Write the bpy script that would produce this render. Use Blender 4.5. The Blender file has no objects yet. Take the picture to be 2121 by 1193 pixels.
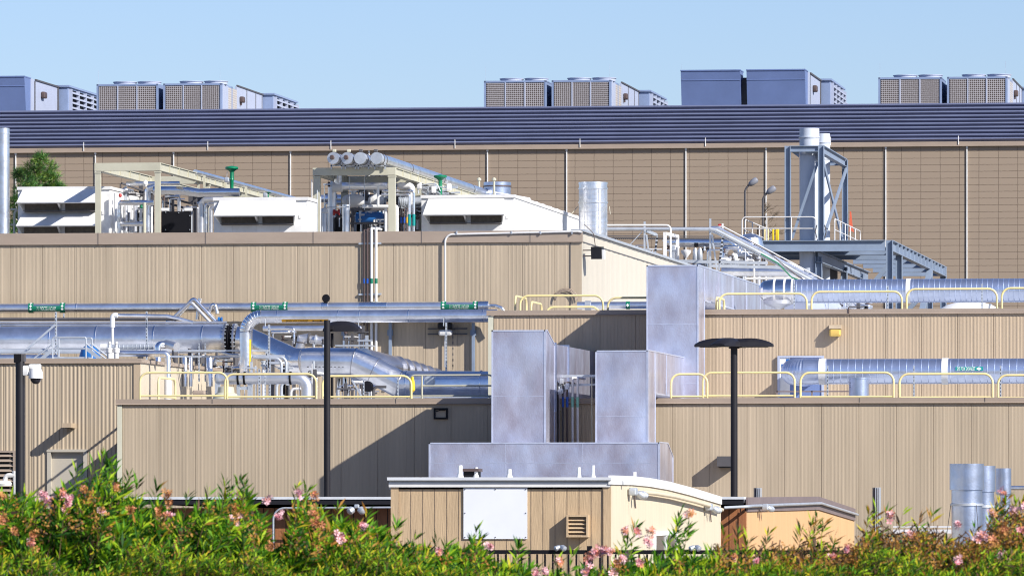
import bpy, math, random
from mathutils import Vector as V, Quaternion
random.seed(7)
sc = bpy.context.scene
# ------------------------------------------------------------------ camera (level, long lens, shifted up)
F, CX, HY, CZ = 14000.0, 1060.5, 1050.0, 1.7      # focal length in photo pixels, centre column, horizon row, eye height
TH = math.atan(1900.0 / 14000.0)
SN, CS = math.sin(TH), math.cos(TH)
cd = bpy.data.cameras.new('camera'); cam = bpy.data.objects.new('camera', cd); sc.collection.objects.link(cam)
cd.sensor_width = 36.0; cd.lens = F * 36.0 / 2121.0; cd.shift_y = (HY - 596.5) / 2121.0
cd.clip_start = 1.0; cd.clip_end = 6000.0
cam.location = (0, 0, CZ); cam.rotation_euler = (math.radians(90), 0, TH)
cd.dof.use_dof = True; cd.dof.focus_distance = 185.0; cd.dof.aperture_fstop = 11.0
sc.camera = cam
# ------------------------------------------------------------------ sky and sun
LS = V((1.57, -1.0, 1.19)).normalized()
w = bpy.data.worlds.new("World"); sc.world = w; w.use_nodes = True
nt = w.node_tree; bg = nt.nodes['Background']
sky = nt.nodes.new('ShaderNodeTexSky'); sky.sky_type = 'NISHITA'; sky.sun_disc = False
sky.sun_elevation = math.asin(LS.z); sky.sun_rotation = math.atan2(LS.x, LS.y)
sky.air_density = 1.0; sky.dust_density = 0.3; sky.ozone_density = 3.0; sky.altitude = 0
tint = nt.nodes.new('ShaderNodeMix'); tint.data_type = 'RGBA'; tint.blend_type = 'MULTIPLY'
tint.inputs[0].default_value = 1.0; tint.inputs[7].default_value = (0.86, 0.92, 1.20, 1)
nt.links.new(sky.outputs[0], tint.inputs[6]); nt.links.new(tint.outputs[2], bg.inputs[0])
bg.inputs[1].default_value = 0.075
sl = bpy.data.lights.new('sun', 'SUN'); sl.energy = 5.0; sl.angle = math.radians(0.5); sl.color = (1.0, 0.955, 0.88)
so = bpy.data.objects.new('sun', sl); sc.collection.objects.link(so); so.rotation_euler = LS.to_track_quat('Z', 'Y').to_euler()
so.location = (0, 0, 60)
sc.view_settings.view_transform = 'Standard'; sc.view_settings.look = 'None'; sc.view_settings.gamma = 1
sc.view_settings.exposure = 0.62
try: sc.cycles.filter_width = 1.1; sc.cycles.max_bounces = 6; sc.cycles.diffuse_bounces = 3; sc.cycles.glossy_bounces = 4
except Exception: pass

# ------------------------------------------------------------------ measuring: a photo pixel and a depth give a world point
def ray(px, py):
    u = (px - CX) / F
    return V((-SN + u * CS, CS + u * SN, (HY - py) / F))
def P(px, py, Y):
    d = ray(px, py); t = Y / d.y
    return V((d.x * t, Y, CZ + d.z * t))
def PS(px, py, X):
    d = ray(px, py); t = X / d.x
    return V((X, d.y * t, CZ + d.z * t))
def X_(px, Y): return P(px, 600, Y).x
def Z_(py, Y, px=1060): return P(px, py, Y).z
def M_(n, Y): return n * Y / F                    # n photo pixels at depth Y, in metres

# ------------------------------------------------------------------ materials
KA = 0.86
def mat(name, col, rough=0.6, metal=0.0, var=0.0, vscale=1.0, bump=0.0, bscale=20.0, stretch=(1, 1, 1), spec=0.5, wear_or_reflection=None, bump2=0.0, bscale2=1.5):
    if metal < .5: col = tuple(c * KA for c in col); wear_or_reflection = tuple(c * KA for c in wear_or_reflection) if wear_or_reflection else None
    m = bpy.data.materials.new(name); m.use_nodes = True
    t = m.node_tree; b = t.nodes['Principled BSDF']
    b.inputs['Base Color'].default_value = (*col, 1); b.inputs['Roughness'].default_value = rough
    b.inputs['Metallic'].default_value = metal; b.inputs['Specular IOR Level'].default_value = spec
    if var or bump:
        g = t.nodes.new('ShaderNodeNewGeometry'); mp = t.nodes.new('ShaderNodeMapping')
        mp.inputs['Scale'].default_value = stretch; t.links.new(g.outputs['Position'], mp.inputs[0])
    if var:
        n = t.nodes.new('ShaderNodeTexNoise'); n.inputs['Scale'].default_value = vscale; n.inputs['Detail'].default_value = 5
        n.inputs['Roughness'].default_value = 0.62
        t.links.new(mp.outputs[0], n.inputs['Vector'])
        r = t.nodes.new('ShaderNodeValToRGB'); r.color_ramp.elements[0].position = 0.3; r.color_ramp.elements[1].position = 0.7
        wc = wear_or_reflection or tuple(c * (1 - var) for c in col)
        r.color_ramp.elements[0].color = (*wc, 1); r.color_ramp.elements[1].color = (*[min(1, c * (1 + var * .6)) for c in col], 1)
        t.links.new(n.outputs['Fac'], r.inputs[0]); t.links.new(r.outputs[0], b.inputs['Base Color'])
    if bump:
        n2 = t.nodes.new('ShaderNodeTexNoise'); n2.inputs['Scale'].default_value = bscale; n2.inputs['Detail'].default_value = 3
        t.links.new(mp.outputs[0], n2.inputs['Vector'])
        bp = t.nodes.new('ShaderNodeBump'); bp.inputs['Strength'].default_value = bump; bp.inputs['Distance'].default_value = 0.03
        t.links.new(n2.outputs['Fac'], bp.inputs['Height']); t.links.new(bp.outputs[0], b.inputs['Normal'])
        if bump2:
            n3 = t.nodes.new('ShaderNodeTexNoise'); n3.inputs['Scale'].default_value = bscale2; n3.inputs['Detail'].default_value = 2
            t.links.new(mp.outputs[0], n3.inputs['Vector'])
            b2 = t.nodes.new('ShaderNodeBump'); b2.inputs['Strength'].default_value = bump2; b2.inputs['Distance'].default_value = 0.25
            t.links.new(n3.outputs['Fac'], b2.inputs['Height']); t.links.new(b2.outputs[0], bp.inputs['Normal'])
    return m
def grid_mat(name, face, line, bw, bh, ms, axis='xz', distort=0.0, bump=0.3, rough=0.7, var=0.1):
    face = tuple(c * KA for c in face); line = tuple(c * KA for c in line)
    m = mat(name, face, rough); t = m.node_tree; b = t.nodes['Principled BSDF']
    g = t.nodes.new('ShaderNodeNewGeometry'); s = t.nodes.new('ShaderNodeSeparateXYZ'); c = t.nodes.new('ShaderNodeCombineXYZ')
    t.links.new(g.outputs['Position'], s.inputs[0])
    a0 = 'X' if axis[0] == 'x' else 'Y'
    t.links.new(s.outputs[a0], c.inputs['X']); t.links.new(s.outputs['Z'], c.inputs['Y'])
    src = c.outputs[0]
    if distort:
        n = t.nodes.new('ShaderNodeTexNoise'); n.inputs['Scale'].default_value = 6; t.links.new(g.outputs['Position'], n.inputs['Vector'])
        v = t.nodes.new('ShaderNodeVectorMath'); v.operation = 'SCALE'; v.inputs['Scale'].default_value = distort
        t.links.new(n.outputs['Color'], v.inputs[0])
        v2 = t.nodes.new('ShaderNodeVectorMath'); v2.operation = 'ADD'; t.links.new(src, v2.inputs[0]); t.links.new(v.outputs[0], v2.inputs[1]); src = v2.outputs[0]
    k = t.nodes.new('ShaderNodeTexBrick'); k.offset = 0.0; k.squash = 1.0
    k.inputs['Scale'].default_value = 1.0; k.inputs['Brick Width'].default_value = bw; k.inputs['Row Height'].default_value = bh
    k.inputs['Mortar Size'].default_value = ms; k.inputs['Mortar Smooth'].default_value = 0.15
    k.inputs['Color1'].default_value = (*face, 1); k.inputs['Color2'].default_value = (*[f * (1 - var) for f in face], 1); k.inputs['Mortar'].default_value = (*line, 1)
    t.links.new(src, k.inputs['Vector']); t.links.new(k.outputs['Color'], b.inputs['Base Color'])
    if bump:
        bp = t.nodes.new('ShaderNodeBump'); bp.inputs['Strength'].default_value = bump; bp.invert = True
        t.links.new(k.outputs['Fac'], bp.inputs['Height']); t.links.new(bp.outputs[0], b.inputs['Normal'])
    return m
TAN = mat('tan_siding_paint', (.465, .375, .268), .62, 0, .15, .5, .04, 30, (5, 5, .35))
TAN2 = mat('tan_siding_paint_warm', (.48, .37, .255), .62, 0, .13, .6, .04, 30, (5, 5, .35))
TAND = mat('tan_coping_paint', (.36, .285, .225), .5, 0, .08, 1.2, 0, 1, (1, 1, 3))
CREAM = mat('cream_trim_paint', (.62, .60, .47), .5, 0, .06, 2)
CREAMD = mat('cream_steel_paint', (.52, .50, .39), .5, 0, .10, 1.5)
BLOCK = grid_mat('painted_block_wall', (.315, .245, .182), (.12, .085, .06), .975, .338, .013, 'xz', .04, .25, .7, .03)
LOUV = mat('slate_louver_paint', (.20, .228, .37), .42, .15, .10, .6)
RTUP = mat('pale_blue_unit_paint', (.23, .30, .47), .5, 0, .12, 1.5)
RTUL = mat('light_unit_panel', (.41, .45, .57), .5, 0, .05, 1.5)
RTUB = mat('dull_blue_hood_paint', (.14, .20, .40), .5, 0, .10, .8)
COIL = grid_mat('coil_guard_mesh', (.06, .045, .04), (.42, .40, .42), .105, .105, .014, 'xz', .02, .2)
COILS = grid_mat('side_coil_mesh', (.50, .47, .44), (.36, .32, .30), .30, .12, .02, 'yz', .0, .2)
WHITE = mat('white_enamel', (.84, .84, .84), .4, 0, .10, 2.2, wear_or_reflection=(.70, .69, .66))
WHITEW = mat('weathered_white_paint', (.74, .73, .72), .5, 0, .09, 1.4, .02, 8, (2, 2, .6))
GALV = mat('galvanized_sheet', (.46, .52, .66), .32, .90, .25, 1.6, .08, 26, bump2=.10)
GALVB = mat('mottled_duct_sheet', (.56, .59, .71), .30, .66, .24, 1.1, .16, 30, (1, 1, .6), wear_or_reflection=(.38, .34, .40), bump2=.5, bscale2=.8)  # brownish mottle paints the ground's reflection into the sheet colour
STEEL = mat('galvanized_steel', (.50, .53, .57), .45, .55, .15, 3)
SILV = mat('bright_jacket', (.86, .86, .87), .22, 1, .14, 1.5, .14, 5, bump2=.06, bscale2=2.5)
SILV2 = mat('satin_jacket', (.84, .85, .88), .30, .96, .20, 2.2, .18, 9, bump2=.05, bscale2=2.5)
SILVD = mat('dull_jacket', (.68, .68, .70), .38, .85, .18, 2.0, .14, 9)
SPIR = mat('spiral_duct_sheet', (.62, .68, .82), .34, .92, .14, 2.5, .10, 7)
BEAM = mat('grey_structural_paint', (.24, .30, .40), .5, 0, .12, 1.2)
STACKP = mat('pale_stack_paint', (.58, .63, .72), .45, 0, .06, 1)
DARK = mat('dark_bronze_and_eave_shade', (.014, .013, .017), .5, 0, .25, 2, spec=.3)
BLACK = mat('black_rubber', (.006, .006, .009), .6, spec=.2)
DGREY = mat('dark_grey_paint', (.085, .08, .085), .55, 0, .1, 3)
YEL = mat('safety_yellow_paint', (.84, .70, .30), .45, 0, .14, 3, wear_or_reflection=(.76, .64, .36))
YELS = mat('bright_yellow', (.80, .55, .02), .5)
GREEN = mat('valve_green', (.0, .19, .085), .35, 0, .12, 4)
LGREEN = mat('label_green', (.0, .17, .095), .5)
TEAL = mat('label_teal', (.0, .27, .26), .5)
LWHITE = mat('label_white', (.85, .88, .85), .5)
LYEL = mat('label_amber', (.68, .34, .01), .5)
LBLUE = mat('label_blue', (.01, .08, .42), .4)
BLUEP = mat('blue_paint', (.02, .14, .42), .35)
BROWN = mat('brown_conduit_paint', (.085, .055, .05), .5)
RED = mat('red_enamel', (.45, .03, .025), .4)
ORANGE = mat('orange_cloth', (.72, .14, .07), .9, 0, .15, 8)
ROOF = mat('gravel_roof', (.30, .29, .28), .9, 0, .2, 2)
ROOFW = mat('white_roof_sheet', (.66, .68, .72), .5, 0, .12, 2)
FASC = mat('mauve_fascia_and_eave_shade', (.20, .155, .155), .55, 0, .15, 2)
EDGE = mat('bright_sheet_edge', (.62, .66, .80), .35, .4, .15, 5)
SILVK = mat('tarnished_jacket', (.50, .50, .53), .34, .95, .25, 2.0, .2, 7, bump2=.08, bscale2=2)
T111 = mat('tan_wood_siding', (.53, .385, .235), .7, 0, .16, 1.6, .25, 9, (6, 6, .5))
T111S = mat('tan_wood_siding_sunlit', (.66, .57, .42), .7, 0, .10, 1.6, .15, 9, (6, 6, .5))  # sunlit copy of the tan siding, light put into the colour
T111B = mat('rust_brown_siding', (.33, .125, .045), .7, 0, .2, 1.6, .25, 9, (6, 6, .5))
T111O = mat('rust_brown_siding_sunlit', (.68, .41, .20), .7, 0, .12, 1.6, .2, 9, (6, 6, .5))  # brown siding lightened to orange, painting the sun on the side wall
GROUND = mat('dusty_paving', (.21, .185, .15), .9, 0, .25, .6, .2, 6)
BARK = mat('bark', (.12, .085, .06), .9, 0, .3, 8)
PINE1 = mat('pine_needles', (.10, .25, .055), .6); PINE2 = mat('pine_needles_light', (.24, .36, .06), .6)
TWIG = mat('dry_twig', (.22, .17, .12), .9)
LENS = mat('lamp_lens', (.70, .47, .12), .3)
GLASS = mat('dark_glass', (.03, .03, .04), .12)
CONC = mat('plain_cast_door', (.50, .455, .38), .55, 0, .05, 1.5)
def leafm(name, c, c2):
    m = mat(name, c, .62, 0, .0, spec=.25); t = m.node_tree; b = t.nodes['Principled BSDF']
    g = t.nodes.new('ShaderNodeNewGeometry'); n = t.nodes.new('ShaderNodeTexNoise'); n.inputs['Scale'].default_value = 3.0; n.inputs['Detail'].default_value = 4
    t.links.new(g.outputs['Position'], n.inputs['Vector'])
    r = t.nodes.new('ShaderNodeValToRGB'); r.color_ramp.elements[0].position = .35; r.color_ramp.elements[1].position = .68
    r.color_ramp.elements[0].color = (*c, 1); r.color_ramp.elements[1].color = (*c2, 1)
    t.links.new(n.outputs['Fac'], r.inputs[0]); t.links.new(r.outputs[0], b.inputs['Base Color'])
    tr = t.nodes.new('ShaderNodeBsdfTranslucent'); mx = t.nodes.new('ShaderNodeMixShader'); mx.inputs[0].default_value = .3
    t.links.new(r.outputs[0], tr.inputs['Color']); out = t.nodes['Material Output']
    t.links.new(b.outputs[0], mx.inputs[1]); t.links.new(tr.outputs[0], mx.inputs[2]); t.links.new(mx.outputs[0], out.inputs[0])
    return m
LEAF = [leafm('oleander_leaf', (.055, .185, .006), (.13, .31, .010)), leafm('oleander_leaf_fresh', (.22, .40, .010), (.40, .52, .018)),
        leafm('oleander_leaf_deep', (.012, .060, .006), (.03, .11, .010)), leafm('oleander_leaf_yellow', (.50, .46, .015), (.62, .50, .03)),
        leafm('oleander_leaf_dry', (.36, .15, .025), (.46, .25, .06)), leafm('oleander_seed_brown', (.10, .055, .035), (.17, .10, .06))]
PINK = [mat('petal_pink', (.80, .28, .34), .6), mat('petal_pale', (.86, .52, .56), .6), mat('petal_salmon', (.66, .24, .13), .6), mat('petal_faded', (.52, .24, .07), .7)]

# ------------------------------------------------------------------ mesh building
COL = sc.collection
org = {}
class MB:
    def __init__(s): s.v = []; s.f = []; s.mi = []; s.k = 0
    def add(s, vs, fs):
        o = len(s.v); s.v += [tuple(p) for p in vs]
        for f in fs: s.f.append(tuple(i + o for i in f)); s.mi.append(s.k)
        return s
    def box(s, a, b):
        x0, x1 = sorted((a[0], b[0])); y0, y1 = sorted((a[1], b[1])); z0, z1 = sorted((a[2], b[2]))
        return s.add([(x0, y0, z0), (x1, y0, z0), (x1, y1, z0), (x0, y1, z0), (x0, y0, z1), (x1, y0, z1), (x1, y1, z1), (x0, y1, z1)],
                     [(0, 3, 2, 1), (4, 5, 6, 7), (0, 1, 5, 4), (1, 2, 6, 5), (2, 3, 7, 6), (3, 0, 4, 7)])
    def bevbox(s, a, b, e):
        x0, x1 = sorted((a[0], b[0])); y0, y1 = sorted((a[1], b[1])); z0, z1 = sorted((a[2], b[2]))
        ring = [(x0 + e, y0), (x1 - e, y0), (x1, y0 + e), (x1, y1 - e), (x1 - e, y1), (x0 + e, y1), (x0, y1 - e), (x0, y0 + e)]
        ci, cj = (x0 + x1) / 2, (y0 + y1) / 2
        lv = []
        for z, k in ((z0, .0), (z0 + e, 1), (z1 - e, 1), (z1, .0)):
            for (x, y) in ring:
                if k: lv.append((x, y, z))
                else: lv.append((x + (e if x < ci else -e) * .7, y + (e if y < cj else -e) * .7, z))
        fs = [tuple(range(7, -1, -1)), tuple(range(24, 32))]
        for r in range(3):
            for i in range(8):
                j = (i + 1) % 8; fs.append((r * 8 + i, r * 8 + j, r * 8 + 8 + j, r * 8 + 8 + i))
        return s.add(lv, fs)
    def beam(s, p, q, w, h, up=(0, 0, 1)):
        p, q = V(p), V(q); d = (q - p).normalized(); u = V(up)
        if abs(d.dot(u)) > .99: u = V((0, 1, 0))
        a = d.cross(u).normalized() * w / 2; b = a.normalized().cross(d) * h / 2
        return s.add([p - a - b, p + a - b, p + a + b, p - a + b, q - a - b, q + a - b, q + a + b, q - a + b],
                     [(0, 3, 2, 1), (4, 5, 6, 7), (0, 1, 5, 4), (1, 2, 6, 5), (2, 3, 7, 6), (3, 0, 4, 7)])
    def ibeam(s, p, q, w, h, t=.02, up=(0, 0, 1)):
        # flanges of width w, separated by h along 'up'
        p, q = V(p), V(q); d = (q - p).normalized(); u = V(up); a = d.cross(u).normalized(); b = a.cross(d).normalized()
        s.beam(p + b * (h - t) / 2, q + b * (h - t) / 2, w, t, up); s.beam(p - b * (h - t) / 2, q - b * (h - t) / 2, w, t, up)
        return s.beam(p, q, t * .8, h - 2 * t, up)
    def sweep(s, pts, r, n=16, caps=True, rs=None):
        pts = [V(p) for p in pts]; N = len(pts)
        d = [(pts[i + 1] - pts[i]).normalized() for i in range(N - 1)]
        u = d[0].orthogonal().normalized()
        if abs(d[0].z) < .9: u = (V((0, 0, 1)) - d[0] * d[0].z).normalized()
        vs = []; prev = d[0]
        for i in range(N):
            di = d[min(i, N - 2)] if i == 0 else d[i - 1]
            if i >= 1 and i - 1 >= 1:
                q = d[i - 2].rotation_difference(d[i - 1]); u = q @ u
            v = di.cross(u).normalized()
            R = rs[i] if rs else r
            tn = (d[i - 1] + d[i]).normalized() if 0 < i < N - 1 else di
            for k in range(n):
                a = 2 * math.pi * k / n; o = (u * math.cos(a) + v * math.sin(a)) * R
                o = o - di * (o.dot(tn) / max(.3, di.dot(tn)))
                vs.append(pts[i] + o)
        fs = []
        for i in range(N - 1):
            for k in range(n):
                l = (k + 1) % n; fs.append((i * n + k, i * n + l, (i + 1) * n + l, (i + 1) * n + k))
        if caps: fs += [tuple(range(n - 1, -1, -1)), tuple(range((N - 1) * n, N * n))]
        return s.add(vs, fs)
    def tube(s, pts, r, bend=0, n=14, k=6, caps=True): return s.sweep(fillet(pts, bend, k) if bend else pts, r, n, caps)
    def rings(s, p, q, r, pitch, rr=.012, wd=.012, n=28):
        p, q = V(p), V(q); L = (q - p).length; d = (q - p) / L; pts = [p]; rs = [r]; t = pitch * .5
        while t < L - wd * 2:
            for e, x in ((-wd, r), (0, r + rr), (wd, r)): pts.append(p + d * (t + e)); rs.append(x)
            t += pitch
        pts.append(q); rs.append(r); return s.sweep(pts, r, n, True, rs)
    def lathe(s, c, prof, n=24, axis=(0, 0, 1)):
        ax = V(axis).normalized(); a = ax.orthogonal().normalized(); b = ax.cross(a); c = V(c); vs = []
        for (r, h) in prof:
            for k in range(n):
                t = 2 * math.pi * k / n; vs.append(c + ax * h + (a * math.cos(t) + b * math.sin(t)) * max(r, .0005))
        fs = []
        for i in range(len(prof) - 1):
            for k in range(n):
                l = (k + 1) % n; fs.append((i * n + k, i * n + l, (i + 1) * n + l, (i + 1) * n + k))
        fs += [tuple(range(n - 1, -1, -1)), tuple(range((len(prof) - 1) * n, len(prof) * n))]
        return s.add(vs, fs)
    def prism(s, poly, e):                         # poly: 3-D points of one face; e: extrusion vector
        n = len(poly); e = V(e); vs = [V(p) for p in poly] + [V(p) + e for p in poly]
        fs = [tuple(range(n)), tuple(range(2 * n - 1, n - 1, -1))]
        for i in range(n):
            j = (i + 1) % n; fs.append((i, i + n, j + n, j))
        return s.add(vs, fs)
    def islands(s):
        par = list(range(len(s.v)))
        def fd(i):
            while par[i] != i: par[i] = par[par[i]]; i = par[i]
            return i
        for f in s.f:
            a = fd(f[0])
            for j in f[1:]: par[fd(j)] = a
        g = {}
        for f in s.f: g.setdefault(fd(f[0]), []).append(f)
        out = []
        for fs in g.values():
            m = MB(); ids = sorted({i for f in fs for i in f}); mp = {i: k for k, i in enumerate(ids)}
            m.add([s.v[i] for i in ids], [tuple(mp[i] for i in f) for f in fs]); out.append(m)
        return out
    def build(s, name, mats, parent=None, ang=35, smooth=True):
        if not isinstance(mats, (list, tuple)): mats = [mats]
        if parent and name in SPLIT and len(mats) == 1:
            isl = s.islands()
            if 1 < len(isl) < 60: return [i.build(name + ' ', mats, parent, ang, smooth) for i in isl][0]
        name = name.strip()
        o0 = org[parent.as_pointer()] if parent else None
        if o0 is None:
            xs = [p[0] for p in s.v]; ys = [p[1] for p in s.v]; zs = [p[2] for p in s.v]
            o0 = V(((min(xs) + max(xs)) / 2, (min(ys) + max(ys)) / 2, min(zs)))
        me = bpy.data.meshes.new(name)
        me.from_pydata([(p[0] - o0.x, p[1] - o0.y, p[2] - o0.z) for p in s.v], [], s.f)
        for m in mats: me.materials.append(m)
        if len(mats) > 1: me.polygons.foreach_set('material_index', s.mi)
        me.update()
        if len(s.f) < 40000:
            import bmesh
            bm = bmesh.new(); bm.from_mesh(me); bmesh.ops.recalc_face_normals(bm, faces=bm.faces); bm.to_mesh(me); bm.free()
        if smooth:
            me.shade_smooth(); me.set_sharp_from_angle(angle=math.radians(ang))
        ob = bpy.data.objects.new(name, me); COL.objects.link(ob)
        if parent: ob.parent = parent
        else: ob.location = o0
        org[ob.as_pointer()] = o0.copy()
        keep.append(ob)
        return ob
keep = []
SPLIT = {'flange', 'panel_seam', 'bracket', 'post', 'clamp', 'rail', 'brace', 'side_panel', 'gusset', 'coping_joint', 'rung', 'base_plate', 'hanger_rod', 'fitting', 'joint_band', 'end_band', 'strap', 'saddle', 'top_beam', 'side_brace', 'pipe_stand', 'filter_bottle', 'can', 'bolt', 'screws', 'clip', 'fins', 'guy_wire', 'guy_lug', 'stub', 'valve_block', 'small_piping', 'grip', 'corner_trim', 'support_steel', 'condenser_frame', 'clamp_post', 'roof_bracket', 'skid_frame', 'hand_rail', 'valve_body', 'slots', 'stringer', 'mitre_seam', 'post_frame', 'strut_arm'}
def fillet(pts, R, k=6):
    pts = [V(p) for p in pts]; out = [pts[0]]
    for i in range(1, len(pts) - 1):
        a, b, c = pts[i - 1], pts[i], pts[i + 1]; d1 = (a - b); d2 = (c - b)
        ang = d1.angle(d2)
        if ang > 3.1: out.append(b); continue
        T = min(R / math.tan(ang / 2), d1.length * .49, d2.length * .49); r = T * math.tan(ang / 2)
        d1.normalize(); d2.normalize(); bis = (d1 + d2).normalized(); cen = b + bis * (r / math.sin(ang / 2))
        s0 = b + d1 * T - cen; s1 = b + d2 * T - cen; tot = s0.angle(s1); ax = s0.cross(s1).normalized()
        for j in range(k + 1): out.append(cen + Quaternion(ax, tot * j / k) @ s0)
    out.append(pts[-1]); return out
def tag(o, label=None, cat=None, group=None, kind=None):
    if label: o['label'] = label
    if cat: o['category'] = cat
    if group: o['group'] = group
    if kind: o['kind'] = kind
    return o
def thing(name, label, cat, loc=(0, 0, 0), group=None):
    o = bpy.data.objects.new(name, None); COL.objects.link(o); o.location = loc; o.empty_display_size = .2
    org[o.as_pointer()] = V(loc); keep.append(o)
    return tag(o, label, cat, group)
def copy_tree(o, parent=None):
    c = o.copy(); COL.objects.link(c); c.parent = parent; keep.append(c)
    for ch in list(o.children): copy_tree(ch, c)
    return c
def pxs(l, Y):                                     # list of (px,py[,Y]) -> world points
    return [P(a[0], a[1], a[2] if len(a) > 2 else Y) for a in l]
def pipe(name, label, cat, l, Y, r, m, bend=0, parent=None, group=None, n=14, k=6, ang=35):
    b = MB().tube(pxs(l, Y), M_(r, Y), M_(bend, Y), n, k)
    o = b.build(name, m, parent, ang)
    if parent is None: tag(o, label, cat, group)
    return o
def ribwall(b, p0, p1, z0, z1, seed=1, panel=.914, nrib=9, dep=.014, jit=.5, seam=.02):
    rnd = random.Random(seed); p0, p1 = V(p0), V(p1); L = (p1 - p0).length; d = (p1 - p0) / L; n = V((d.y, -d.x, 0))
    pr = []; s = 0.0
    while s < L:
        pr += [(s, 0), (s + .002, -seam), (s + .014, -seam), (s + .016, 0)]
        w = (panel - .016) / nrib
        for i in range(nrib):
            a = s + .016 + i * w; dd = dep * (1 - jit * rnd.random()); q = w * (.40 + .25 * jit * (rnd.random() - .5))
            pr += [(a + .001, 0), (a + q, 0), (a + q + w * .14, dd), (a + w * .86, dd)]
        s += panel
    pr = [(x, o) for x, o in pr if x < L] + [(L, 0)]
    vs = []
    for x, o in pr:
        c = p0 + d * x + n * o; vs += [(c.x, c.y, z0), (c.x, c.y, z1)]
    b.add(vs, [(2 * i, 2 * i + 2, 2 * i + 3, 2 * i + 1) for i in range(len(pr) - 1)])
def sweep_prof(b, p0, p1, prof):                   # prof: polygon of (out, z); out is away from the wall
    p0, p1 = V(p0), V(p1); d = (p1 - p0).normalized(); n = V((d.y, -d.x, 0))
    b.prism([p0 + n * o + V((0, 0, z)) for o, z in prof], p1 - p0)
def coping(parent, segs, z, h, m=None, drip=.02, back=.3):
    b = MB()
    for p0, p1 in segs:
        sweep_prof(b, p0, p1, [(-back, z - .02), (-back, z), (.05, z + .012), (.05, z - h), (.075, z - h - drip), (.062, z - h - drip - .012), (.0, z - h - .01), (.0, z - .02)])
    return b.build('coping', m or TAND, parent, smooth=False)
def cyl_label(parent, name, x0, x1, yc, zc, R, a0, a1, m):
    b = MB(); n = 8; vs = []
    for x in (x0, x1):
        for i in range(n + 1):
            a = math.radians(a0 + (a1 - a0) * i / n); vs.append((x, yc - R * math.cos(a), zc + R * math.sin(a)))
    b.add(vs, [(i, i + 1, n + 2 + i, n + 1 + i) for i in range(n)])
    return b.build(name, m, parent)
def cyl_text(parent, txt, x0, x1, yc, zc, R, ac, hgt, m, name='lettering'):
    cu = bpy.data.curves.new('t', 'FONT'); cu.body = txt; cu.size = 1; cu.resolution_u = 3
    ob = bpy.data.objects.new('t', cu); COL.objects.link(ob); bpy.context.view_layer.update()
    me = bpy.data.meshes.new_from_object(ob.evaluated_get(bpy.context.evaluated_depsgraph_get()))
    bpy.data.objects.remove(ob); bpy.data.curves.remove(cu)
    xs = [v.co.x for v in me.vertices]; ys = [v.co.y for v in me.vertices]; mx, Mx, my, My = min(xs), max(xs), min(ys), max(ys)
    b = MB(); vs = []
    for v in me.vertices:
        x = x0 + (x1 - x0) * (v.co.x - mx) / (Mx - mx); t = ((v.co.y - my) / (My - my) - .5) * hgt
        a = math.radians(ac) + t / R; vs.append((x, yc - R * math.cos(a), zc + R * math.sin(a)))
    b.add(vs, [tuple(p.vertices) for p in me.polygons]); bpy.data.meshes.remove(me)
    return b.build(name, m, parent, smooth=False)
def bolt_ring(b, c, ax, R, n=10, r=.012, h=.02):
    ax = V(ax).normalized(); a = ax.orthogonal().normalized(); e = ax.cross(a)
    for k in range(n):
        t = 2 * math.pi * k / n; p = V(c) + (a * math.cos(t) + e * math.sin(t)) * R; b.sweep([p - ax * h, p + ax * h], r, 6)
GZ = -1.3
# ------------------------------------------------------------------ ground
g = MB(); g.add([(-1500, -600, GZ), (1500, -600, GZ), (1500, 3500, GZ), (-1500, 3500, GZ)], [(0, 1, 2, 3)])
tag(g.build('ground', GROUND, smooth=False), 'dark asphalt and bare ground around the plant', kind='structure')

# ------------------------------------------------------------------ far warehouse with louvred screen
YF = 340.0
wx0, wx1 = X_(-1400, YF), X_(2600, YF); zs1 = Z_(221.5, YF); zs0 = Z_(300, YF); zc1 = Z_(300.5, YF); zc0 = Z_(309, YF)
far = thing('warehouse_building', 'long far warehouse of painted block topped by a slate louvre screen', 'building', ((wx0 + wx1) / 2, YF + 20, GZ))
b = MB(); b.add([(wx0, YF, GZ), (wx1, YF, GZ), (wx1, YF, zc0), (wx0, YF, zc0)], [(0, 1, 2, 3)])
b.add([(wx1, YF, GZ), (wx1, YF + 60, GZ), (wx1, YF + 60, zc0), (wx1, YF, zc0)], [(0, 1, 2, 3)])
b.add([(wx0, YF + 60, GZ), (wx0, YF, GZ), (wx0, YF, zc0), (wx0, YF + 60, zc0)], [(0, 1, 2, 3)])
b.build('wall', BLOCK, far, smooth=False)
b = MB(); b.box((wx0 - .1, YF - .14, zc0), (wx1 + .1, YF + .3, zc1)); b.box((wx0 - .1, YF - .19, zc0 - .03), (wx1 + .1, YF - .1, zc0 + .02)); b.build('coping', TAND, far, smooth=False)
rz = zs0 - .3
b = MB(); b.box((wx0, YF + .3, rz - .3), (wx1, YF + 60, rz)); b.build('roof', ROOF, far, smooth=False)
b = MB(); N = 10; pt = (zs1 - zs0) / N
for i in range(N):
    z = zs1 - i * pt
    prof = [(-.02, z - .012), (.10, z), (.10, z - .068), (-.13, z - pt * 1.04), (-.17, z - pt * .95)]
    sweep_prof(b, (wx0, YF + .1, 0), (wx1, YF + .1, 0), prof)
b.build('louver_screen', LOUV, far, smooth=False)
b = MB(); b.box((wx0, YF + .34, rz), (wx1, YF + .36, zs1 - .05)); b.build('screen_backing', LOUV, far, smooth=False)
b = MB()
for px in (33, 198, 360, 602, 765, 1010, 1174, 1421, 1587, 1835, 2003, 2168):
    b = MB(); X = X_(px, YF); b.box((X - .026, YF - .07, GZ), (X + .026, YF - .01, zc0 - .03)); b.box((X - .05, YF - .1, zc0 - .12), (X + .05, YF - .01, zc0 - .03)); b.build('downspout', WHITE, far, smooth=False)
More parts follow.
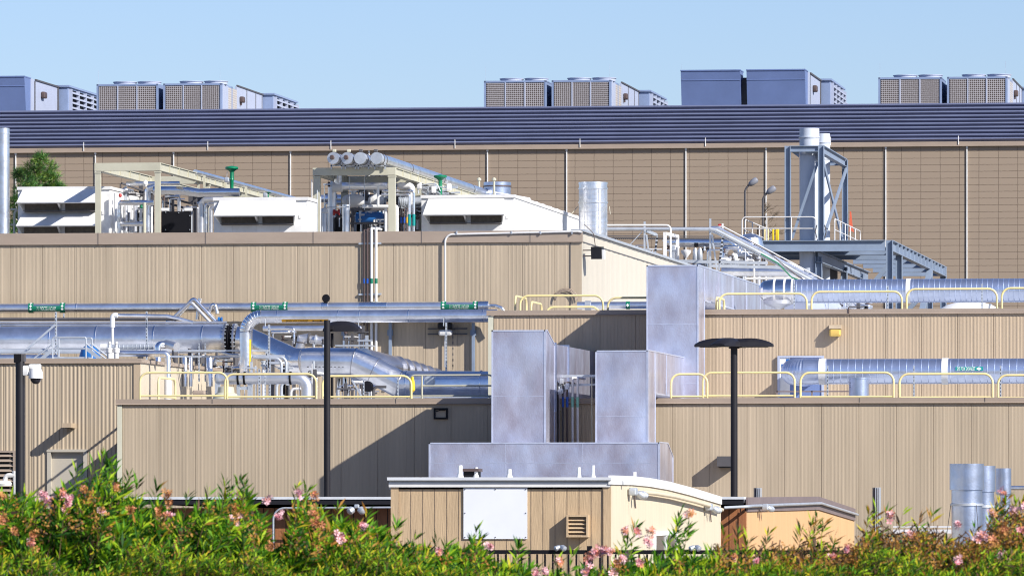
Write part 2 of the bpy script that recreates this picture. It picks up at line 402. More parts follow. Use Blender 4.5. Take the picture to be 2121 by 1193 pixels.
for px in (173, 430, 685, 942, 1201, 1461, 1720, 1985):
    b = MB(); X = X_(px, YF - .2); b.tube([(X, YF - .17, zc0 + .05), (X, YF - .17, zc1 + .28)], .02, n=8); b.build('lightning_rod', WHITE, far)

# ------------------------------------------------------------------ rooftop units behind the screen
YR = 352.0; sR = F / YR
zt = Z_(167.6, YR) - rz
def unit_frame(b, x0, x1, y0, y1, z0, z1, t=.1):
    b.box((x0, y0, z1 - t), (x1, y1, z1)); b.box((x0, y0, z0), (x1, y1, z0 + t * 1.5))
    b.box((x0, y0, z0), (x0 + t, y1, z1)); b.box((x1 - t, y0, z0), (x1, y1, z1))
def make_coil_unit(lab):
    u = thing('rooftop_chiller', lab, 'rooftop unit', (0, 0, 0), 'air handling units on the far warehouse roof')
    H = zt; L = 27.0
    b = MB()
    for x0, x1 in ((-6.73, -3.42), (-3.14, 0)):
        b.box((x0 + .08, .10, .2), (x1 - .08, 3.2, H - .02)); unit_frame(b, x0, x1, 0, .35, 0, H); unit_frame(b, x0, x1, 3.0, 3.3, 0, H)
        b.box((x0, .35, H - .1), (x1, 3.0, H)); 
    b.box((-3.62, .30, .2), (-3.42, 3.0, H - .05))
    b.build('condenser_frame', RTUP, u, smooth=False)
    b = MB(); b.box((-.10, .3, .1), (.004, 2.0, H - .05)); b.box((-.10, 4.6, .1), (0.0, 12.7, H + .12)); b.box((-6.6, 3.3, .1), (-.15, 12.7, H - .2)); b.build('side_panel', RTUL, u, smooth=False)
    b = MB(); b.box((-.1, 2.0, .1), (-.002, 4.6, H - .08)); b.build('side_coil', COILS, u, smooth=False)
    for x0, x1 in ((-6.73, -3.42), (-3.14, 0)):
        w = (x1 - x0 - .2) / 3
        for i in range(3):
            c = MB(); c.box((x0 + .1 + i * w + .03, .03, .28), (x0 + .1 + (i + 1) * w - .03, .09, H - .12)); c.build('coil_panel', COIL, u, smooth=False)
            if i: c = MB(); c.box((x0 + .1 + i * w - .03, .0, .15), (x0 + .1 + i * w + .03, .11, H - .1)); c.build('mullion', RTUL, u, smooth=False)
        for fx in (x0 + 1.33, x0 + 2.65):
            f = MB(); f.lathe((fx, 1.1, H), [(.60, -.01), (.60, .10), (.645, .14), (.645, .17), (.56, .17), (.54, .05), (.10, .04), (.10, .09), (.02, .1)], 28); f.build('fan_shroud', RTUL, u)
    b = MB()
    for y in (7.6, 10.4, 12.4): b.box((-.03, y, .1), (.02, y + .10, H + .10))
    b.box((-.03, 4.6, H + .12), (.05, 12.7, H + .19)); b.build('panel_seam', DGREY, u, smooth=False)
    b = MB(); b.bevbox((0, 5.4, H - .7), (.22, 6.0, H - .38), .05); b.box((.02, 5.5, H - .85), (.1, 5.65, H - .68)); b.build('damper_actuator', BROWN, u)
    b = MB(); b.box((-3.0, 12.8, 0), (.55, 20.5, H + .15)); b.box((-3.05, 12.7, H + .15), (.65, 20.6, H + .24)); b.build('intake_box', RTUP, u, smooth=False)
    b = MB()
    for k in range(7): 
        z = H - .05 - k * .27
        if z > .1: b.prism([(.56, 13.1, z), (.56, 20.2, z), (.72, 20.2, z - .10), (.72, 13.1, z - .10)], (0, 0, .045))
    for y in (13.0, 14.8, 16.6, 18.4, 20.2): b.box((.55, y, .1), (.73, y + .12, H + .05))
    b.build('intake_louver', RTUL, u, smooth=False)
    b = MB(); b.box((.552, 13.1, .1), (.56, 20.2, H + .05)); b.build('louver_backing', BLACK, u, smooth=False)
    for x, y, h in ((-6.65, .1, .75), (-.1, .1, .8)):
        r = MB(); r.tube([(x, y, H - .45), (x, y, H + h)], .005, n=6); r.build('lightning_rod', RTUL, u)
    return u
u0 = make_coil_unit('rooftop unit with coil panels standing between the cropped blue unit and the empty sky gap')
zz = rz
X0 = X_(459, YR); u0.location = (X0, YR, zz)
for pxr, lab in ((1265.5, 'coil fronted rooftop unit in the middle of the far roof line'), (2086.5, 'rightmost coil fronted rooftop unit with four fans')):
    c = copy_tree(u0); c.location = (X_(pxr, YR), YR, zz); c['label'] = lab
def make_hood_unit(lab):
    u = thing('rooftop_air_handler', lab, 'rooftop unit', (0, 0, 0), 'hooded air handlers on the far warehouse roof')
    H = Z_(149.8, YR) - rz
    for x0, x1 in ((-6.55, -3.42), (-3.09, -.02)):
        b = MB(); b.prism([(x0, 0, H), (x0, 1.15, .1), (x0, 1.6, .1), (x0, 1.6, H)], (x1 - x0, 0, 0)); b.box((x0 - .02, -.03, H - .03), (x1 + .02, 1.7, H + .03))
        h = b.build('rain_hood', RTUB, u, smooth=False)
        c = MB(); yy = 1.15 * .5 / (H - .1); c.box((x0, yy - .02, H - .52), (x1, yy + .02, H - .48)); c.build('hood_seam', RTUB, h, smooth=False)
    b = MB(); b.box((-6.3, 1.6, .05), (-.5, 8, H - .3)); b.box((-3.6, .9, 0), (-3.0, 1.62, H - .45)); b.build('inner_casing', DGREY, u, smooth=False)
    b = MB(); b.box((-.12, 1.6, .1), (.02, 2.4, H - .02)); b.box((-6.3, 1.7, .1), (-.13, 8.9, H - .3)); b.box((-.12, 2.7, .1), (0, 8.6, H - .06)); b.build('side_panel', RTUL, u, smooth=False)
    b = MB(); b.box((-.05, 2.4, .1), (.03, 2.7, H - .10)); b.box((-.05, 8.6, .1), (.04, 8.9, H - .05)); b.box((-.02, 2.7, H - .06), (.06, 8.9, H + .02))
    b.build('panel_seam', DGREY, u, smooth=False)
    b = MB(); b.bevbox((0, 4.2, H - .9), (.22, 4.9, H - .56), .05); b.build('damper_actuator', BROWN, u)
    b = MB(); b.box((-3.0, 9.0, 0), (.5, 17.5, H - .02)); b.box((-3.05, 8.9, H - .02), (.6, 17.6, H + .08)); b.build('intake_box', RTUP, u, smooth=False)
    b = MB()
    for k in range(7):
        z = H - .25 - k * .27
        if z > .1: b.prism([(.51, 9.4, z), (.51, 17.2, z), (.67, 17.2, z - .10), (.67, 9.4, z - .10)], (0, 0, .045))
    for y in (9.3, 11.3, 13.3, 15.3, 17.1): b.box((.5, y, .1), (.68, y + .12, H - .12))
    b.build('intake_louver', RTUL, u, smooth=False)
    b = MB(); b.box((.502, 9.4, .1), (.51, 17.2, H - .12)); b.build('louver_backing', BLACK, u, smooth=False)
    b = MB(); b.box((-1.0, 18, 0), (.3, 25, H - .6)); b.tube([(.3, 18, H - .5), (.3, 25, H - .5)], .05, n=8); b.build('supply_duct', RTUL, u, smooth=False)
    for x, y, h in ((-6.5, .1, .55), (-.3, 3, .6)):
        r = MB(); r.tube([(x, y, H - .45), (x, y, H + h * .6)], .005, n=6); r.build('lightning_rod', RTUL, u)
    return u
h0 = make_hood_unit('pair of blank dull blue hoods between two coil fronted units')
h0.location = (X_(1668, YR), YR, zz)
c = copy_tree(h0); c.location = (X_(51, YR), YR, zz); c['label'] = 'blank blue hooded unit cut by the left frame edge'

# ------------------------------------------------------------------ pine tree behind the left roof
YT = 240.0
def pine():
    t = thing('pine_tree', 'bushy green pine crown behind the white hooded unit on the left', 'tree', P(78, 600, YT) * 1.0)
    base = P(78, 430, YT); base.z = GZ
    t.location = base; org[t.as_pointer()] = base.copy()
    b = MB(); top = P(84, 322, YT); b.sweep([base, base + (top - base) * .5, top], .2, 10, True, [.28, .2, .03]); b.build('trunk', BARK, t)
    rnd = random.Random(3); b = MB(); cl = []
    outline = [(84, 330, 14), (70, 350, 20), (98, 352, 22), (50, 368, 16), (76, 372, 26), (108, 376, 22), (60, 392, 26), (92, 396, 28), (120, 392, 12), (36, 360, 9), (42, 402, 18), (32, 425, 16), (38, 455, 18), (28, 475, 14), (120, 405, 14), (75, 420, 30), (100, 425, 25)]
    brs = MB()
    for (px, py, rp) in outline:
        c0 = P(px, py, YT + rnd.uniform(-1.2, 1.2)); R = M_(rp, YT); brs.sweep([V((base.x, base.y, c0.z - .5)), c0], .03, 5, True, [.06, .015])
        for i in range(int(26 + rp * 3.0)):
            d = V((rnd.gauss(0, 1), rnd.gauss(0, 1), rnd.gauss(0, 1))).normalized(); p = c0 + d * R * rnd.random() ** .45
            out = (d + V((rnd.uniform(-.4, .4), rnd.uniform(-.4, .4), rnd.uniform(.1, .9)))).normalized()
            b.k = 0 if rnd.random() < .62 else 1
            for j in range(11):
                e = (out + V((rnd.gauss(0, .55), rnd.gauss(0, .55), rnd.gauss(0, .55)))).normalized() * rnd.uniform(.16, .30); sd = e.cross(V((rnd.random(), rnd.random(), rnd.random()))).normalized() * .009
                b.add([p - sd, p + sd, p + e], [(0, 1, 2)])
    brs.build('branches', BARK, t); b.build('crown', [PINE1, PINE2], t, smooth=False)
pine()

# ------------------------------------------------------------------ upper left metal building (W3)
Y3 = 186.0; X3 = X_(1205, Y3); xl3 = X_(-500, Y3); zt3 = Z_(478.3, Y3); YB3 = 226.0
w3 = thing('process_building', 'tall tan ribbed building at upper left with end wall tinted cream for sunlight', 'building', ((xl3 + X3) / 2, Y3 + 20, GZ))
b = MB(); ribwall(b, (xl3, Y3, 0), (X3 - .32, Y3, 0), GZ, zt3 - .3, 5, .905, 8, .0048, .9, .012); b.add([(X3 - .32, Y3, GZ), (X3, Y3, GZ), (X3, Y3, zt3 - .3), (X3 - .32, Y3, zt3 - .3)], [(0, 1, 2, 3)])
b.add([(xl3, YB3, GZ), (xl3, Y3, GZ), (xl3, Y3, zt3 - .3), (xl3, YB3, zt3 - .3)], [(0, 1, 2, 3)])
b.build('wall', TAN, w3, smooth=False)
b = MB(); ribwall(b, (X3, Y3, 0), (X3, YB3, 0), GZ, zt3 - .05, 6, 3.6, 3, .012, .5); b.build('end_wall', mat('tan_end_wall_sunlit', (.55, .50, .41), .6, 0, .05, .5, 0, 1, (3, 3, .4)), w3, smooth=False)  # same tan paint, lightened: the sun on this end is put into the colour
b = MB(); sweep_prof(b, (xl3, Y3, 0), (X3 + .03, Y3, 0), [(-.3, zt3 - .03), (-.3, zt3), (.07, zt3), (.07, zt3 - .32), (.0, zt3 - .34), (0, zt3 - .03)])
b.build('coping', TAND, w3, smooth=False)
b = MB()
x = xl3 + .6
while x < X3: b.box((x, Y3 - .078, zt3 - .33), (x + .014, Y3 - .069, zt3 + .004)); x += 3.05
b.build('coping_joint', DGREY, w3, smooth=False)
b = MB(); sweep_prof(b, (X3, Y3 - .07, 0), (X3, YB3, 0), [(-.3, zt3 + .002), (-.3, zt3 + .03), (.09, zt3 + .03), (.09, zt3 - .03), (.0, zt3 - .03), (0, zt3 + .002)]); b.build('eave_gutter', STEEL, w3, smooth=False)
b = MB(); sweep_prof(b, (X3, Y3 + .3, 0), (X3, YB3, 0), [(0, zt3 - .30), (.018, zt3 - .30), (.018, zt3 - .33), (0, zt3 - .33)]); b.build('trim_line', DGREY, w3, smooth=False)
b = MB(); b.box((X3 - .33, Y3 - .02, GZ), (X3 - .31, Y3 + .02, zt3 - .34)); b.build('corner_joint', DGREY, w3, smooth=False)
b = MB(); b.box((xl3, Y3 + .05, zt3 - .5), (X3 - .05, YB3, zt3 - .42)); b.build('roof', ROOF, w3, smooth=False)
ZR3 = zt3 - .42

# ------------------------------------------------------------------ lower long building (W1) and raised building (W2), left wing (W0)
Y1 = 165.0; X1l = X_(245, Y1); X1r = X_(2330, Y1); zt1 = Z_(826, Y1); ZR1 = zt1 - .34
w1 = thing('lower_building', 'long low tan building with ribbed front and flat roof', 'building', ((X1l + X1r) / 2, Y1 + 10, GZ))
b = MB(); ribwall(b, (X1l + .10, Y1, 0), (X1r, Y1, 0), GZ, zt1 - .1, 11, .916, 10, .0032, .8, .012); b.add([(X1l, Y1 + 21, GZ), (X1l, Y1, GZ), (X1l, Y1, zt1 - .1), (X1l, Y1 + 21, zt1 - .1)], [(0, 1, 2, 3)]); b.build('wall', TAN, w1, smooth=False)
b = MB(); b.box((X1l - .02, Y1 - .03, GZ), (X1l + .10, Y1 + .25, zt1 - .13)); b.build('corner_trim', CREAM, w1, smooth=False)
coping(w1, [((X1l - .06, Y1, 0), (X1r, Y1, 0)), ], zt1, .10)
b = MB(); b.box((X1l + .02, Y1 + .05, ZR1 - .1), (X1r, Y3 - .01, ZR1)); b.build('roof', ROOFW, w1, smooth=False)
b = MB()
for px in (440, 820, 1780, 2040): x = X_(px, Y1); b.box((x, Y1 - .058, zt1 - .12), (x + .012, Y1 - .05, zt1 + .01))
b.build('coping_joint', DGREY, w1, smooth=False)

Y2 = 172.0; X2l = X_(1013, Y2); X2r = X_(2330, Y2); zt2 = Z_(643.8, Y2); ZR2 = zt2 - .36; YB2 = 236.0
w2 = thing('raised_building', 'tan ribbed building rising behind the low roof at the right', 'building', ((X2l + X2r) / 2, Y2 + 30, GZ))
b = MB(); ribwall(b, (X2l + .12, Y2, 0), (X2r, Y2, 0), GZ, zt2 - .1, 21, .916, 10, .0058, .6, .014); b.build('wall', TAN2, w2, smooth=False)
b = MB(); b.add([(X2l, Y3, GZ), (X2l, Y2, GZ), (X2l, Y2, zt2 - .1), (X2l, Y3, zt2 - .1)], [(0, 1, 2, 3)]); b.build('side_wall', TAN2, w2, smooth=False)
b = MB(); b.box((X2l - .02, Y2 - .03, GZ), (X2l + .11, Y2 + .25, zt2 - .13)); b.build('corner_trim', CREAM, w2, smooth=False)
coping(w2, [((X2l - .06, Y2, 0), (X2r, Y2, 0))], zt2, .09)
b = MB(); b.box((X3 + .1, Y2 + .05, ZR2 - .1), (X2r, YB2, ZR2)); b.box((X2l + .02, Y2 + .05, ZR2 - .1), (X3 + .1, Y3 - .05, ZR2)); b.build('roof', ROOFW, w2, smooth=False)
b = MB(); x = X_(1757, Y2); b.box((x, Y2 - .07, zt2 - .1), (x + .03, Y2 - .05, zt2 + .06)); b.build('coping_joint', BROWN, w2, smooth=False)

Y0 = 171.0; X0r = X_(290, Y0); X0l = X_(-400, Y0); zt0 = Z_(743.5, Y0, 150); YB0 = 182.8
w0 = thing('left_wing_building', 'tan ribbed wing with recessed door at lower left', 'building', ((X0l + X0r) / 2, Y0 + 6, GZ))
dx0, dx1, dzt = X_(98, Y0), X_(181, Y0), Z_(931, Y0, 140)
b = MB()
ribwall(b, (X0l, Y0, 0), (X0r, Y0, 0), dzt, zt0 - .1, 31, .74, 7, .013, .35, .016)
ribwall(b, (X0l, Y0, 0), (dx0, Y0, 0), GZ, dzt, 31, .74, 7, .013, .35, .016)
ribwall(b, (dx1, Y0, 0), (X0r, Y0, 0), GZ, dzt, 32, .74, 7, .013, .35, .016)
b.build('wall', TAN, w0, smooth=False)
b = MB(); ribwall(b, (X0r, Y0, 0), (X0r, YB0, 0), GZ, zt0 - .05, 33, 2.2, 3, .006, .5); b.build('end_wall', mat('tan_wing_end_sunlit', (.58, .50, .385), .6, 0, .05, .5), w0, smooth=False)  # wing's tan made paler here, strong side sun painted into the wall colour
b = MB(); b.box((X0r - .16, Y0 - .035, GZ), (X0r + .01, Y0 + .02, zt0 - .12)); b.build('corner_trim', TAN2, w0, smooth=False)
coping(w0, [((X0l, Y0, 0), (X0r + .05, Y0, 0))], zt0, .085)
b = MB(); sweep_prof(b, (X0r, Y0 + .02, 0), (X0r, YB0, 0), [(0, zt0 - .01), (.05, zt0 - .01), (.05, zt0 - .10), (0, zt0 - .10)]); b.build('side_trim', TAND, w0, smooth=False)
b = MB(); b.box((X0l, Y0 + .05, zt0 - .45), (X0r - .05, YB0, zt0 - .35)); b.build('roof', ROOFW, w0, smooth=False)
ZR0 = zt0 - .35
# door with frame
b = MB(); t = .10
b.box((dx0, Y0 - .04, GZ), (dx0 + t, Y0 + .12, dzt)); b.box((dx1 - t, Y0 - .04, GZ), (dx1, Y0 + .12, dzt)); b.box((dx0 - .01, Y0 - .05, dzt - .06), (dx1 + .01, Y0 + .12, dzt + .01)); b.box((dx0 + t, Y0 + .06, dzt - .12), (dx1 - t, Y0 + .14, dzt - .06))
dr = MB(); dr.box((dx0 + t, Y0 + .09, GZ), (dx1 - t, Y0 + .14, dzt - .1)); dr = dr.build('door', CONC, w0, smooth=False)
b.build('door_frame', CONC, dr, smooth=False)
b = MB(); b.box((dx1 - t - .04, Y0 + .07, dzt - .42), (dx1 - t - .015, Y0 + .09, dzt - .28)); b.build('hinge', DGREY, dr, smooth=False)
# louvre at the left edge
lx1 = X_(33, Y0); lx0 = X_(-60, Y0); lz1 = Z_(933, Y0, 0); lz0 = Z_(1034, Y0, 0)
lv = MB(); lv.box((lx0, Y0 - .01, lz0), (lx1, Y0 + .0, lz1)); lv = lv.build('wall_louver', BLACK, w0, smooth=False)
b = MB(); b.box((lx1 - .06, Y0 - .09, lz0), (lx1, Y0 - .0, lz1)); b.box((lx0, Y0 - .09, lz1 - .05), (lx1 - .06, Y0, lz1)); b.box((lx0, Y0 - .09, lz0), (lx1 - .06, Y0, lz0 + .05)); b.build('louver_frame', TAND, lv, smooth=False)
b = MB()
for k in range(9):
    z = lz1 - .10 - k * .128
    b.prism([(lx0, Y0 - .02, z + .02), (lx0, Y0 - .095, z - .055), (lx0, Y0 - .085, z - .065), (lx0, Y0 - .01, z + .01)], (lx1 - .06 - lx0, 0, 0))
b.build('louver_blade', TAND, lv, smooth=False)
# ------------------------------------------------------------------ big rectangular sheet ducts
def sheet_duct(name, label, x0, x1, prof, m=GALVB, seams=()):
    # prof: list of (Y, z) outline of the side, front face first
    t = thing(name, label, 'duct', ((x0 + x1) / 2, prof[0][0], min(z for _, z in prof)), 'sheet metal ducts in front of the low building')
    b = MB(); b.prism([(x0, y, z) for y, z in prof], (x1 - x0, 0, 0)); b.build('casing', m, t, smooth=False)
    b = MB(); e = .035
    fz0 = min(z for y, z in prof[:2]); fz1 = max(z for y, z in prof[:2]); y = prof[0][0]
    for x in (x0, x1 - e): b.box((x, y - .012, fz0), (x + e, y + .002, fz1))
    b.box((x0, y - .012, fz1 - e), (x1, y + .002, fz1))
    for i in range(len(prof)):
        (ya, za), (yb, zb) = prof[i], prof[(i + 1) % len(prof)]
        if abs(ya - yb) + abs(za - zb) > .3: b.beam((x1 + .004, ya, za), (x1 + .004, yb, zb), .02, .03, (0, .3, 1))
    b.build('corner_flange', EDGE, t, smooth=False)
    b = MB()
    for s in seams:
        if s[0] == 'h': b.box((x0, y - .006, s[1]), (x1, y + .001, s[1] + .012))
        if s[0] == 'v': b.box((s[1], y - .006, fz0), (s[1] + .01, y + .001, fz1))
        if s[0] == 's': b.box((x1 - .002, s[1], s[2]), (x1 + .012, s[1] + .03, s[3]))
    if b.v: b.build('seam', EDGE, t, smooth=False)
    return t
# lower plenum
YP = 161.0; xa, xb = X_(888, YP), X_(1366, YP); za = Z_(916, YP, 1100)
sheet_duct('plenum_duct', 'long horizontal grey duct box just above the white trailer roof', xa, xb,
           [(YP, za - 2.4), (YP, za), (YP + 1.75, za - .001), (YP + 2.9, za - .32), (YP + 2.9, za - 2.4)], seams=[('v', xa + (xb - xa) * .333), ('v', xa + (xb - xa) * .667), ('h', za - .5)])
b = MB()
# duct 1 (left riser)
YD = 162.0; x0, x1 = X_(1018, YD), X_(1130, YD); zd = Z_(683.5, YD, 1070)
sheet_duct('riser_duct', 'left tall grey duct rising in front of the shaded wall', x0, x1,
           [(YD, za + .004), (YD, zd), (YD + .25, zd), (YD + 1.7, zd - .32), (YD + 1.7, za + .004)], seams=[('h', zd - 1.6), ('h', zd - 3.15)])
x2 = X_(1129, YD + 1.7)
xs0, xs1 = x0 + .1, x1 - .02
t = thing('branch_duct', 'narrow duct stub behind the left tall duct reaching to the raised wall', 'duct', ((xs0 + xs1) / 2, YD + 2, ZR1))
b = MB(); b.box((xs0, YD + 1.72, zd - 1.9), (xs1, Y2 - .05, zd - .30)); b.box((xs0, YD + 1.72, za + .01), (xs1, Y1 - .12, zd - 1.9)); b.build('casing', GALVB, t, smooth=False)
b = MB(); b.box((xs0 - .03, YD + 1.9, zd - 1.95), (xs1 + .04, YD + 1.95, zd - .26)); b.box((xs0 - .03, YD + 4.4, zd - 1.95), (xs1 + .04, YD + 4.45, zd - .26)); b.build('flange', GALV, t, smooth=False)
# duct 2 (right riser, elbow to the raised wall)
x0, x1 = X_(1233, YD), X_(1342, YD); zd2 = Z_(725.5, YD, 1290)
sheet_duct('elbow_duct', 'right grey duct rising and turning back over the low roof', x0, x1,
           [(YD, za + .004), (YD, zd2), (Y2 - .08, zd2), (Y2 - .08, zt1 + .10), (YD + 1.55, zt1 + .10), (YD + 1.55, za + .004)], seams=[('s', YD + 1.5, zt1 + .1, zd2), ('s', YD + 4.0, zt1 + .1, zd2), ('h', zd2 - 1.6)])
# duct 3 (rises over the raised parapet and runs far back)
Y5 = 169.9; x0, x1 = X_(1339, Y5), X_(1446, Y5); zd3 = Z_(549, Y5, 1400)
sheet_duct('tall_duct', 'tallest grey duct climbing past the raised parapet and running back over its roof', x0, x1,
           [(Y5, ZR1 + .02), (Y5, zd3), (Y5 + 20.5, zd3), (Y5 + 20.5, zt2 + .22), (Y5 + 1.5, zt2 + .22), (Y5 + 1.5, ZR1 + .02)],
           seams=[('s', Y5 + 1.5, zt2 + .22, zd3), ('s', Y5 + 5, zt2 + .22, zd3), ('s', Y5 + 8.6, zt2 + .22, zd3), ('s', Y5 + 12.2, zt2 + .22, zd3), ('s', Y5 + 16, zt2 + .22, zd3), ('h', zd3 - 1.5), ('h', zd3 - 3.0)])

# ------------------------------------------------------------------ white hooded roof units on W3
def hood(u, x0, x1, z_top, z_lip, z_bot, y, dep=.55, div=(.5,)):
    b = MB()
    b.prism([(x0 + .10, y - .02, z_top), (x0, y - dep, z_lip), (x0, y - dep + .02, z_lip - .03), (x0 + .10, y, z_top - .02)], (0, 0, 0.001)) if False else None
    b.add([(x0 + .09, y - .03, z_top), (x1 - .06, y - .03, z_top), (x1, y - dep, z_lip), (x0, y - dep, z_lip),
           (x0 + .09, y, z_top - .03), (x1 - .06, y, z_top - .03), (x1, y - dep + .03, z_lip - .03), (x0, y - dep + .03, z_lip - .03)],
          [(0, 1, 2, 3), (7, 6, 5, 4), (0, 3, 7, 4), (1, 5, 6, 2), (3, 2, 6, 7)])
    for x, xx in ((x0, x0 + .12), (x1 - .03, x1 - .15)):
        b.add([(x, y - dep, z_lip), (x + .03, y - dep, z_lip), (xx + .03, y, z_bot), (xx, y, z_bot), (xx, y, z_top - .02), (xx + .03, y, z_top - .02)], [(0, 1, 5, 4), (0, 4, 3), (1, 2, 5), (0, 3, 2, 1)])
    h = b.build('intake_hood', WHITE, u, smooth=False)
    b = MB(); b.box((x0 + .14, y - .035, z_bot), (x1 - .14, y - .004, z_lip + .02)); b.build('filter_mesh', mat('filter_mesh', (.20, .17, .14), .8, 0, .3, 12), h, smooth=False)
    b = MB(); b.box((x0 + .14, y - .30, z_bot + .015), (x1 - .14, y - .04, z_bot + .03)); b.build('drip_tray', DGREY, h, smooth=False)
    b = MB()
    for f in div:
        xm = x0 + (x1 - x0) * f; b.prism([(xm, y - dep + .04, z_lip - .02), (xm, y - .04, z_lip - .02), (xm, y - .04, z_bot + .01)], (.05, 0, 0)); b.box((xm + .05, y - .10, z_bot), (xm + .15, y - .04, z_lip))
    b.build('divider', WHITEW, h, smooth=False)
def white_unit(label, pl, pr, pt, dep, hoods, mcol=WHITE, YH=195.0):
    x0, x1 = X_(pl, YH), X_(pr, YH); zt = Z_(pt, YH, (pl + pr) / 2)
    u = thing('makeup_air_unit', label, 'roof unit', ((x0 + x1) / 2, YH + dep / 2, ZR3), 'white makeup air units on the upper left roof')
    b = MB(); b.box((x0, YH, ZR3), (x1, YH + dep, zt - .05)); b.build('cabinet', mcol, u, smooth=False)
    b = MB(); b.box((x0 - .02, YH - .05, zt - .09), (x1 + .03, YH + dep + .03, zt - .0)); b.build('cabinet_cap', WHITEW, u, smooth=False)
    b = MB()
    for f in (.2, .45, .7): xx = x0 + (x1 - x0) * f; b.box((xx, YH - .006, ZR3), (xx + .012, YH + .002, zt - .1))
    for f in (.3, .62): b.box((x1 - .24, YH - .03, ZR3 + (zt - ZR3) * f), (x1 - .18, YH, ZR3 + (zt - ZR3) * f + .10))
    y = YH + 1.2
    while y < YH + dep - .5: b.box((x1 - .002, y, ZR3), (x1 + .008, y + .015, zt - .1)); y += 1.25
    if b.v: b.build('panel_seam', WHITEW, u, smooth=False)
    for (a, c, t, l, bt, dv) in hoods: hood(u, X_(a, YH - .4), X_(c, YH - .4), Z_(t, YH, a), Z_(l, YH - .55, a), Z_(bt, YH, a), YH, .55, dv)
    return u
white_unit('white roof unit with two stacked hoods beside the pine tree', 37, 228, 387, 5.6, [(36, 204, 392, 420, 440, (.5,)), (35, 204, 442, 468, 492, (.5,))])
white_unit('white roof unit with one hood between the two pipe frames', 443, 637, 409, 1.6, [(444, 613, 415, 447, 467, (.5,))], YH=190.0)
uc = white_unit('white roof unit with one hood and long sloping-looking end wall', 873, 1065, 404, 19.0, [(877, 1045, 412, 445, 465, (.5,))])
YH = 195.0
b = MB(); x1 = X_(1065, YH); zc = Z_(404, YH, 1000)
for k in range(9): b.box((x1 - .5, YH + 4 + k * 1.6, zc), (x1 - .1, YH + 4.5 + k * 1.6, zc + .06))
b.tube([(x1 - .7, YH + 1, zc + .0), (x1 - .7, YH + 1, zc + .12), (x1 - .2, YH + 5, zc + .12), (x1 - .2, YH + 5, zc - .02)], .02, .05, 8)
b.build('roof_bracket', WHITEW, uc, smooth=False)

# ------------------------------------------------------------------ stacks and cylinders on W3 roof
def stack(name, label, pxc, pt, rp, Y, zb, m, bands=(), cap=None, group=None, cat='exhaust stack'):
    c = P(pxc, pt, Y); r = M_(rp, Y); base = V((c.x, Y, zb))
    t = thing(name, label, cat, base, group)
    b = MB(); b.lathe(base, [(r, 0), (r, c.z - zb), (r - .02, c.z - zb), (r - .02, c.z - zb - .4)], 36); b.build('barrel', m, t)
    for (py, hp, dr, mm) in bands:
        z = P(pxc, py, Y).z - zb; h = M_(hp, Y); b = MB(); b.lathe(base, [(r, z - h / 2), (r + dr, z - h / 2), (r + dr, z + h / 2), (r, z + h / 2)], 36); b.build('band', mm or m, t)
    return t
stack('exhaust_stack', 'tall silver stack cut by the left frame edge', 6, 266, 14, 190, ZR3, SILV2, [(277, 3, .015, None), (333, 2, .01, None), (380, 1.5, .008, None), (412, 2, .01, None), (453, 1.5, .008, None)], group=None)
t = stack('exhaust_drum', 'squat blue-grey drum with rusty band behind the third white unit', 1030, 378, 28, 214, ZR3, GALV, [(381, 6, .012, GALV), (386.5, 2.4, .03, BROWN)])
b = MB()
for px in (995, 1026):
    c = P(px, 375, 213.2); b.tube([(c.x, 213.2 - .3, c.z - 1.6), (c.x, 213.2 - .3, c.z)], .035, n=8); b.lathe((c.x, 213.2 - .3, c.z), [(.03, -.02), (.07, 0), (.07, .05), (.03, .09)], 10)
b.build('clamp_post', CREAMD, t)
t = stack('wire_wrapped_stack', 'wide bright galvanized stack with wire grid standing beyond the third white unit', 1228.5, 378, 29.5, 206, ZR3 - .5, SILV2, [(380, 4, .012, None), (391, 2.5, .02, None), (420, 3, .025, None), (459, 2, .012, None)])
b = MB(); c = P(1228.5, 378, 206); r = M_(29.5, 206)
for k in range(12):
    z = c.z - .25 - k * .135; b.lathe((c.x, 206, z), [(r, 0), (r + .008, .004), (r, .008)], 30)
for k in range(24):
    a = 2 * math.pi * k / 24; b.box((c.x + math.cos(a) * r - .006, 206 + math.sin(a) * r - .006, c.z - 2.2), (c.x + math.cos(a) * r + .006, 206 + math.sin(a) * r + .006, c.z - .2))
b.build('wire_grid', SILVD, t)
b = MB()
for px, e in ((1197, -1), (1262, 1)):
    p = P(px, 428, 206); b.tube([p, p + V((e * .12 - .05, -.3, -.25))], .01, n=6)
b.build('guy_lug', CREAMD, t)

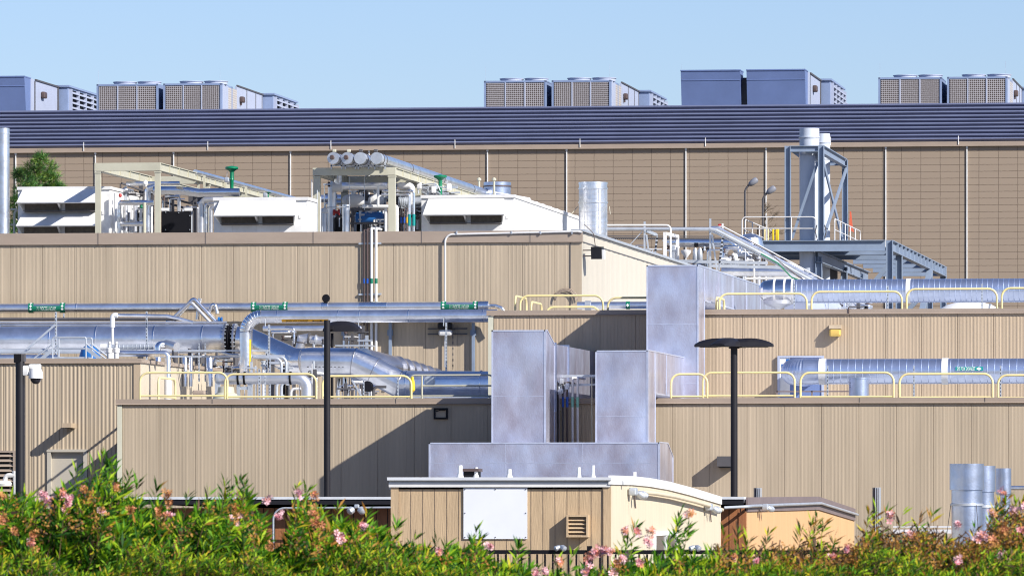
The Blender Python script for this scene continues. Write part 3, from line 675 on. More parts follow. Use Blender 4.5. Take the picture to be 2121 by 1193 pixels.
# ------------------------------------------------------------------ cream steel pipe frames on W3 roof
def hframe(label, cols, pt, ph, Y, depth, wpx, zb=ZR3, rear=()):
    t = thing('steel_portal', label, 'steel frame', (X_((cols[0] + cols[1]) / 2, Y), Y, zb), 'cream steel pipe frames on the upper left roof')
    w = M_(wpx, Y); x0, x1 = X_(cols[0], Y), X_(cols[1], Y); zt = Z_(pt, Y, cols[0]); h = M_(ph, Y)
    for y in [Y] + [Y + r for r in rear]:
        for x in (x0, x1 - w):
            b = MB(); b.box((x, y, zb), (x + w, y + w, zt - h - .02)); b.box((x - .015, y - .015, zt - h - .06), (x + w + .015, y + w + .015, zt - h - .02)); b.build('column', CREAMD, t, smooth=False)
        b = MB(); b.box((x0 - .02, y - .0, zt - h), (x1 + .01, y + w * 1.05, zt)); b.build('cross_beam', CREAMD, t, smooth=False)
    for x in (x0, x1 - w):
        b = MB(); b.box((x + .01, Y + w * 1.05, zt - h + .02), (x + w - .01, Y + depth, zt - .02)); b.box((x - .02, Y + w * 1.05, zt - .02), (x + w + .03, Y + depth, zt + .0)); b.box((x - .02, Y + w * 1.05, zt - h), (x + w + .03, Y + depth, zt - h + .02))
        y = Y + 1.5
        while y < Y + depth: b.box((x + w - .01, y, zt - h + .02), (x + w + .025, y + .03, zt - .02)); y += 1.5
        b.build('long_beam', CREAMD, t, smooth=False)
    return t
hframe('cream steel frame straddling the two stacked hoods at left', (197, 331), 338, 17, 192.3, 20, 11, rear=(8, 19.5))
f2 = hframe('cream steel frame carrying four silver pipes', (649, 818), 348, 16, 192.3, 26, 14, rear=(5, 25.5))
b = MB()
for k in range(2): p = P(724 + k * 31, 366, 192.8); b.tube([p, p - V((0, 0, M_(70, 192)))], .008, n=6)
b.build('hanger_rod', STEEL, f2)
# beam-top pipe on frame 1
t = thing('overhead_pipe', 'slim silver pipe running back above the left cream frame', 'pipe', P(406, 356, 198))
b = MB(); p0 = P(404, 357, 198); p1 = p0 + V((0, 20.0, 0)); b.sweep([p0, p1], M_(5.6, 198), 16); b.build('pipe_run', SILV2, t)
b = MB()
for k in range(5): y = 199 + k * 3.6; b.box((p0.x - .12, y, p0.z - .42), (p0.x - .06, y + .08, p0.z - .05)); b.box((p0.x + .06, y, p0.z - .42), (p0.x + .12, y + .08, p0.z - .05))
b.build('pipe_stand', CREAMD, t, smooth=False)
# four header pipes
labs = ['leftmost of the four capped silver pipes on the cream frame', 'second from left of the four capped silver pipes', 'third from left of the four capped silver pipes', 'rightmost capped silver pipe, seen running far back']
for i, px in enumerate((690, 719, 746, 780)):
    c = P(px, 328, 191.6); r = M_(12, 191.6)
    t = thing('header_pipe', labs[i], 'pipe', c - V((0, 0, r)), 'four header pipes on the cream frame')
    b = MB(); b.lathe(c, [(r, 0), (r, 26)], 28, (0, 1, 0)); 
    b.build('pipe_run', SILV2, t)
    b = MB(); b.lathe(c - V((0, .03, 0)), [(r - .01, 0), (r + .006, .0), (r + .006, .35)], 28, (0, 1, 0)); b.build('end_cap', SILVD if i < 2 else STEEL, t)
    b = MB()
    for y in (.45, 1.0, 6, 12.5, 19, 25): b.lathe(c + V((0, y, 0)), [(r, 0), (r + .012, 0), (r + .012, .04), (r, .04)], 28, (0, 1, 0))
    b.build('strap', DGREY, t)
    b = MB()
    for y in (.6, 7, 13, 19):
        for s in (-1, 1): b.box((c.x + s * .15 - .02, c.y + y, c.z - r - .12), (c.x + s * .15 + .02, c.y + y + .05, c.z - .02))
        b.box((c.x - .18, c.y + y, c.z - r - .04), (c.x + .18, c.y + y + .06, c.z - r - .01))
    b.build('saddle', STEEL, t, smooth=False)
    b = MB()
    if i < 2: b.lathe(c - V((.02, .06, -.02)), [(.05, -.06), (.07, -.02), (.04, .05)], 12, (0, 1, 0)); b.build('drain_plug', BROWN, t)
    b = MB(); q = P((692, 722, 747, 778)[i], 314, 191.8); 
    b.tube([q, V((q.x, q.y + .1, c.z + r - .01))], .012, n=6); b.bevbox(q + V((-.05, -.04, -.02)), q + V((.06, .05, .06)), .015); b.build('vent_valve', DGREY if i > 1 else CREAMD, t)

# ------------------------------------------------------------------ green valves
def green_valve(label, px, pt, pb, Y, wpx):
    c = P(px, pb, Y); zt = P(px, pt, Y).z; R = M_(wpx / 2, Y); h = zt - c.z
    t = thing('actuator_valve', label, 'valve', c, 'green actuator valves on the upper left roof')
    b = MB(); b.lathe(c, [(R * .28, 0), (R * .30, h * .35), (R * .36, h * .38), (R * .30, h * .45), (R * .30, h * .72), (R * .5, h * .78)], 18); b.build('valve_stem', GREEN, t)
    b = MB(); b.lathe(c, [(R * .45, h * .77), (R * .95, h * .86), (R, h * .88), (R, h * .93), (R * .9, h * .96), (R * .3, h * .985), (R * .2, h)], 24); b.build('diaphragm_housing', GREEN, t)
    b = MB(); q = c + V((-R * .75, -.05, h * .35)); b.bevbox(q + V((-.06, -.05, -.06)), q + V((.07, .06, .09)), .02); b.tube([q, q + V((.02, 0, h * .4))], .008, n=6); b.build('positioner', STEEL, t)
green_valve('tall green valve above the pipe beside the left cream frame', 480, 344, 390, 196.5, 28)
green_valve('green valve in front of the rightmost capped pipe', 912, 362, 404, 197.5, 28)
green_valve('small dark green valve low behind the middle white unit', 555, 398, 410, 199, 14)
# ------------------------------------------------------------------ piping of the left frame
GP = 'silver pipes around the left cream frame'
pipe('insulated_pipe', 'kinked bright pipe running right out of the left cream frame', 'pipe', [(318, 395), (372, 395), (412, 400), (452, 399), (496, 399)], 195.5, 9, SILV, 14, group=GP, k=3, ang=20, n=24)
pipe('insulated_pipe', 'straight grey pipe high inside the left cream frame', 'pipe', [(262, 381), (372, 380)], 197, 4.5, SILV2, group=GP)
pipe('insulated_pipe', 'thick upright pipe left of the right column in the left frame', 'pipe', [(306, 480), (306, 392), (322, 386)], 196, 6.5, SILV2, 8, group=GP)
pipe('insulated_pipe', 'horizontal bright pipe with white left end in the left frame', 'pipe', [(246, 490), (246, 420), (318, 420)], 195.2, 5.5, SILV, 6, group=GP)
pipe('insulated_pipe', 'low horizontal bright pipe near the parapet in the left frame', 'pipe', [(242, 464), (298, 464)], 195.4, 5, SILV, group=GP)
pipe('insulated_pipe', 'slim white upright at the left of the left frame piping', 'pipe', [(239.5, 480), (239.5, 400)], 194.8, 2.8, WHITE, group=GP)
pipe('insulated_pipe', 'pale upright pipe between slim white upright and thick pipe', 'pipe', [(299, 490), (299, 420)], 194.6, 3.6, CREAMD, group=GP)
for i, (px, r, lab) in enumerate(((261, 3.6, 'grey stub pipe nearest the slim white upright'), (280, 4.5, 'grey stub pipe in the middle of the left frame piping'), (268, 2.2, 'thin pale stub between the two grey stubs'))):
    pipe('stub_pipe', lab, 'pipe', [(px, 480), (px, 425 if r > 3 else 440)], 197 + i * .4, r, SILVD, group='stub pipes inside the left cream frame')
# elbows pair beside middle unit
for i, (px, lab) in enumerate(((417, 'outer pipe of the bent pair beside the middle white unit'), (426, 'middle pipe of the bent pair group beside the white unit'), (437, 'inner short pipe beside the middle white unit'))):
    pipe('bent_pipe', lab, 'pipe', [(px, 490), (px, 414 + i * 8), (462, 414 + i * 8)], 196 + i * .6, 6.5 - i * 1.0, SILVD if i != 1 else SILV, 13 - 3 * i, group='bent pipes beside the middle white unit', k=5, ang=20, n=20)
# black wind screen panel
t = thing('screen_panel', 'black sheet panel with bolted corners behind the left frame column', 'panel', P(364, 482, 198))
b = MB(); b.bevbox(P(334, 484, 198), P(396, 438, 198) + V((0, .06, 0)), .02); b.build('sheet', BLACK, t, smooth=False)
b = MB()
for px, py in ((343, 440), (370, 441), (393, 447), (343, 476), (393, 476)): p = P(px, py, 197.98); b.lathe(p, [(.012, -.01), (.018, .01)], 8, (0, 1, 0))
b.build('bolt', STEEL, t)
b = MB()
for px in (340, 388): p = P(px, 436, 198); b.bevbox(p + V((-.1, -.02, -.02)), p + V((.14, .1, .07)), .015)
b.build('bracket', WHITE, t)
t = thing('pipe_rack', 'dark sloping pipe support rack behind the black panel', 'pipe rack', P(380, 480, 201))
b = MB()
b.beam(P(345, 408, 201), P(402, 424, 201), .06, .06); b.beam(P(345, 420, 201), P(404, 438, 202), .10, .05); b.beam(P(358, 410, 201), P(358, 484, 201), .05, .05); b.beam(P(404, 395, 201), P(404, 484, 201), .12, .12); b.beam(P(392, 412, 203), P(430, 412, 203), .3, .25)
b.build('support_steel', DGREY, t, smooth=False)
t = thing('pipe_rack', 'dark slanted hanger trapeze inside the left cream frame', 'pipe rack', P(275, 420, 203))
b = MB(); b.beam(P(252, 380, 203), P(298, 396, 204), .05, .05); b.beam(P(249, 380, 203), P(249, 425, 203), .03, .03); b.beam(P(292, 383, 204), P(292, 420, 204), .12, .1); b.beam(P(256, 390, 203), P(285, 399, 204), .03, .03)
b.build('support_steel', DGREY, t, smooth=False)
for i, (px, py, r, m_, lab) in enumerate(((249, 405, 3.5, RED, 'small red-brown regulator above the bright pipe'), (301, 380, 6, WHITE, 'white bulged cap at the head of the thick upright'), (293, 428, 3.5, GREEN, 'small green fitting behind the pale upright'))):
    c = P(px, py, 195.2); o = MB().lathe(c, [(M_(r, 195) * .5, -M_(r, 195) * 1.2), (M_(r, 195), -.02), (M_(r, 195) * .8, .05), (M_(r, 195) * .3, M_(r, 195) * 1.1)], 14).build('pipe_fitting', m_); tag(o, lab, 'fitting')
# yellow-cream handrail left of first unit
o = MB().tube(pxs([(22, 434), (37, 434), (30, 440), (29, 486)], 197), .03, .08, 8).tube(pxs([(22, 466), (36, 466)], 197), .03, n=8).build('handrail', CREAM); tag(o, 'short cream handrail beside the left silver stack', 'railing')

# ------------------------------------------------------------------ equipment under the second frame
GE = 'pipework under the right cream frame'
pipe('insulated_pipe', 'fat silver crosspipe high under the right cream frame', 'pipe', [(700, 350), (700, 386), (802, 386)], 194.5, 8, SILV2, 10, group=GE, n=20)
o = MB().sweep(pxs([(690, 388), (709, 388)], 194.5), M_(10, 194), 18, True).build('elbow_cover', WHITEW); tag(o, 'pale elbow cover at the left end of the fat crosspipe', 'elbow')
pipe('insulated_pipe', 'thick upright pipe right of the left column in the right frame', 'pipe', [(688, 490), (688, 388)], 195.2, 9, SILVD, group=GE, n=20)
pipe('insulated_pipe', 'second upright fat pipe below the white vessel', 'pipe', [(717, 490), (717, 424)], 194.4, 8.5, SILV2, group=GE, n=20)
pipe('insulated_pipe', 'long horizontal pipe far behind the right frame vessels', 'pipe', [(662, 412), (830, 410)], 199, 8, SILV2, group=GE, n=20)
pipe('insulated_pipe', 'upper slim pipe turning down right of the right frame', 'pipe', [(792, 396), (857, 396), (857, 490)], 194.2, 2.8, SILV, 5, group=GE)
pipe('insulated_pipe', 'lower slim pipe turning down right of the right frame', 'pipe', [(790, 403.5), (848, 403.5), (848, 490)], 194.0, 2.6, SILV2, 4, group=GE)
pipe('insulated_pipe', 'white bent pipe crossing low in front of the right column', 'pipe', [(750, 428), (822, 428), (822, 490)], 193.9, 3.6, WHITE, 3, group=GE)
pipe('insulated_pipe', 'white upright with blue stripe left of the right column', 'pipe', [(799, 490), (799, 430)], 194.0, 3.2, WHITE, group=GE)
pipe('insulated_pipe', 'white upright pipe crossing the fat crosspipe', 'pipe', [(783, 428), (783, 386)], 193.7, 2.8, WHITE, group=GE)
pipe('insulated_pipe', 'big white elbow pipe right of the right frame', 'pipe', [(826, 385), (853, 385), (853, 440)], 195.5, 7, WHITE, 8, group=GE, n=20)
pipe('conduit', 'thin grey conduit bowing over the pale elbow at the left column', 'conduit', [(667, 490), (667, 430), (725, 429)], 193.5, 1.2, STEEL, 12)
for px, lab in ((646, 'thin conduit just left of the right frame'), (657, 'thin conduit strapped on the left column'), (664, 'thin pale conduit right of the left column')):
    pipe('conduit', lab, 'conduit', [(px, 490), (px, 372 + (px - 646) * 2)], 192.0, 1.1, WHITE if px != 657 else STEEL, group='thin conduits on the right cream frame')
o = MB().lathe(P(671, 442, 194), [(M_(8, 194), 0), (M_(9, 194), .02), (M_(7, 194), .12), (.01, .16)], 20).build('pipe_elbow', WHITEW); tag(o, 'pale domed elbow under the bowed conduit', 'elbow')
pipe('insulated_pipe', 'short fat pipe under the pale domed elbow', 'pipe', [(672, 490), (672, 440)], 194.8, 6, SILVD, group=GE, n=18)
def vessel(label, px, py, wx, wz, Y, m, nozzle=True):
    c = P(px, py, Y); rx, rz = M_(wx / 2, Y), M_(wz / 2, Y); t = thing('filter_vessel', label, 'vessel', c - V((0, 0, rz)), 'pale filter vessels under the right frame')
    b = MB(); pr = [(rz * math.sin(math.pi * i / 10) ** .6, -rx * math.cos(math.pi * i / 10)) for i in range(11)]; b.lathe(c, pr, 24, (1, 0, 0)); b.build('tank', m, t)
    b = MB(); b.lathe(c + V((0, 0, rz * .8)), [(rz * .35, 0), (rz * .35, rz * .5), (rz * .5, rz * .5), (rz * .5, rz * .7)], 14); b.box(c + V((-rx * .6, -rz, -rz * .9)), c + V((-rx * .52, -rz * .9, rz * .4))); b.build('nozzle', STEEL, t)
vessel('large pale vessel in the middle of the right frame', 732, 416, 48, 28, 196, WHITEW)
vessel('smaller pale vessel next to the right column', 779, 416, 34, 26, 196.5, WHITEW)
t = thing('pump_skid', 'dark pump skid with blue tank low under the right frame', 'pump skid', P(762, 484, 196))
b = MB()
for px in (728, 798): 
    for y in (195, 197.2): p = P(px, 484, y); b.box(p, V((p.x + .06, y + .06, Z_(434, y))))
b.beam(P(725, 434, 195), P(800, 433, 195), .07, .10); b.beam(P(725, 463, 195), P(800, 462, 195), .06, .06); b.beam(P(725, 434, 197.2), P(800, 433, 197.2), .07, .10)
b.build('skid_frame', DGREY, t, smooth=False)
b = MB(); b.lathe(P(735, 452, 196.3), [(.02, 0), (.16, .05), (.18, .15), (.18, .75), (.16, .85), (.02, .9)], 18, (1, 0, 0)); b.build('tank', BLUEP, t)
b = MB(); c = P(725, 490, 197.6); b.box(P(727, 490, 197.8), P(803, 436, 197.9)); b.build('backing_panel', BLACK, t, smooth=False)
b = MB()
rnd = random.Random(4)
for i in range(26):
    p = P(rnd.uniform(728, 800), rnd.uniform(438, 478), rnd.uniform(195.6, 197.4)); q = p + V((rnd.choice((.1, .25, .4)), 0, 0)) if rnd.random() < .5 else p + V((0, 0, rnd.uniform(.1, .35))); b.tube([p, q], rnd.uniform(.012, .035), n=8)
b.build('small_piping', STEEL, t)
b = MB()
for px in (775, 781, 787): p = P(px, 466, 195.2); b.lathe(p, [(.025, 0), (.035, .03), (.03, .12), (.01, .16)], 10)
b.build('filter_bottle', WHITE, t)
t = thing('motor_pump', 'dark red flanged pump between the two fat uprights', 'pump', P(701, 484, 195))
b = MB(); b.lathe(P(691, 440, 195), [(.06, 0), (.09, 0), (.09, .04), (.05, .05), (.05, .13), (.09, .14), (.09, .18), (.06, .18)], 18, (1, 0, 0)); b.build('flange', RED, t)
b = MB(); b.lathe(P(701, 484, 195), [(.10, 0), (.12, .05), (.12, .45), (.06, .5)], 16); b.build('pump_body', BLACK, t)
b = MB(); b.tube([P(703, 470, 194.8), P(703, 452, 194.8)], .02, n=8); b.build('gauge', STEEL, t)
for i, (px, m_, lab) in enumerate(((831, LBLUE, 'thin tube with blue band in the bundle by the third unit'), (837.5, LBLUE, 'thin tube with second blue band in the bundle'), (843, BROWN, 'thin brown tube in the bundle by the third unit'))):
    t = thing('sample_tube', lab, 'tube', P(px, 484, 194.5), 'thin tubes beside the third white unit')
    MB().tube(pxs([(px, 488), (px, 432)], 194.5), .02, n=8).build('tube_run', BROWN, t)
    MB().tube(pxs([(px, 462), (px, 450)], 194.5), .026, n=8).build('label_band', m_ if i < 2 else LYEL, t)
for px, lab in ((848, 'teal band on the inner slim downpipe'), (857, 'teal band on the outer slim downpipe')):
    o = MB().tube(pxs([(px, 468), (px, 444)], 193.98), .045, n=10).build('pipe_marker', TEAL); tag(o, lab, 'pipe marker', 'teal pipe markers')
t = thing('valve_cluster', 'cluster of grey rings and brass valves behind the slim downpipes', 'valves', P(868, 484, 196))
b = MB()
for k in range(6): b.lathe(P(826 + k * 4, 420, 196 + k * .1), [(.13, 0), (.16, 0), (.16, .03), (.13, .03)], 18, (1, 0, 0))
b.tube(pxs([(840, 418), (872, 418)], 196.4), .14, n=16); b.tube(pxs([(842, 440), (872, 440)], 196.6), .17, n=16); b.build('flange_stack', STEEL, t)
b = MB(); rnd = random.Random(9)
for i in range(22):
    p = P(rnd.uniform(826, 870), rnd.uniform(428, 478), rnd.uniform(195.4, 196.2)); b.tube([p, p + V((rnd.uniform(.08, .2), 0, rnd.uniform(-.05, .05)))], rnd.uniform(.02, .05), n=8)
b.build('valve_body', DGREY, t)
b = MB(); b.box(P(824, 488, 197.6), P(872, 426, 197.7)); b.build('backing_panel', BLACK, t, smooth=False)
t = thing('valve_tree', 'tangle of small tubes and fittings in front of the rightmost capped pipe', 'tubing', P(890, 404, 197))
b = MB(); rnd = random.Random(5)
b.tube(pxs([(866, 402), (866, 384), (905, 380), (912, 396)], 197), .018, .3, 8); b.tube(pxs([(886, 404), (886, 386), (900, 384)], 197.2), .02, .15, 8)
for i in range(20):
    p = P(rnd.uniform(862, 935), rnd.uniform(384, 402), rnd.uniform(197, 199)); b.tube([p, p + V((rnd.uniform(-.2, .3), 0, rnd.uniform(-.1, .1)))], rnd.uniform(.012, .03), n=6)
b.build('tube_run', STEEL, t)
b = MB()
for px, py in ((868, 385), (898, 393), (930, 388)): p = P(px, py, 197); b.bevbox(p + V((-.07, -.05, -.1)), p + V((.07, .05, .1)), .02)
b.build('fitting', WHITEW, t)
o = MB().beam(P(920, 388, 198), P(948, 388, 198), .1, .08).build('support_channel', STEEL); tag(o, 'pale horizontal channel right of the second green valve', 'bracket')
# behind-frame pipes left (hides deep gap)
for i, (a, b_, y, m_, lab) in enumerate((((664, 430), (664, 478), 200, WHITEW, 'pale drum edge behind the left column of the right frame'),)):
    o = MB().lathe(P(655, 484, 201), [(.3, 0), (.3, .55), (.1, .7)], 20).build('storage_drum', DGREY); tag(o, lab, 'drum')

# ------------------------------------------------------------------ things fixed on W3 front and end wall
ys = Y3 - .10
GC = 'vertical conduits on the upper left building'
for px, r, m_, top, lab in ((754, 1.5, BROWN, 476, 'thin brown conduit, leftmost of the wall bundle'), (761, 2.0, BROWN, 474, 'thicker brown conduit in the wall bundle'), (769.5, 2.9, WHITEW, 473, 'pale pipe in the wall bundle, left of the last'), (779, 2.9, WHITEW, 473, 'pale pipe at the right of the wall bundle')):
    t = thing('wall_pipe', lab, 'pipe', P(px, 722, ys), GC)
    MB().tube([P(px, 760, ys), P(px, top, ys), V((P(px, top, ys).x, Y3 + .8, P(px, top, ys).z))], M_(r, ys), .08, 10).build('pipe_run', m_, t)
    MB().tube(pxs([(px, 587), (px, 577)], ys - .01), M_(r + .25, ys), n=10).build('label_band', LBLUE if px < 765 else LGREEN, t)
t = thing('strut_channel', 'upper strut rail behind the wall pipe bundle', 'bracket', P(765, 505, ys), 'strut rails behind the pipe bundle'); MB().beam(P(743, 505, ys + .05), P(790, 504, ys + .05), .05, .05).build('rail', STEEL, t, smooth=False)
t = copy_tree(t); t.location = P(765, 610, ys); t['label'] = 'lower strut rail behind the wall pipe bundle'
t = thing('corner_conduit', 'pale conduit rising up the wall and bending right along the parapet', 'conduit', P(922, 720, ys))
MB().tube([P(922, 760, ys), P(922, 486, ys), P(1196, 479.5, ys), P(1206, 481, ys)], M_(2.1, ys), M_(16, ys), 10, 8).build('pipe_run', WHITEW, t)
b = MB()
for px in (946, 1060, 1120, 1185): p = P(px, 482, ys); b.box(p + V((-.02, -.04, -.04)), p + V((.02, .1, .04)))
b.build('clip', STEEL, t, smooth=False)
t = thing('flood_light', 'small bronze flood light on the cream end wall', 'light', PS(1226, 522, X3 + .25))
c = PS(1226, 521, X3 + .25); b = MB(); b.prism([c + V((0, -.25, .12)), c + V((0, .25, .14)), c + V((0, .30, -.18)), c + V((0, -.18, -.22))], (.30, 0, 0)); b.build('lamp_housing', DARK, t, smooth=False)
b = MB(); b.prism([c + V((.30, -.2, .04)), c + V((.30, .2, .05)), c + V((.30, .22, -.2)), c + V((.30, -.15, -.22))], (.05, 0, 0)); b.build('lens', WHITEW, t, smooth=False)
b = MB(); b.beam(c + V((-.24, -.1, .03)), c + V((.0, -.1, .03)), .03, .03); b.beam(c + V((-.24, -.1, -.13)), c + V((.0, -.1, -.13)), .03, .03); b.tube([c + V((.1, 0, .12)), c + V((.05, 0, .5)), c + V((-.2, -.1, .75))], .012, .2, 6); b.build('bracket', BROWN, t)
# coil of hose on the wall by the corner
t = thing('coiled_hose', 'faint coiled tan hose hanging on the wall near its corner', 'hose', P(1172, 630, ys))
b = MB()
for k in range(3):
    c = P(1172, 622, ys + .02 * k); R = M_(20 + 2.5 * k, ys); b.sweep([c + V((R * math.cos(a), 0, R * math.sin(a))) for a in [math.pi * j / 14 for j in range(15)]], .014, 6)
b.build('hose_loop', TAND, t)
# ------------------------------------------------------------------ yellow roof railings
def hoop(label, pl, pr, pt, pb, Y, zb, m=YEL, r=.028, mid=None, bend=.22, group='yellow roof guard rails', flip=False, lowpx=None, ends=(1, 1)):
    x0, x1 = X_(pl, Y), X_(pr, Y); z0, z1 = Z_(pt, Y, pl), Z_(pt, Y, pr)
    t = thing('guard_rail', label, 'railing', ((x0 + x1) / 2, Y, zb), group)
    b = MB(); b.tube([(x0, Y, zb), (x0, Y, z0), (x1, Y, z0), (x1, Y, zb)], r, bend, 10, 6); b.build('hoop', m, t)
    zm = Z_(pb, Y, pl)
    b = MB(); b.tube([(x0 + r, Y, zm), (x1 - r, Y, zm)], r * .9, n=8); b.build('lower_rail', m, t)
    for x in (x0, x1):
        b = MB(); b.box((x - .06, Y - .06, zb), (x + .06, Y + .12, zb + .015)); b.build('base_plate', m, t, smooth=False)
    return t
YA = 165.55
def sidehoop(label, px, pt, Ya, Yb, zb, m=YEL, r=.031, group='yellow roof guard rails'):
    X = X_(px, Ya); z = Z_(pt, Ya, px); t = thing('guard_rail', label, 'railing', (X, (Ya + Yb) / 2, zb), group)
    MB().tube([(X, Ya, zb), (X, Ya, z), (X, Yb, z), (X, Yb, zb)], r, .2, 10, 5).build('hoop', m, t)
    MB().tube([(X, Ya, (z + zb) / 2), (X, Yb, (z + zb) / 2)], r * .9, n=8).build('lower_rail', m, t)
hoop('long yellow guard rail at the left end of the low roof', 290, 471, 772, 820, YA, ZR1)
hoop('yellow guard rail in front of the dull pipe with black clamps', 466, 655, 775, 822, YA, ZR1)
hoop('yellow guard rail running right from behind the middle lamp post', 668, 852, 779, 822, YA, ZR1)
t = hoop('cream grey guard rail ending behind the left tall duct', 850, 1022, 777, 820, YA + .4, ZR1, CREAMD, .022, bend=.12, group=None)
b = MB(); x = X_(874, YA + .4); b.tube([(x, YA + .4, ZR1), (x, YA + .4, Z_(777, YA + .4, 874))], .025, n=8); b.build('post', CREAMD, t)
b = MB(); b.tube([(X_(876, YA + .4), YA + .4, Z_(799, YA + .4, 900)), (X_(1020, YA + .4), YA + .4, Z_(799, YA + .4, 900))], .02, n=8); b.build('middle_rail', CREAMD, t)
b = MB(); b.lathe(P(854, 812, YA + .3), [(.03, 0), (.07, .05), (.06, .25), (.03, .38)], 10); o = b.build('rope_coil', YELS); tag(o, 'bright yellow rope coil hung on the cream grey rail', 'rope')
sidehoop('short yellow side rail standing left of the riser pipe on the low roof', 328, 782, 168, 170.3, ZR1)
hoop('short yellow guard rail just right of the elbow duct', 1390, 1465, 775, 821, YA, ZR1)
hoop('yellow guard rail crossed by the right lamp post', 1456, 1646, 772, 820, YA, ZR1)
hoop('yellow guard rail in front of the round vent drum', 1658, 1851, 772, 822, YA, ZR1)
hoop('yellow guard rail under the teal lettered label', 1863, 2056, 774.5, 823, YA, ZR1)
hoop('yellow guard rail cut by the right frame edge on the low roof', 2067, 2260, 777, 824, YA, ZR1)
YB_ = 172.6
hoop('yellow guard rail on the raised roof before the cream end wall', 1077, 1249, 613, 660, YB_, ZR2)
hoop('yellow guard rail on the raised roof ending at the tallest duct', 1259, 1400, 617, 660, YB_, ZR2)
sidehoop('yellow rail turning back from the raised roof corner', 1067, 613, 172.7, 174.9, ZR2, r=.028)
sidehoop('second short yellow rail stepping back on the raised roof', 1100, 625, 175.1, 177.2, ZR2, r=.028)
hoop('low far yellow rail seen over the raised parapet', 1130, 1242, 636, 660, 178, ZR2)
hoop('yellow guard rail under the shiny duct end on the raised roof', 1490, 1671, 609, 660, YB_, ZR2)
hoop('yellow guard rail second from the shiny duct end', 1681, 1868, 604.5, 660, YB_, ZR2)
hoop('yellow guard rail in front of the white vessel top', 1878, 2065, 599, 660, YB_, ZR2)
hoop('yellow guard rail cut by the right frame edge on the raised roof', 2075, 2262, 597, 660, YB_, ZR2)
sidehoop('short yellow side rail beside the tallest duct', 1484, 616, 172.7, 174.6, ZR2)

# ------------------------------------------------------------------ piping between the upper left wall and the low roof
def hpipe(t, name, pa, pb, py, Y, r, m, n=24):
    z = P((pa + pb) / 2, py, Y).z; R = M_(r, Y); x0, x1 = X_(pa, Y), X_(pb, Y)
    MB().sweep([(x0, Y, z), (x1, Y, z)], R, n).build(name, m, t); return z, R
YV = 185.5
t = thing('vacuum_pipe', 'long silver pipe with green lettered labels along the upper wall', 'pipe', P(500, 637, YV))
z, R = hpipe(t, 'pipe_run', -160, 1013, 636.5, YV, 10.2, SILV2, 28)
for a, e in ((60, 136), (521, 597), (914, 991)):
    xa_, xb_ = X_(a, YV), X_(e, YV); rw = M_(11, YV)
    l = cyl_label(t, 'pipe_label', xa_ + rw, xb_ - rw, YV, z, R + .006, -42, 22, LGREEN)
    cyl_text(l, 'PV. PROCESS VACUUM', xa_ + rw * 1.7, xb_ - rw * 1.7, YV, z, R + .011, -9, .115, LWHITE)
    for s, x in ((0, xa_), (1, xb_ - rw)):
        MB().sweep([(x, YV, z), (x + rw, YV, z)], R + .006, 28, False).build('marker_band', LGREEN, l)
        xm = x + rw / 2; b = MB()
        for a0 in (-15, 20, 60):
            q = math.radians(a0); 
            pts = [(xm - .04, q - .05), (xm, q + .28), (xm + .04, q - .05), (xm, q - .25)]
            b.add([(xx, YV - (R + .012) * math.cos(aa), z + (R + .012) * math.sin(aa)) for xx, aa in pts], [(0, 1, 2, 3)])
        b.build('arrow_mark', LWHITE, l, smooth=False)
for px in (158, 440, 667, 745, 800, 985):
    x = X_(px, YV); MB().sweep([(x, YV, z), (x + .03, YV, z)], R + .01, 28).build('joint_band', SILV, t)
for a, e in ((669, 680), (992, 1012), (746, 800)):
    MB().sweep([(X_(a, YV), YV, z), (X_(e, YV), YV, z)], R + (.03 if a != 746 else .008), 28).build('sleeve', SILV, t)
MB().tube(pxs([(1010, 633), (1026, 633), (1040, 638), (1050, 660)], YV), M_(4, YV), .1, 12).build('end_bend', SILV, t)
c = P(675.5, 618, YV - .1); t2 = thing('hand_wheel', 'black valve hand wheel on top of the lettered pipe', 'valve', c)
b = MB(); b.lathe(c - V((0, .05, 0)), [(.055, 0), (.10, .0), (.115, .03), (.10, .06), (.055, .06)], 20, (0, 1, 0)); b.box(c + V((-.1, -.04, -.015)), c + V((.1, -.01, .015))); b.box(c + V((-.015, -.04, -.1)), c + V((.015, -.01, .1))); b.build('wheel', BLACK, t2)
MB().tube([c + V((0, .02, 0)), c + V((0, .1, -.16))], .04, n=10).build('stem', STEEL, t2)
# large left duct with bolted flanges
YL = 180.0
t = thing('exhaust_main', 'very large silver duct entering from the left with black bolted flanges', 'duct', P(230, 704, YL))
zL, RL = hpipe(t, 'duct_run', -160, 466, 704, YL, 29, SILV2, 40)
b = MB()
for px in (0, 105, 200, 320, 420): x = X_(px, YL); b.sweep([(x, YL, zL), (x + .035, YL, zL)], RL + .012, 40)
b.build('joint_band', SILV, t)
for px in (466, 485): x = X_(px, YL); q = MB(); q.sweep([(x, YL, zL), (x + .05, YL, zL)], RL + .06, 32); q = q.build('flange', SILVK, t); k = MB(); bolt_ring(k, (x + .025, YL, zL), (1, 0, 0), RL + .035, 22, .014, .06); k.build('bolts', STEEL, q)
x = X_(470, YL); MB().rings((x, YL, zL), (x + M_(17, YL), YL, zL), RL - .01, .05, .03, .018).build('rubber_joint', BLACK, t)
b = MB(); x = X_(492, YL)
pts = [P(492, 704, YL), P(512, 705, YL), P(607, 748, YL - .4), P(690, 752, YL - .4)]
MB().sweep(fillet(pts, .25, 2), RL * .985, 36).build('offset_run', SILV, t, ang=12)
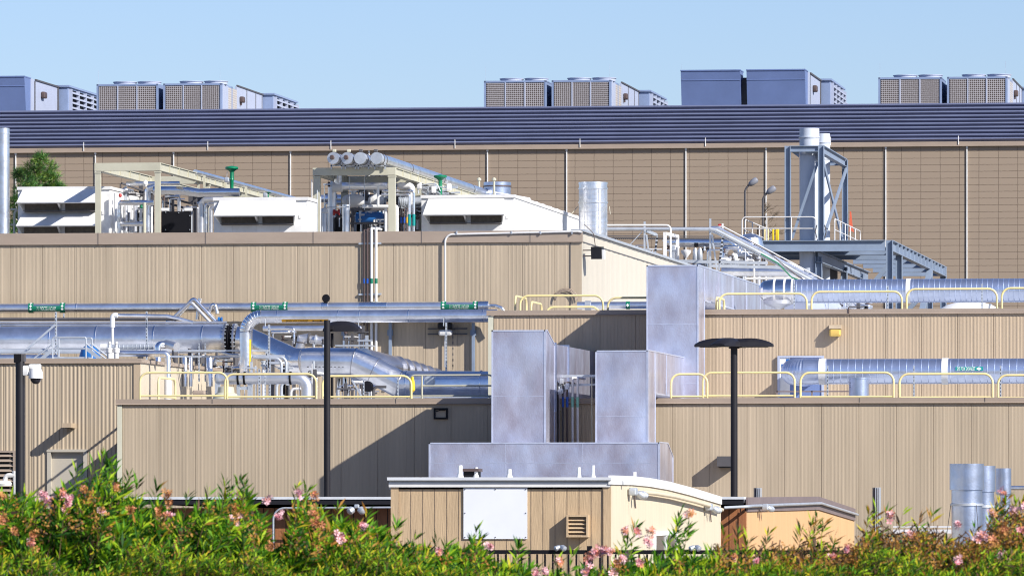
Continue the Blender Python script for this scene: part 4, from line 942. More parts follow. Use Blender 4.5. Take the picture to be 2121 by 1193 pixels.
# white lower pipe in front of large duct
pipe('service_pipe', 'long thin dark topped pipe along the foot of the large duct', 'pipe', [(-160, 727), (192, 727)], YL - .9, 5, STEEL, n=16)
pipe('service_pipe', 'grey pipe lying right behind the wing parapet at far left', 'pipe', [(-160, 741), (120, 741)], Y0 + 2.5, 7, SILV2, n=16)
for py, r, m_, lab in ((661, 3.2, DGREY, 'upper dark thin pipe above the large duct'), (667.5, 2.4, SILVD, 'middle dull thin pipe above the large duct'), (673, 2.2, SILV2, 'lower bright thin pipe above the large duct')):
    pipe('thin_pipe', lab, 'pipe', [(-160, py), (372 if r > 3 else 470, py)], YL - .3 + r * .2, r, m_, group='thin pipes above the large duct', n=12)
# zig zag pipes
GZZ = 'zigzag pipes poking above the lettered pipe'
pipe('zigzag_pipe', 'front leg pair of the silver zigzag pipe', 'pipe', [(352, 668), (362, 662), (401, 618), (447, 666), (460, 670)], YV - 1.2, 4.6, SILV, 6, group=GZZ, n=18, k=4, ang=25)
pipe('zigzag_pipe', 'rear zigzag pipe a little to the left and lower', 'pipe', [(344, 672), (395, 625), (436, 668)], YV - 1.7, 3.6, SILVD, 6, group=GZZ, n=18, k=4, ang=25)
pipe('zigzag_pipe', 'short separate silver leg right of the zigzag', 'pipe', [(432, 650), (443, 620), (450, 650)], YV - .8, 4.2, SILV, 5, group=GZZ, n=18, k=4)
pipe('zigzag_pipe', 'short leg hidden inside the zigzag', 'pipe', [(408, 662), (414, 618)], YV - .7, 3.6, SILV, group=GZZ, n=18)
for px, py, lab in ((349, 663, 'blue valve collar left of the zigzag pipes'), (456, 662, 'blue valve collar right of the zigzag pipes')):
    c = P(px, py, YV - 1.4); o = MB().lathe(c - V((.06, 0, 0)), [(.04, 0), (.075, .0), (.075, .05), (.05, .06), (.05, .09), (.075, .09), (.075, .12)], 16, (1, 0, 0)).build('valve_collar', BLUEP); tag(o, lab, 'valve', 'blue valve collars')
pipe('cross_pipe', 'slim silver pipe from the white elbow to the zigzag', 'pipe', [(236, 652.5), (345, 654), (372, 660), (400, 668)], YL - 1.4, 3.4, SILV2, 5, n=14)
t = thing('white_riser', 'white plastic riser with square elbow in front of the large duct', 'pipe', P(233, 740, YL - 1.5))
MB().tube(pxs([(233, 745), (233, 655)], YL - 1.5), M_(3.0, YL), n=14).build('riser', WHITEW, t)
MB().tube(pxs([(233, 678), (233, 653), (243, 653)], YL - 1.5), M_(5.2, YL), M_(5, YL), 16).build('elbow', WHITE, t)
# struts
def strut(label, px, pt, pb, Y, wpx=3, m=STEEL, group='perforated strut posts'):
    p, q = P(px, pb, Y), P(px, pt, Y); w = M_(wpx, Y); t = thing('strut_post', label, 'strut', p, group)
    b = MB(); b.box((p.x - w / 2, Y, p.z), (p.x + w / 2, Y + w, q.z)); b.build('channel', m, t, smooth=False)
    b = MB(); z = p.z + .05
    while z < q.z - .06: b.box((p.x - w * .18, Y - .003, z), (p.x + w * .18, Y + .001, z + .035)); z += .09
    b.build('slots', BLACK, t, smooth=False)
    return t
for a in (('leftmost tall strut post in front of the large duct', 115.5, 646, 745, YL - 1.2, 4), ('short strut top just right of the leftmost tall post', 132, 649, 662, YV - .6, 3), ('tall strut post in front of the large duct middle', 303.5, 645, 745, YL - 1.2, 3.4),
          ('strut post left of the flanges, near the wing roof end', 412, 711, 790, YL - 2.2, 3.4), ('shorter strut post beside the one left of the flanges', 425, 711, 790, YL - 2.0, 3), ('dark strut hanging in front of the slanted duct', 557, 672, 735, YL - 1.6, 4),
          ('strut post left of the twin bent conduits', 552, 724, 790, 172, 4), ('strut post between the twin bent conduits', 559, 738, 825, 171.5, 3.4), ('strut post in front of the dull clamped pipe', 537, 764, 825, 168, 4), ('thin strut post right of the one before the clamped pipe', 549, 765, 825, 168.6, 3),
          ('long strut hanging from the upper silver pipe near the raised building', 924, 668, 768, 175.4, 3.6), ('strut post on the bend of the fat duct', 824, 784, 824, 168.4, 3.2), ('short strut behind the middle lamp post', 753, 785, 824, 171, 3), ('strut post left of the round duct label', 1893, 757, 824, 167.0, 3.2),
          ('strut post right of the teal label', 2072.5, 757, 824, 167.0, 3.2), ('strut post near the banded duct end', 1714, 757, 824, 167.0, 3.2), ('strut post in front of the upper round duct start', 1645, 580, 645, 177, 3), ('strut post before the upper round duct, above the third rail', 1839, 592, 645, 177, 3), ('strut post before the upper round duct by the white vessel', 2034, 588, 645, 177, 3)):
    strut(*a)
o = MB().beam(P(115, 672, YL - 1.3), P(55, 724, YL - 1.3), .05, .05).build('diagonal_brace', STEEL); tag(o, 'long diagonal brace across the large duct at left', 'brace')
# maintenance stair rails on the wing roof
YS_ = 173.0
t = thing('stair_rail', 'grey crossover stair with handrails on the wing roof', 'stair', P(150, 745, YS_))
zS = ZR0
def pst(px, py, y=YS_): return P(px, py, y)
b = MB()
for y in (YS_, YS_ + .8):
    o_ = V((0, y - YS_, 0))
    A, B = P(109, 698.5, YS_) + o_, P(178, 698.5, YS_) + o_
    b.tube([V((A.x, A.y, zS)), A, B, V((B.x, B.y, zS))], .022, .04, 8)
    A, B = P(109, 721, YS_) + o_, P(178, 721, YS_) + o_; b.tube([A, B], .02, n=8)
    A, B = P(178, 711, YS_) + o_, P(222, 745, YS_) + o_; b.tube([A, B], .022, n=8)
    A, B = P(109, 713, YS_) + o_, P(66, 745, YS_) + o_; b.tube([A, B], .022, n=8)
b.build('hand_rail', STEEL, t)
b = MB(); b.beam(P(178, 721, YS_), P(210, 745, YS_), .03, .09); b.beam(P(109, 724, YS_), P(84, 745, YS_), .03, .09); b.box(P(109, 742, YS_), P(178, 739, YS_) + V((0, .8, 0))); b.build('stringer', STEEL, t, smooth=False)
o = MB().lathe(P(186, 738, YS_ + 1.5), [(.25, -.2), (.28, 0), (.22, .2), (.1, .3)], 20).build('blue_drum', BLUEP); tag(o, 'blue drum behind the crossover stair', 'drum')
o = MB().lathe(P(122, 750, YS_ + 2.2), [(.35, 0), (.33, .08), (.15, .14)], 20).build('dome_vent', WHITE); tag(o, 'low white dome vent between the stair rails', 'vent')
# white bottles and bright pipe ending in drop pipe
t = thing('drop_pipe', 'bright pipe turning down in front of the sand end wall to the low roof', 'pipe', P(347, 822, 170.2))
MB().tube([P(238, 732, Y0 + 1.0), P(347.5, 732, Y0 + 1.0), V((P(347.5, 732, Y0 + 1.0).x, Y0 + 1.0, ZR1))], M_(6.6, Y0), M_(9, Y0), 18, 4).build('pipe_run', SILV2, t, ang=25)
MB().tube([V((P(347.5, 732, Y0 + 1.0).x, Y0 + 1.0, Z_(778, Y0))), V((P(347.5, 732, Y0 + 1.0).x, Y0 + 1.0, ZR1 + .03))], M_(8, Y0), n=18).build('wrap', WHITE, t)
for px, lab in ((227, 'left white capped bottle beside the white riser'), (241, 'right white capped bottle beside the white riser')):
    c = P(px, 748, Y0 + .6); o = MB().lathe(c, [(.07, 0), (.07, .22), (.085, .22), (.085, .33), (.03, .35), (.03, .44), (.045, .45), (.04, .5)], 14).build('pipe_bottle', WHITEW); tag(o, lab, 'pipe fitting', 'white capped bottles')
t = thing('ribbed_pipe', 'short blue-grey ribbed pipe with pale end cap', 'pipe', P(278, 719, Y0 + 2))
c0, c1 = P(218, 719, Y0 + 2), P(318, 718, Y0 + 2); MB().rings(c0, c1, M_(6, Y0), .11, .012, .01, 18).build('pipe_run', STEEL, t)
MB().sweep([c0 - V((.12, 0, 0)), c0 + V((.05, 0, 0))], M_(7, Y0), 18).build('end_cap', WHITEW, t)
pipe('elbow_stub', 'bright fat elbow stub right of the ribbed pipe', 'elbow', [(328, 735, Y0 + 1.8), (328, 714, Y0 + 1.8), (345, 714, Y0 + 1.9)], Y0, 8, SILV, 7, n=20, k=4)
pipe('elbow_stub', 'dull capped stub slanting right of the bright elbow', 'elbow', [(344, 712, Y0 + 1.9), (366, 718, Y0 + 1.6)], Y0, 9, SILVD, n=20)
t = thing('sag_pipe', 'grey pipe sagging from left to the slanted duct under the flanges', 'pipe', P(440, 728, 176))
MB().tube(pxs([(372, 727), (450, 727), (478, 735), (520, 737), (590, 738)], 176), M_(3, 176), .3, 12).build('pipe_run', STEEL, t)
MB().beam(P(360, 727, 175.8), P(555, 726, 175.8), .05, .04).build('channel', STEEL, t, smooth=False)
# dark machinery row beneath the flanges
t = thing('valve_manifold', 'row of dark valves and silver cans under the flanged duct', 'valves', P(430, 770, 178))
b = MB(); rnd = random.Random(12)
for i in range(20): px = rnd.uniform(360, 500); p = P(px, rnd.uniform(742, 770), rnd.uniform(177, 179)); b.tube([p, p + V((0, 0, rnd.uniform(.15, .45)))], rnd.uniform(.03, .07), n=8)
b.build('valve_body', DGREY, t)
b = MB()
for px, r in ((328, 6), (383, 5), (395, 4), (434, 7)): b.lathe(P(px, 800, 177), [(M_(r, 177), 0), (M_(r, 177), .75), (M_(r * .6, 177), .8)], 16)
b.build('can', SILV2, t)
b = MB(); b.beam(P(320, 738, 176.6), P(500, 739, 176.6), .06, .05); b.build('support_channel', STEEL, t, smooth=False)
for (px, lab, a) in ((583, 'left one of the twin bent conduits', 573), (593, 'right one of the twin bent conduits', 583)):
    pipe('bent_conduit', lab, 'conduit', [(525, 739.5), (px, 739.5 + (593 - px) * .3), (px, 775), (a, 800), (a, 830)], 171.8 + (px - 583) * .02, 3.1, STEEL, 14, group='twin bent conduits', n=12, k=6)
# clamped dull pipe with gored elbow
t = thing('clamped_pipe', 'dull pipe with black clamps and segmented elbow on the low roof', 'pipe', P(540, 824, 169.5))
YQ = 169.5; c0, c1 = P(455, 783.5, YQ), P(640, 783.5, YQ); R = M_(12.4, YQ)
bot = V((P(636, 800, YQ).x, YQ, ZR1)); MB().sweep([c0] + fillet([c0, V((bot.x, YQ, c0.z)), bot], M_(22, YQ), 5)[1:], R, 28).build('pipe_run', SILVD, t, ang=14)
b = MB(); b.lathe(c0, [(R * 1.04, 0), (R * .95, -.07), (R * .6, -.12), (.01, -.13)], 26, (1, 0, 0)); b.build('end_dome', STEEL, t)
for px in (494, 507, 602): x = X_(px, YQ); MB().sweep([(x - .025, YQ, c0.z), (x + .025, YQ, c0.z)], R + .02, 28).build('clamp', BLACK, t)
MB().lathe((bot.x, YQ, ZR1 + .28), [(R + .05, 0), (R + .06, .02), (R + .02, .04)], 24).build('clamp', BLACK, t)
b = MB()
for px in (494, 517): x = X_(px, YQ); b.box((x - .04, YQ - .05, ZR1), (x + .04, YQ + .05, c0.z - R + .01)); 
b.box((X_(490, YQ), YQ - .03, c0.z - R - .14), (X_(521, YQ), YQ + .03, c0.z - R - .06)); b.build('pipe_stand', STEEL, t, smooth=False)
o = MB().lathe(P(468, 826, 169), [(.35, 0), (.28, .12), (.22, .16), (.2, .3), (.05, .33)], 22).build('roof_vent', CREAMD); tag(o, 'cream domed roof vent below the clamped pipe', 'vent')
o = MB().bevbox(P(398, 818, 171.5), P(424, 808, 171.5) + V((0, .4, 0)), .03).build('equipment_box', TAND); tag(o, 'small tan box on the low roof against the sand end wall', 'box')
o = MB().box(P(445, 822, 171.5), P(455, 775, 171.5) + V((0, .1, 0))).build('equipment_stand', STEEL, smooth=False); tag(o, 'thin grey stand left of the clamped pipe dome', 'stand')
t = thing('clutter', 'small fittings and brackets on the roof below the clamped pipe', 'fittings', P(560, 824, 168.8)); b = MB(); rnd = random.Random(2)
for i in range(24): p = P(rnd.uniform(500, 625), 824, rnd.uniform(168.6, 170.6)); p.z = ZR1; h = rnd.uniform(.3, .55); b.tube([p, p + V((0, 0, h))], rnd.uniform(.012, .03), n=6)
b.build('stub', STEEL, t)
b = MB()
for i in range(9): p = P(505 + i * 14, 815, 168.8 + (i % 3) * .4); p.z = ZR1 + .05; b.bevbox(p, p + V((.12, .1, rnd.uniform(.15, .35))), .02)
b.build('valve_block', DGREY, t)
# upper silver exhaust pipe with gored elbow
YX = 175.6
t = thing('exhaust_pipe', 'silver exhaust pipe with fluted elbow and amber lettered strip', 'pipe', P(510, 775, YX))
zx = P(760, 655, YX).z; R = M_(13.4, YX); xe, xr = X_(509.5, YX), X_(1030, YX); zbx = P(510, 775, YX).z
fl = fillet([V((xe, YX, zbx)), V((xe, YX, zx)), V((xr, YX, zx))], M_(33, YX), 9)
MB().sweep(fl[:2], R, 30).build('riser', SILV2, t)
el = fl[1:-1]; pts2, rs2 = [], []
for i in range(len(el) - 1):
    for f, rr in ((0, R + .012), (.12, R + .0), (.9, R + .004)): pts2.append(el[i].lerp(el[i + 1], f)); rs2.append(rr)
pts2.append(el[-1]); rs2.append(R + .012)
MB().sweep(pts2, R, 30, True, rs2).build('fluted_elbow', SILV, t, ang=8)
MB().sweep(fl[-2:], R, 32).build('pipe_run', SILV2, t)
b = MB()
for px in (574, 700, 745, 846, 1000): x = X_(px, YX); b.sweep([(x, YX, zx), (x + .02, YX, zx)], R + .006, 30)
b.build('joint_band', SILV, t)
l = cyl_label(t, 'pipe_label', X_(585, YX), X_(682, YX), YX, zx, R + .006, -60, -28, LYEL)
cyl_text(l, 'EXHD. VOC EXHAUST', X_(594, YX), X_(640, YX), YX, zx, R + .011, -43, .07, BLACK)
b = MB(); ac = math.radians(-43)
def cp(x, a): return (x, YX - (R + .011) * math.cos(ac + a), zx + (R + .011) * math.sin(ac + a))
xa_, xb_ = X_(652, YX), X_(669, YX)
b.add([cp(xa_, -.04), cp(xb_ - .05, -.04), cp(xb_ - .05, .04), cp(xa_, .04)], [(0, 1, 2, 3)]); b.add([cp(xb_ - .06, -.15), cp(xb_ + .02, 0), cp(xb_ - .06, .15)], [(0, 1, 2)]); b.add([cp(xa_ - .04, -.14), cp(xa_ + .03, 0), cp(xa_ - .04, .14)], [(0, 1, 2)]); b.build('arrow_mark', BLACK, l, smooth=False)
b = MB(); q = P(519.5, 703, YX); b.add([(q.x - .02, YX - R * .75, q.z), (q.x + .03, YX - R * .68, q.z), (q.x + .03, YX - R * .68, P(520, 769, YX).z), (q.x - .02, YX - R * .75, P(520, 769, YX).z)], [(0, 1, 2, 3)]); b.build('riser_label', YELS, t, smooth=False)
for px in (552, 745, 921): x = X_(px, YX); MB().tube([(x, YX - R - .03, zx - .05), (x, YX - R - .03, zx - R - .1)], .015, n=6).build('clevis', STEEL, t)
# fat silver duct with facet elbows
YK = 177.0; R = M_(28.5, YK)
t = thing('fat_duct', 'fat silver duct with open oval end, dropping in a segmented bend', 'duct', P(800, 824, YK))
pp = pxs([(628, 748), (733, 749), (775, 768), (828, 796), (1030, 797)], YK - .6)
MB().sweep([pp[0] - V((.0, 0, 0)), pp[0] + V((.2, 0, 0)), pp[1], pp[2], pp[3], pp[4]], R, 36, True, [R * .96, R, R, R, R, R]).build('duct_run', SILV2, t, ang=10)
b = MB(); pr = [(R * .96 * math.cos(a), -R * .35 * math.sin(a)) for a in [math.pi / 2 * k / 6 for k in range(7)]]; b.lathe(pp[0], pr, 36, (1, 0, 0)); b.build('end_bulge', SILVD, t)
b = MB()
for px in (842, 996): x = X_(px, YK - .6); b.sweep([(x, YK - .6, pp[3].z), (x + .03, YK - .6, pp[3].z)], R + .012, 36)
b.build('joint_band', SILV, t)
b = MB()
for q in (1, 2, 3):
    d1 = (pp[q] - pp[q - 1]).normalized(); d2 = (pp[q + 1] - pp[q]).normalized(); dd = (d1 + d2).normalized(); b.sweep([pp[q] - dd * .012, pp[q] + dd * .012], R * 1.035 / max(.9, dd.dot(d1)), 36)
b.build('mitre_seam', SILVK, t)
b = MB(); c = P(894, 790, YK - .6); b.lathe(c - V((0, R * .98, 0)), [(.15, 0), (.15, -.03), (.11, -.035), (.11, -.05), (.02, -.05)], 18, (0, 1, 0)); b.build('access_port', STEEL, t)
b = MB()
for k in range(10): x = X_(640 + k * 8, YK - .6); b.box((x, YK - .6 - R * .92, pp[0].z - R * .46), (x + .05, YK - .6 - R * .88, pp[0].z - R * .40))
b.build('hazard_strip', BLACK, t, smooth=False)
# tapering duct going back behind the fat one
t = thing('taper_duct', 'striped tapering silver duct sloping back behind the fat duct', 'duct', P(800, 780, 181))
a, c = P(748, 758, 178.8), P(925, 786, 181.6)
b = MB(); N = 22; pts, rs = [], []
for i in range(N + 1):
    f = i / N; k = .013 * (i % 2) if i > 8 else 0; pts.append(a.lerp(c, f)); rs.append(M_(38 - 24 * f ** 1.25, 180) + k * 3)
b.sweep(pts, .3, 36, True, rs); b.build('duct_run', SILVK, t, ang=4)
# slanted channel shelf above ducts
o = MB().box(P(694, 717, 179), P(768, 714, 179) + V((0, .8, 0))).build('support_shelf', STEEL, smooth=False); tag(o, 'flat grey shelf plate above the fat duct', 'shelf')
# pipes behind under the exhaust pipe
pipe('back_pipe', 'silver pipe under the exhaust pipe ending in a drop elbow', 'pipe', [(545, 680), (749, 679), (749, 705)], 182.6, 5.6, SILV2, 7, n=18, k=4)
c = P(715, 679, 182.6); o = MB().sweep([c - V((.05, 0, 0)), c + V((.05, 0, 0))], M_(6.6, 182), 18).build('pipe_marker', LGREEN); tag(o, 'green band marker on the drop elbow pipe', 'pipe marker')
pipe('small_elbow_pipe', 'slim pipe dropping beside the round tee vessel', 'pipe', [(590, 679), (609, 680), (609, 712)], 181, 2.6, SILV, 6, n=12)
t = thing('tee_vessel', 'round flanged silver tee behind the slanted duct', 'pipe fitting', P(625, 718, 181))
b = MB(); b.sweep(pxs([(621, 722), (625, 703), (640, 700)], 181.5), M_(10.5, 181), 22); b.lathe(P(625, 703, 181.5), [(.05, .13), (.10, .10), (.13, .03), (.12, -.05)], 20); b.build('elbow_body', SILVD, t)
b = MB(); b.sweep(pxs([(638, 702), (672, 706)], 181.6), M_(8.5, 181), 20); b.build('run', SILVD, t)
for px, py, rr, dx, dz in ((621, 709, 12.5, .15, 1), (640, 701, 12.5, 1, -.1), (654, 704, 10.5, 1, -.1)): b = MB(); ax = V((dx, 0, dz)).normalized(); p = P(px, py, 181.5); b.sweep([p - ax * .02, p + ax * .02], M_(rr, 181), 22); b.build('flange', DGREY if rr > 12 else STEEL, t)
# wall struts and junction box under exhaust pipe
for px, pt, lab in ((808, 668, 'blue-grey wall post left of the wall junction box'), (980, 668, 'blue-grey wall post beside the raised building corner'), (713, 688, 'blue-grey wall post right of the middle lamp post')):
    t = thing('wall_post', lab, 'post', P(px, 790, Y3 - .15), 'blue-grey wall posts'); MB().box(P(px - 3, 800, Y3 - .15), P(px + 3, pt, Y3 - .15) + V((0, .1, 0))).build('channel', BEAM, t, smooth=False); MB().box(P(px - 6, 695, Y3 - .05), P(px + 6, 683, Y3 - .05) + V((0, .03, 0))).build('plate', BEAM, t, smooth=False)
t = thing('junction_light', 'dark wall pack light on strut rungs in the shade under the exhaust pipe', 'light', P(921, 694, Y3 - .3))
MB().bevbox(P(906, 682, Y3 - .35), P(936, 668, Y3 - .35) + V((0, .3, 0)), .03).build('lamp_housing', DARK, t); MB().bevbox(P(908, 695, Y3 - .33), P(935, 683, Y3 - .33) + V((0, .25, 0)), .04).build('lens', WHITEW, t)
b = MB(); b.beam(P(886, 681, Y3 - .05), P(968, 680.5, Y3 - .05), .04, .04); b.beam(P(886, 692, Y3 - .05), P(968, 691.5, Y3 - .05), .04, .04); b.build('rung', DGREY, t, smooth=False)
t = thing('hanging_chain', 'dark chain hanging beside the long strut near the raised building', 'chain', P(938, 768, 176)); b = MB(); z = P(938, 766, 176).z; zt_ = P(938, 668, 176).z; x = P(938, 700, 176).x; k = 0
while z < zt_: b.beam((x, 176, z), (x, 176, z + .07), .03 if k % 2 else .012, .012 if k % 2 else .03); z += .075; k += 1
b.build('links', DGREY, t, smooth=False)
# lattice stand below fat duct
t = thing('lattice_stand', 'small galvanized lattice stand under the fat duct', 'stand', P(713, 824, 172)); b = MB()
for a_, c_ in (((697, 824), (703, 784)), ((722, 824), (716, 784)), ((716, 824), (716, 784)), ((703, 784), (703, 800)), ((700, 806), (722, 806)), ((722, 806), (716, 824))): b.beam(P(*a_, 172), P(*c_, 172), .05, .05)
b.beam(P(729, 787, 172), P(749, 820, 172), .04, .04); b.build('angle_bars', STEEL, t, smooth=False)
o = MB().lathe(P(760, 800, 172.5), [(.12, 0), (.14, .03), (.14, .2), (.05, .25)], 16, (0, 1, 0)).build('motor_end', BLACK); tag(o, 'black round motor end under the fat duct bend', 'motor')
o = MB().box(P(747, 824, 169), P(1012, 820, 169) + V((0, .3, 0))).build('tray_or_shade_bar', STEEL, smooth=False); tag(o, 'flat grey cable tray lying on the low roof under the fat duct', 'cable tray')

o = MB().box(P(540, 664, Y3 - .6), P(1016, 650, Y3 - .6) + V((0, .32, 0))).build('tray_or_shade_bar', STEEL, smooth=False); tag(o, 'added shade casting bar along the upper wall, hidden behind the silver exhaust pipe', 'cable tray')  # added unseen bar, placed to cast the shade band on the wall below

# ------------------------------------------------------------------ denser small pipework
def spools(label, x0, x1, y0, y1, Ya, Yb, n, seed, zb, big=4.5):
    rnd = random.Random(seed); t = thing('pipe_spool_bank', label, 'pipework', P((x0 + x1) / 2, y1, Ya)); MS = [SILV, SILV2, SILVD, STEEL, WHITEW, DGREY, BLACK]
    for i in range(n):
        Y = rnd.uniform(Ya, Yb); px = rnd.uniform(x0, x1); py = rnd.uniform(y0, y1); r = M_(rnd.choice((1.1, 1.5, 2.0, 2.8, big)), Y); k = rnd.random(); m = rnd.choice(MS); a = P(px, py, Y); b = MB()
        ex = P(min(x1, px + rnd.uniform(14, 46)), py, Y).x
        if k < .38: b.tube([V((a.x, Y, zb)), a], r, n=12)
        elif k < .62: b.tube([V((a.x, Y, zb)), a, V((ex, Y, a.z))], r, r * 3, 12)
        elif k < .85: b.tube([a, V((ex, Y, a.z)), V((ex, Y, zb))], r, r * 3, 12)
        else: b.tube([a, V((ex, Y, a.z)), V((ex, Y + .8, a.z))], r, r * 2.5, 12)
        q = b.build('pipe_run', m, t)
        if i % 3 == 0:
            f = MB(); f.lathe(V((a.x, Y, a.z - .12)), [(r * 1.1, 0), (r * 1.9, .01), (r * 1.9, .05), (r * 1.3, .06), (r * 1.3, .10), (r * 1.9, .11), (r * 1.9, .14), (r, .15)], 14); f.build('valve', rnd.choice((DGREY, STEEL, BLACK, BROWN)), t)
        if i % 4 == 1:
            f = MB(); w = rnd.uniform(.03, .05); f.box((a.x - w + .1, Y - .1, zb), (a.x + w + .1, Y - .04, a.z + .1)); f.box((a.x - .15, Y - .12, a.z - r - .05), (a.x + .25, Y - .04, a.z - r - .01)); f.build('support', rnd.choice((STEEL, DGREY)), t, smooth=False)
    return t
spools('bank of thin mixed pipes and supports inside the left cream frame', 243, 312, 392, 455, 196.5, 200, 20, 41, ZR3)
spools('dark and silver small pipes between the left frame column and the middle white unit', 336, 410, 404, 436, 199, 203, 14, 42, ZR3, 3)
spools('crowd of small pipes behind the vessels of the right cream frame', 664, 800, 372, 452, 196.5, 200.5, 34, 43, ZR3)
spools('small pipes and valves between the right frame and the third white unit', 820, 872, 392, 455, 195.0, 199, 18, 44, ZR3, 3.4)
spools('small risers and valves on the low roof under the flanged duct', 372, 500, 738, 764, 183.3, 184.4, 22, 45, ZR0, 5)
spools('small risers and brackets behind the clamped pipe elbow', 500, 660, 742, 806, 172, 176, 22, 46, ZR1, 3)
spools('short risers beside the lattice stand under the fat duct', 690, 800, 784, 812, 171.5, 175, 12, 47, ZR1, 3)
spools('thin pipes and dark supports between the exhaust pipe and fat duct', 560, 760, 676, 706, 180.5, 183, 14, 48, ZR1, 3)
# ------------------------------------------------------------------ right side: round ducts
def spiral_duct(name, label, pa, pb, py, Y, r, zend, bands, pitchpx=17, n=36):
    c0, c1 = P(pa, py, Y), P(pb, py, Y); c1 = V((c1.x, Y, c0.z)); R = M_(r, Y)
    t = thing(name, label, 'duct', c0 - V((0, 0, R)), 'round spiral ducts')
    MB().rings(c0, c1, R, M_(pitchpx, Y), .010, .010, n).build('spiral_run', SPIR, t, ang=20)
    for px, w in bands:
        x = X_(px, Y); MB().sweep([(x - M_(w / 2, Y), Y, c0.z), (x + M_(w / 2, Y), Y, c0.z)], R + .016, n).build('joint_tape', WHITEW, t)
    return t, c0, R
YW = 168.6
t, c0, R = spiral_duct('spiral_duct', 'lower round ribbed duct with teal lettered label on the low roof', 1690, 2340, 769.5, YW, 26.2, 0, ((1704, 14), (1958, 13)), 15.2)
el = fillet([V(c0), V((X_(1642, YW), YW, c0.z)), V((X_(1642, YW), Y2 - .02, c0.z))], .45, 22); pts, rs = [], []
for i, p in enumerate(el): pts.append(p); rs.append(R + (.012 if i % 2 else 0))
MB().sweep(pts, R, 34, True, rs).build('ribbed_elbow', SPIR, t, ang=8)
l = cyl_label(t, 'pipe_label', X_(1981, YW), X_(2038, YW), YW, c0.z, R + .022, 1, 18, TEAL)
cyl_text(l, 'SYS POX EXHAUST', X_(1984, YW), X_(2022, YW), YW, c0.z, R + .026, 9, .095, LWHITE)
b = MB(); ac = math.radians(9)
def cq(x, a): return (x, YW - (R + .026) * math.cos(ac + a), c0.z + (R + .026) * math.sin(ac + a))
x = X_(2025, YW); b.add([cq(x, -.06), cq(x + .05, -.06), cq(x + .05, .06), cq(x, .06)], [(0, 1, 2, 3)]); b.add([cq(x + .045, -.14), cq(x + .12, 0), cq(x + .045, .14)], [(0, 1, 2)]); b.build('arrow_mark', LWHITE, l, smooth=False)
YU = 178.5
t, c0, R = spiral_duct('spiral_duct', 'upper round ribbed duct with mirror bright end on the raised roof', 1646, 2340, 603.5, YU, 24.5, 0, ((1882, 9),), 11)
a = P(1646, 603.5, YU); q = P(1582, 603, YU)
MB().sweep([a, a - V((.2, 0, 0)), a - V((.2, 0, 0)) - V((.001, 0, 0))] + [a - V((.45, 0, 0)), P(1600, 604, YU), q, q - V((.06, 0, 0)), q - V((.12, 0, 0))], R, 36, True, [R + .01, R + .01, R, R, R * 1.02, R * .86, R * .72, R * .4]).build('bright_end', SILV, t, ang=10)
b = MB()
for px in (1640, 1624, 1603): x = X_(px, YU); b.sweep([(x, YU, a.z), (x + .05, YU, a.z)], R + .022, 36)
b.build('end_band', WHITEW, t)
b = MB(); c = P(1612, 618, YU); b.lathe(c - V((0, 0, M_(26, YU))), [(.03, 0), (.07, .05), (R * 1.25, M_(14, YU)), (R * 1.3, M_(22, YU))], 30); b.build('drain_cone', SILVD, t)
b = MB(); b.box(P(1674, 645, 177), P(1680, 632, 177) + V((0, .1, 0))); b.build('saddle', STEEL, t, smooth=False)
o = MB().sweep([P(1650, 642, 182), P(1700, 640, 184), P(1760, 660, 190)], M_(26, 184), 30, True).build('sloping_duct', RTUL); tag(o, 'pale smooth duct sloping away under the upper ribbed duct', 'duct')
t = thing('storage_vessel', 'big white vessel whose rounded top shows over the parapet', 'vessel', P(2010, 700, 184)); c = P(2008, 668, 184); r0 = M_(44, 184)
pr = [(r0 * math.sin(math.pi * i / 14) ** .7, -M_(72, 184) * math.cos(math.pi * i / 14)) for i in range(15)]; MB().lathe(c, pr, 34, (1, 0, 0)).build('tank', WHITE, t)
b = MB()
for px in (2050, 2064): x = X_(px, 184); b.sweep([(x, 184, c.z), (x + .04, 184, c.z)], r0 * (.86 if px < 2060 else .72) + .02, 30)
b.build('strap', STEEL, t)
for i in range(4):
    o = MB().sweep([P(1740 + i * 12, 620, 186), P(1797 + i * 12, 662, 189)], .045 if i != 1 else .09, 10).build('sloping_conduit', SILV2); tag(o, ['leftmost', 'thick second', 'third', 'rightmost'][i] + ' sloping conduit under the upper ribbed duct', 'conduit', 'conduits sloping under the upper ribbed duct')
o = MB().tube(pxs([(1722, 612), (1700, 640)], 186), .03, n=8).tube(pxs([(1718, 634), (1752, 632)], 186), .03, n=8).tube(pxs([(1738, 625), (1738, 660)], 186), .04, n=8).build('dark_fitting', DGREY); tag(o, 'dark crossed pipe fitting under the ribbed duct', 'fitting')
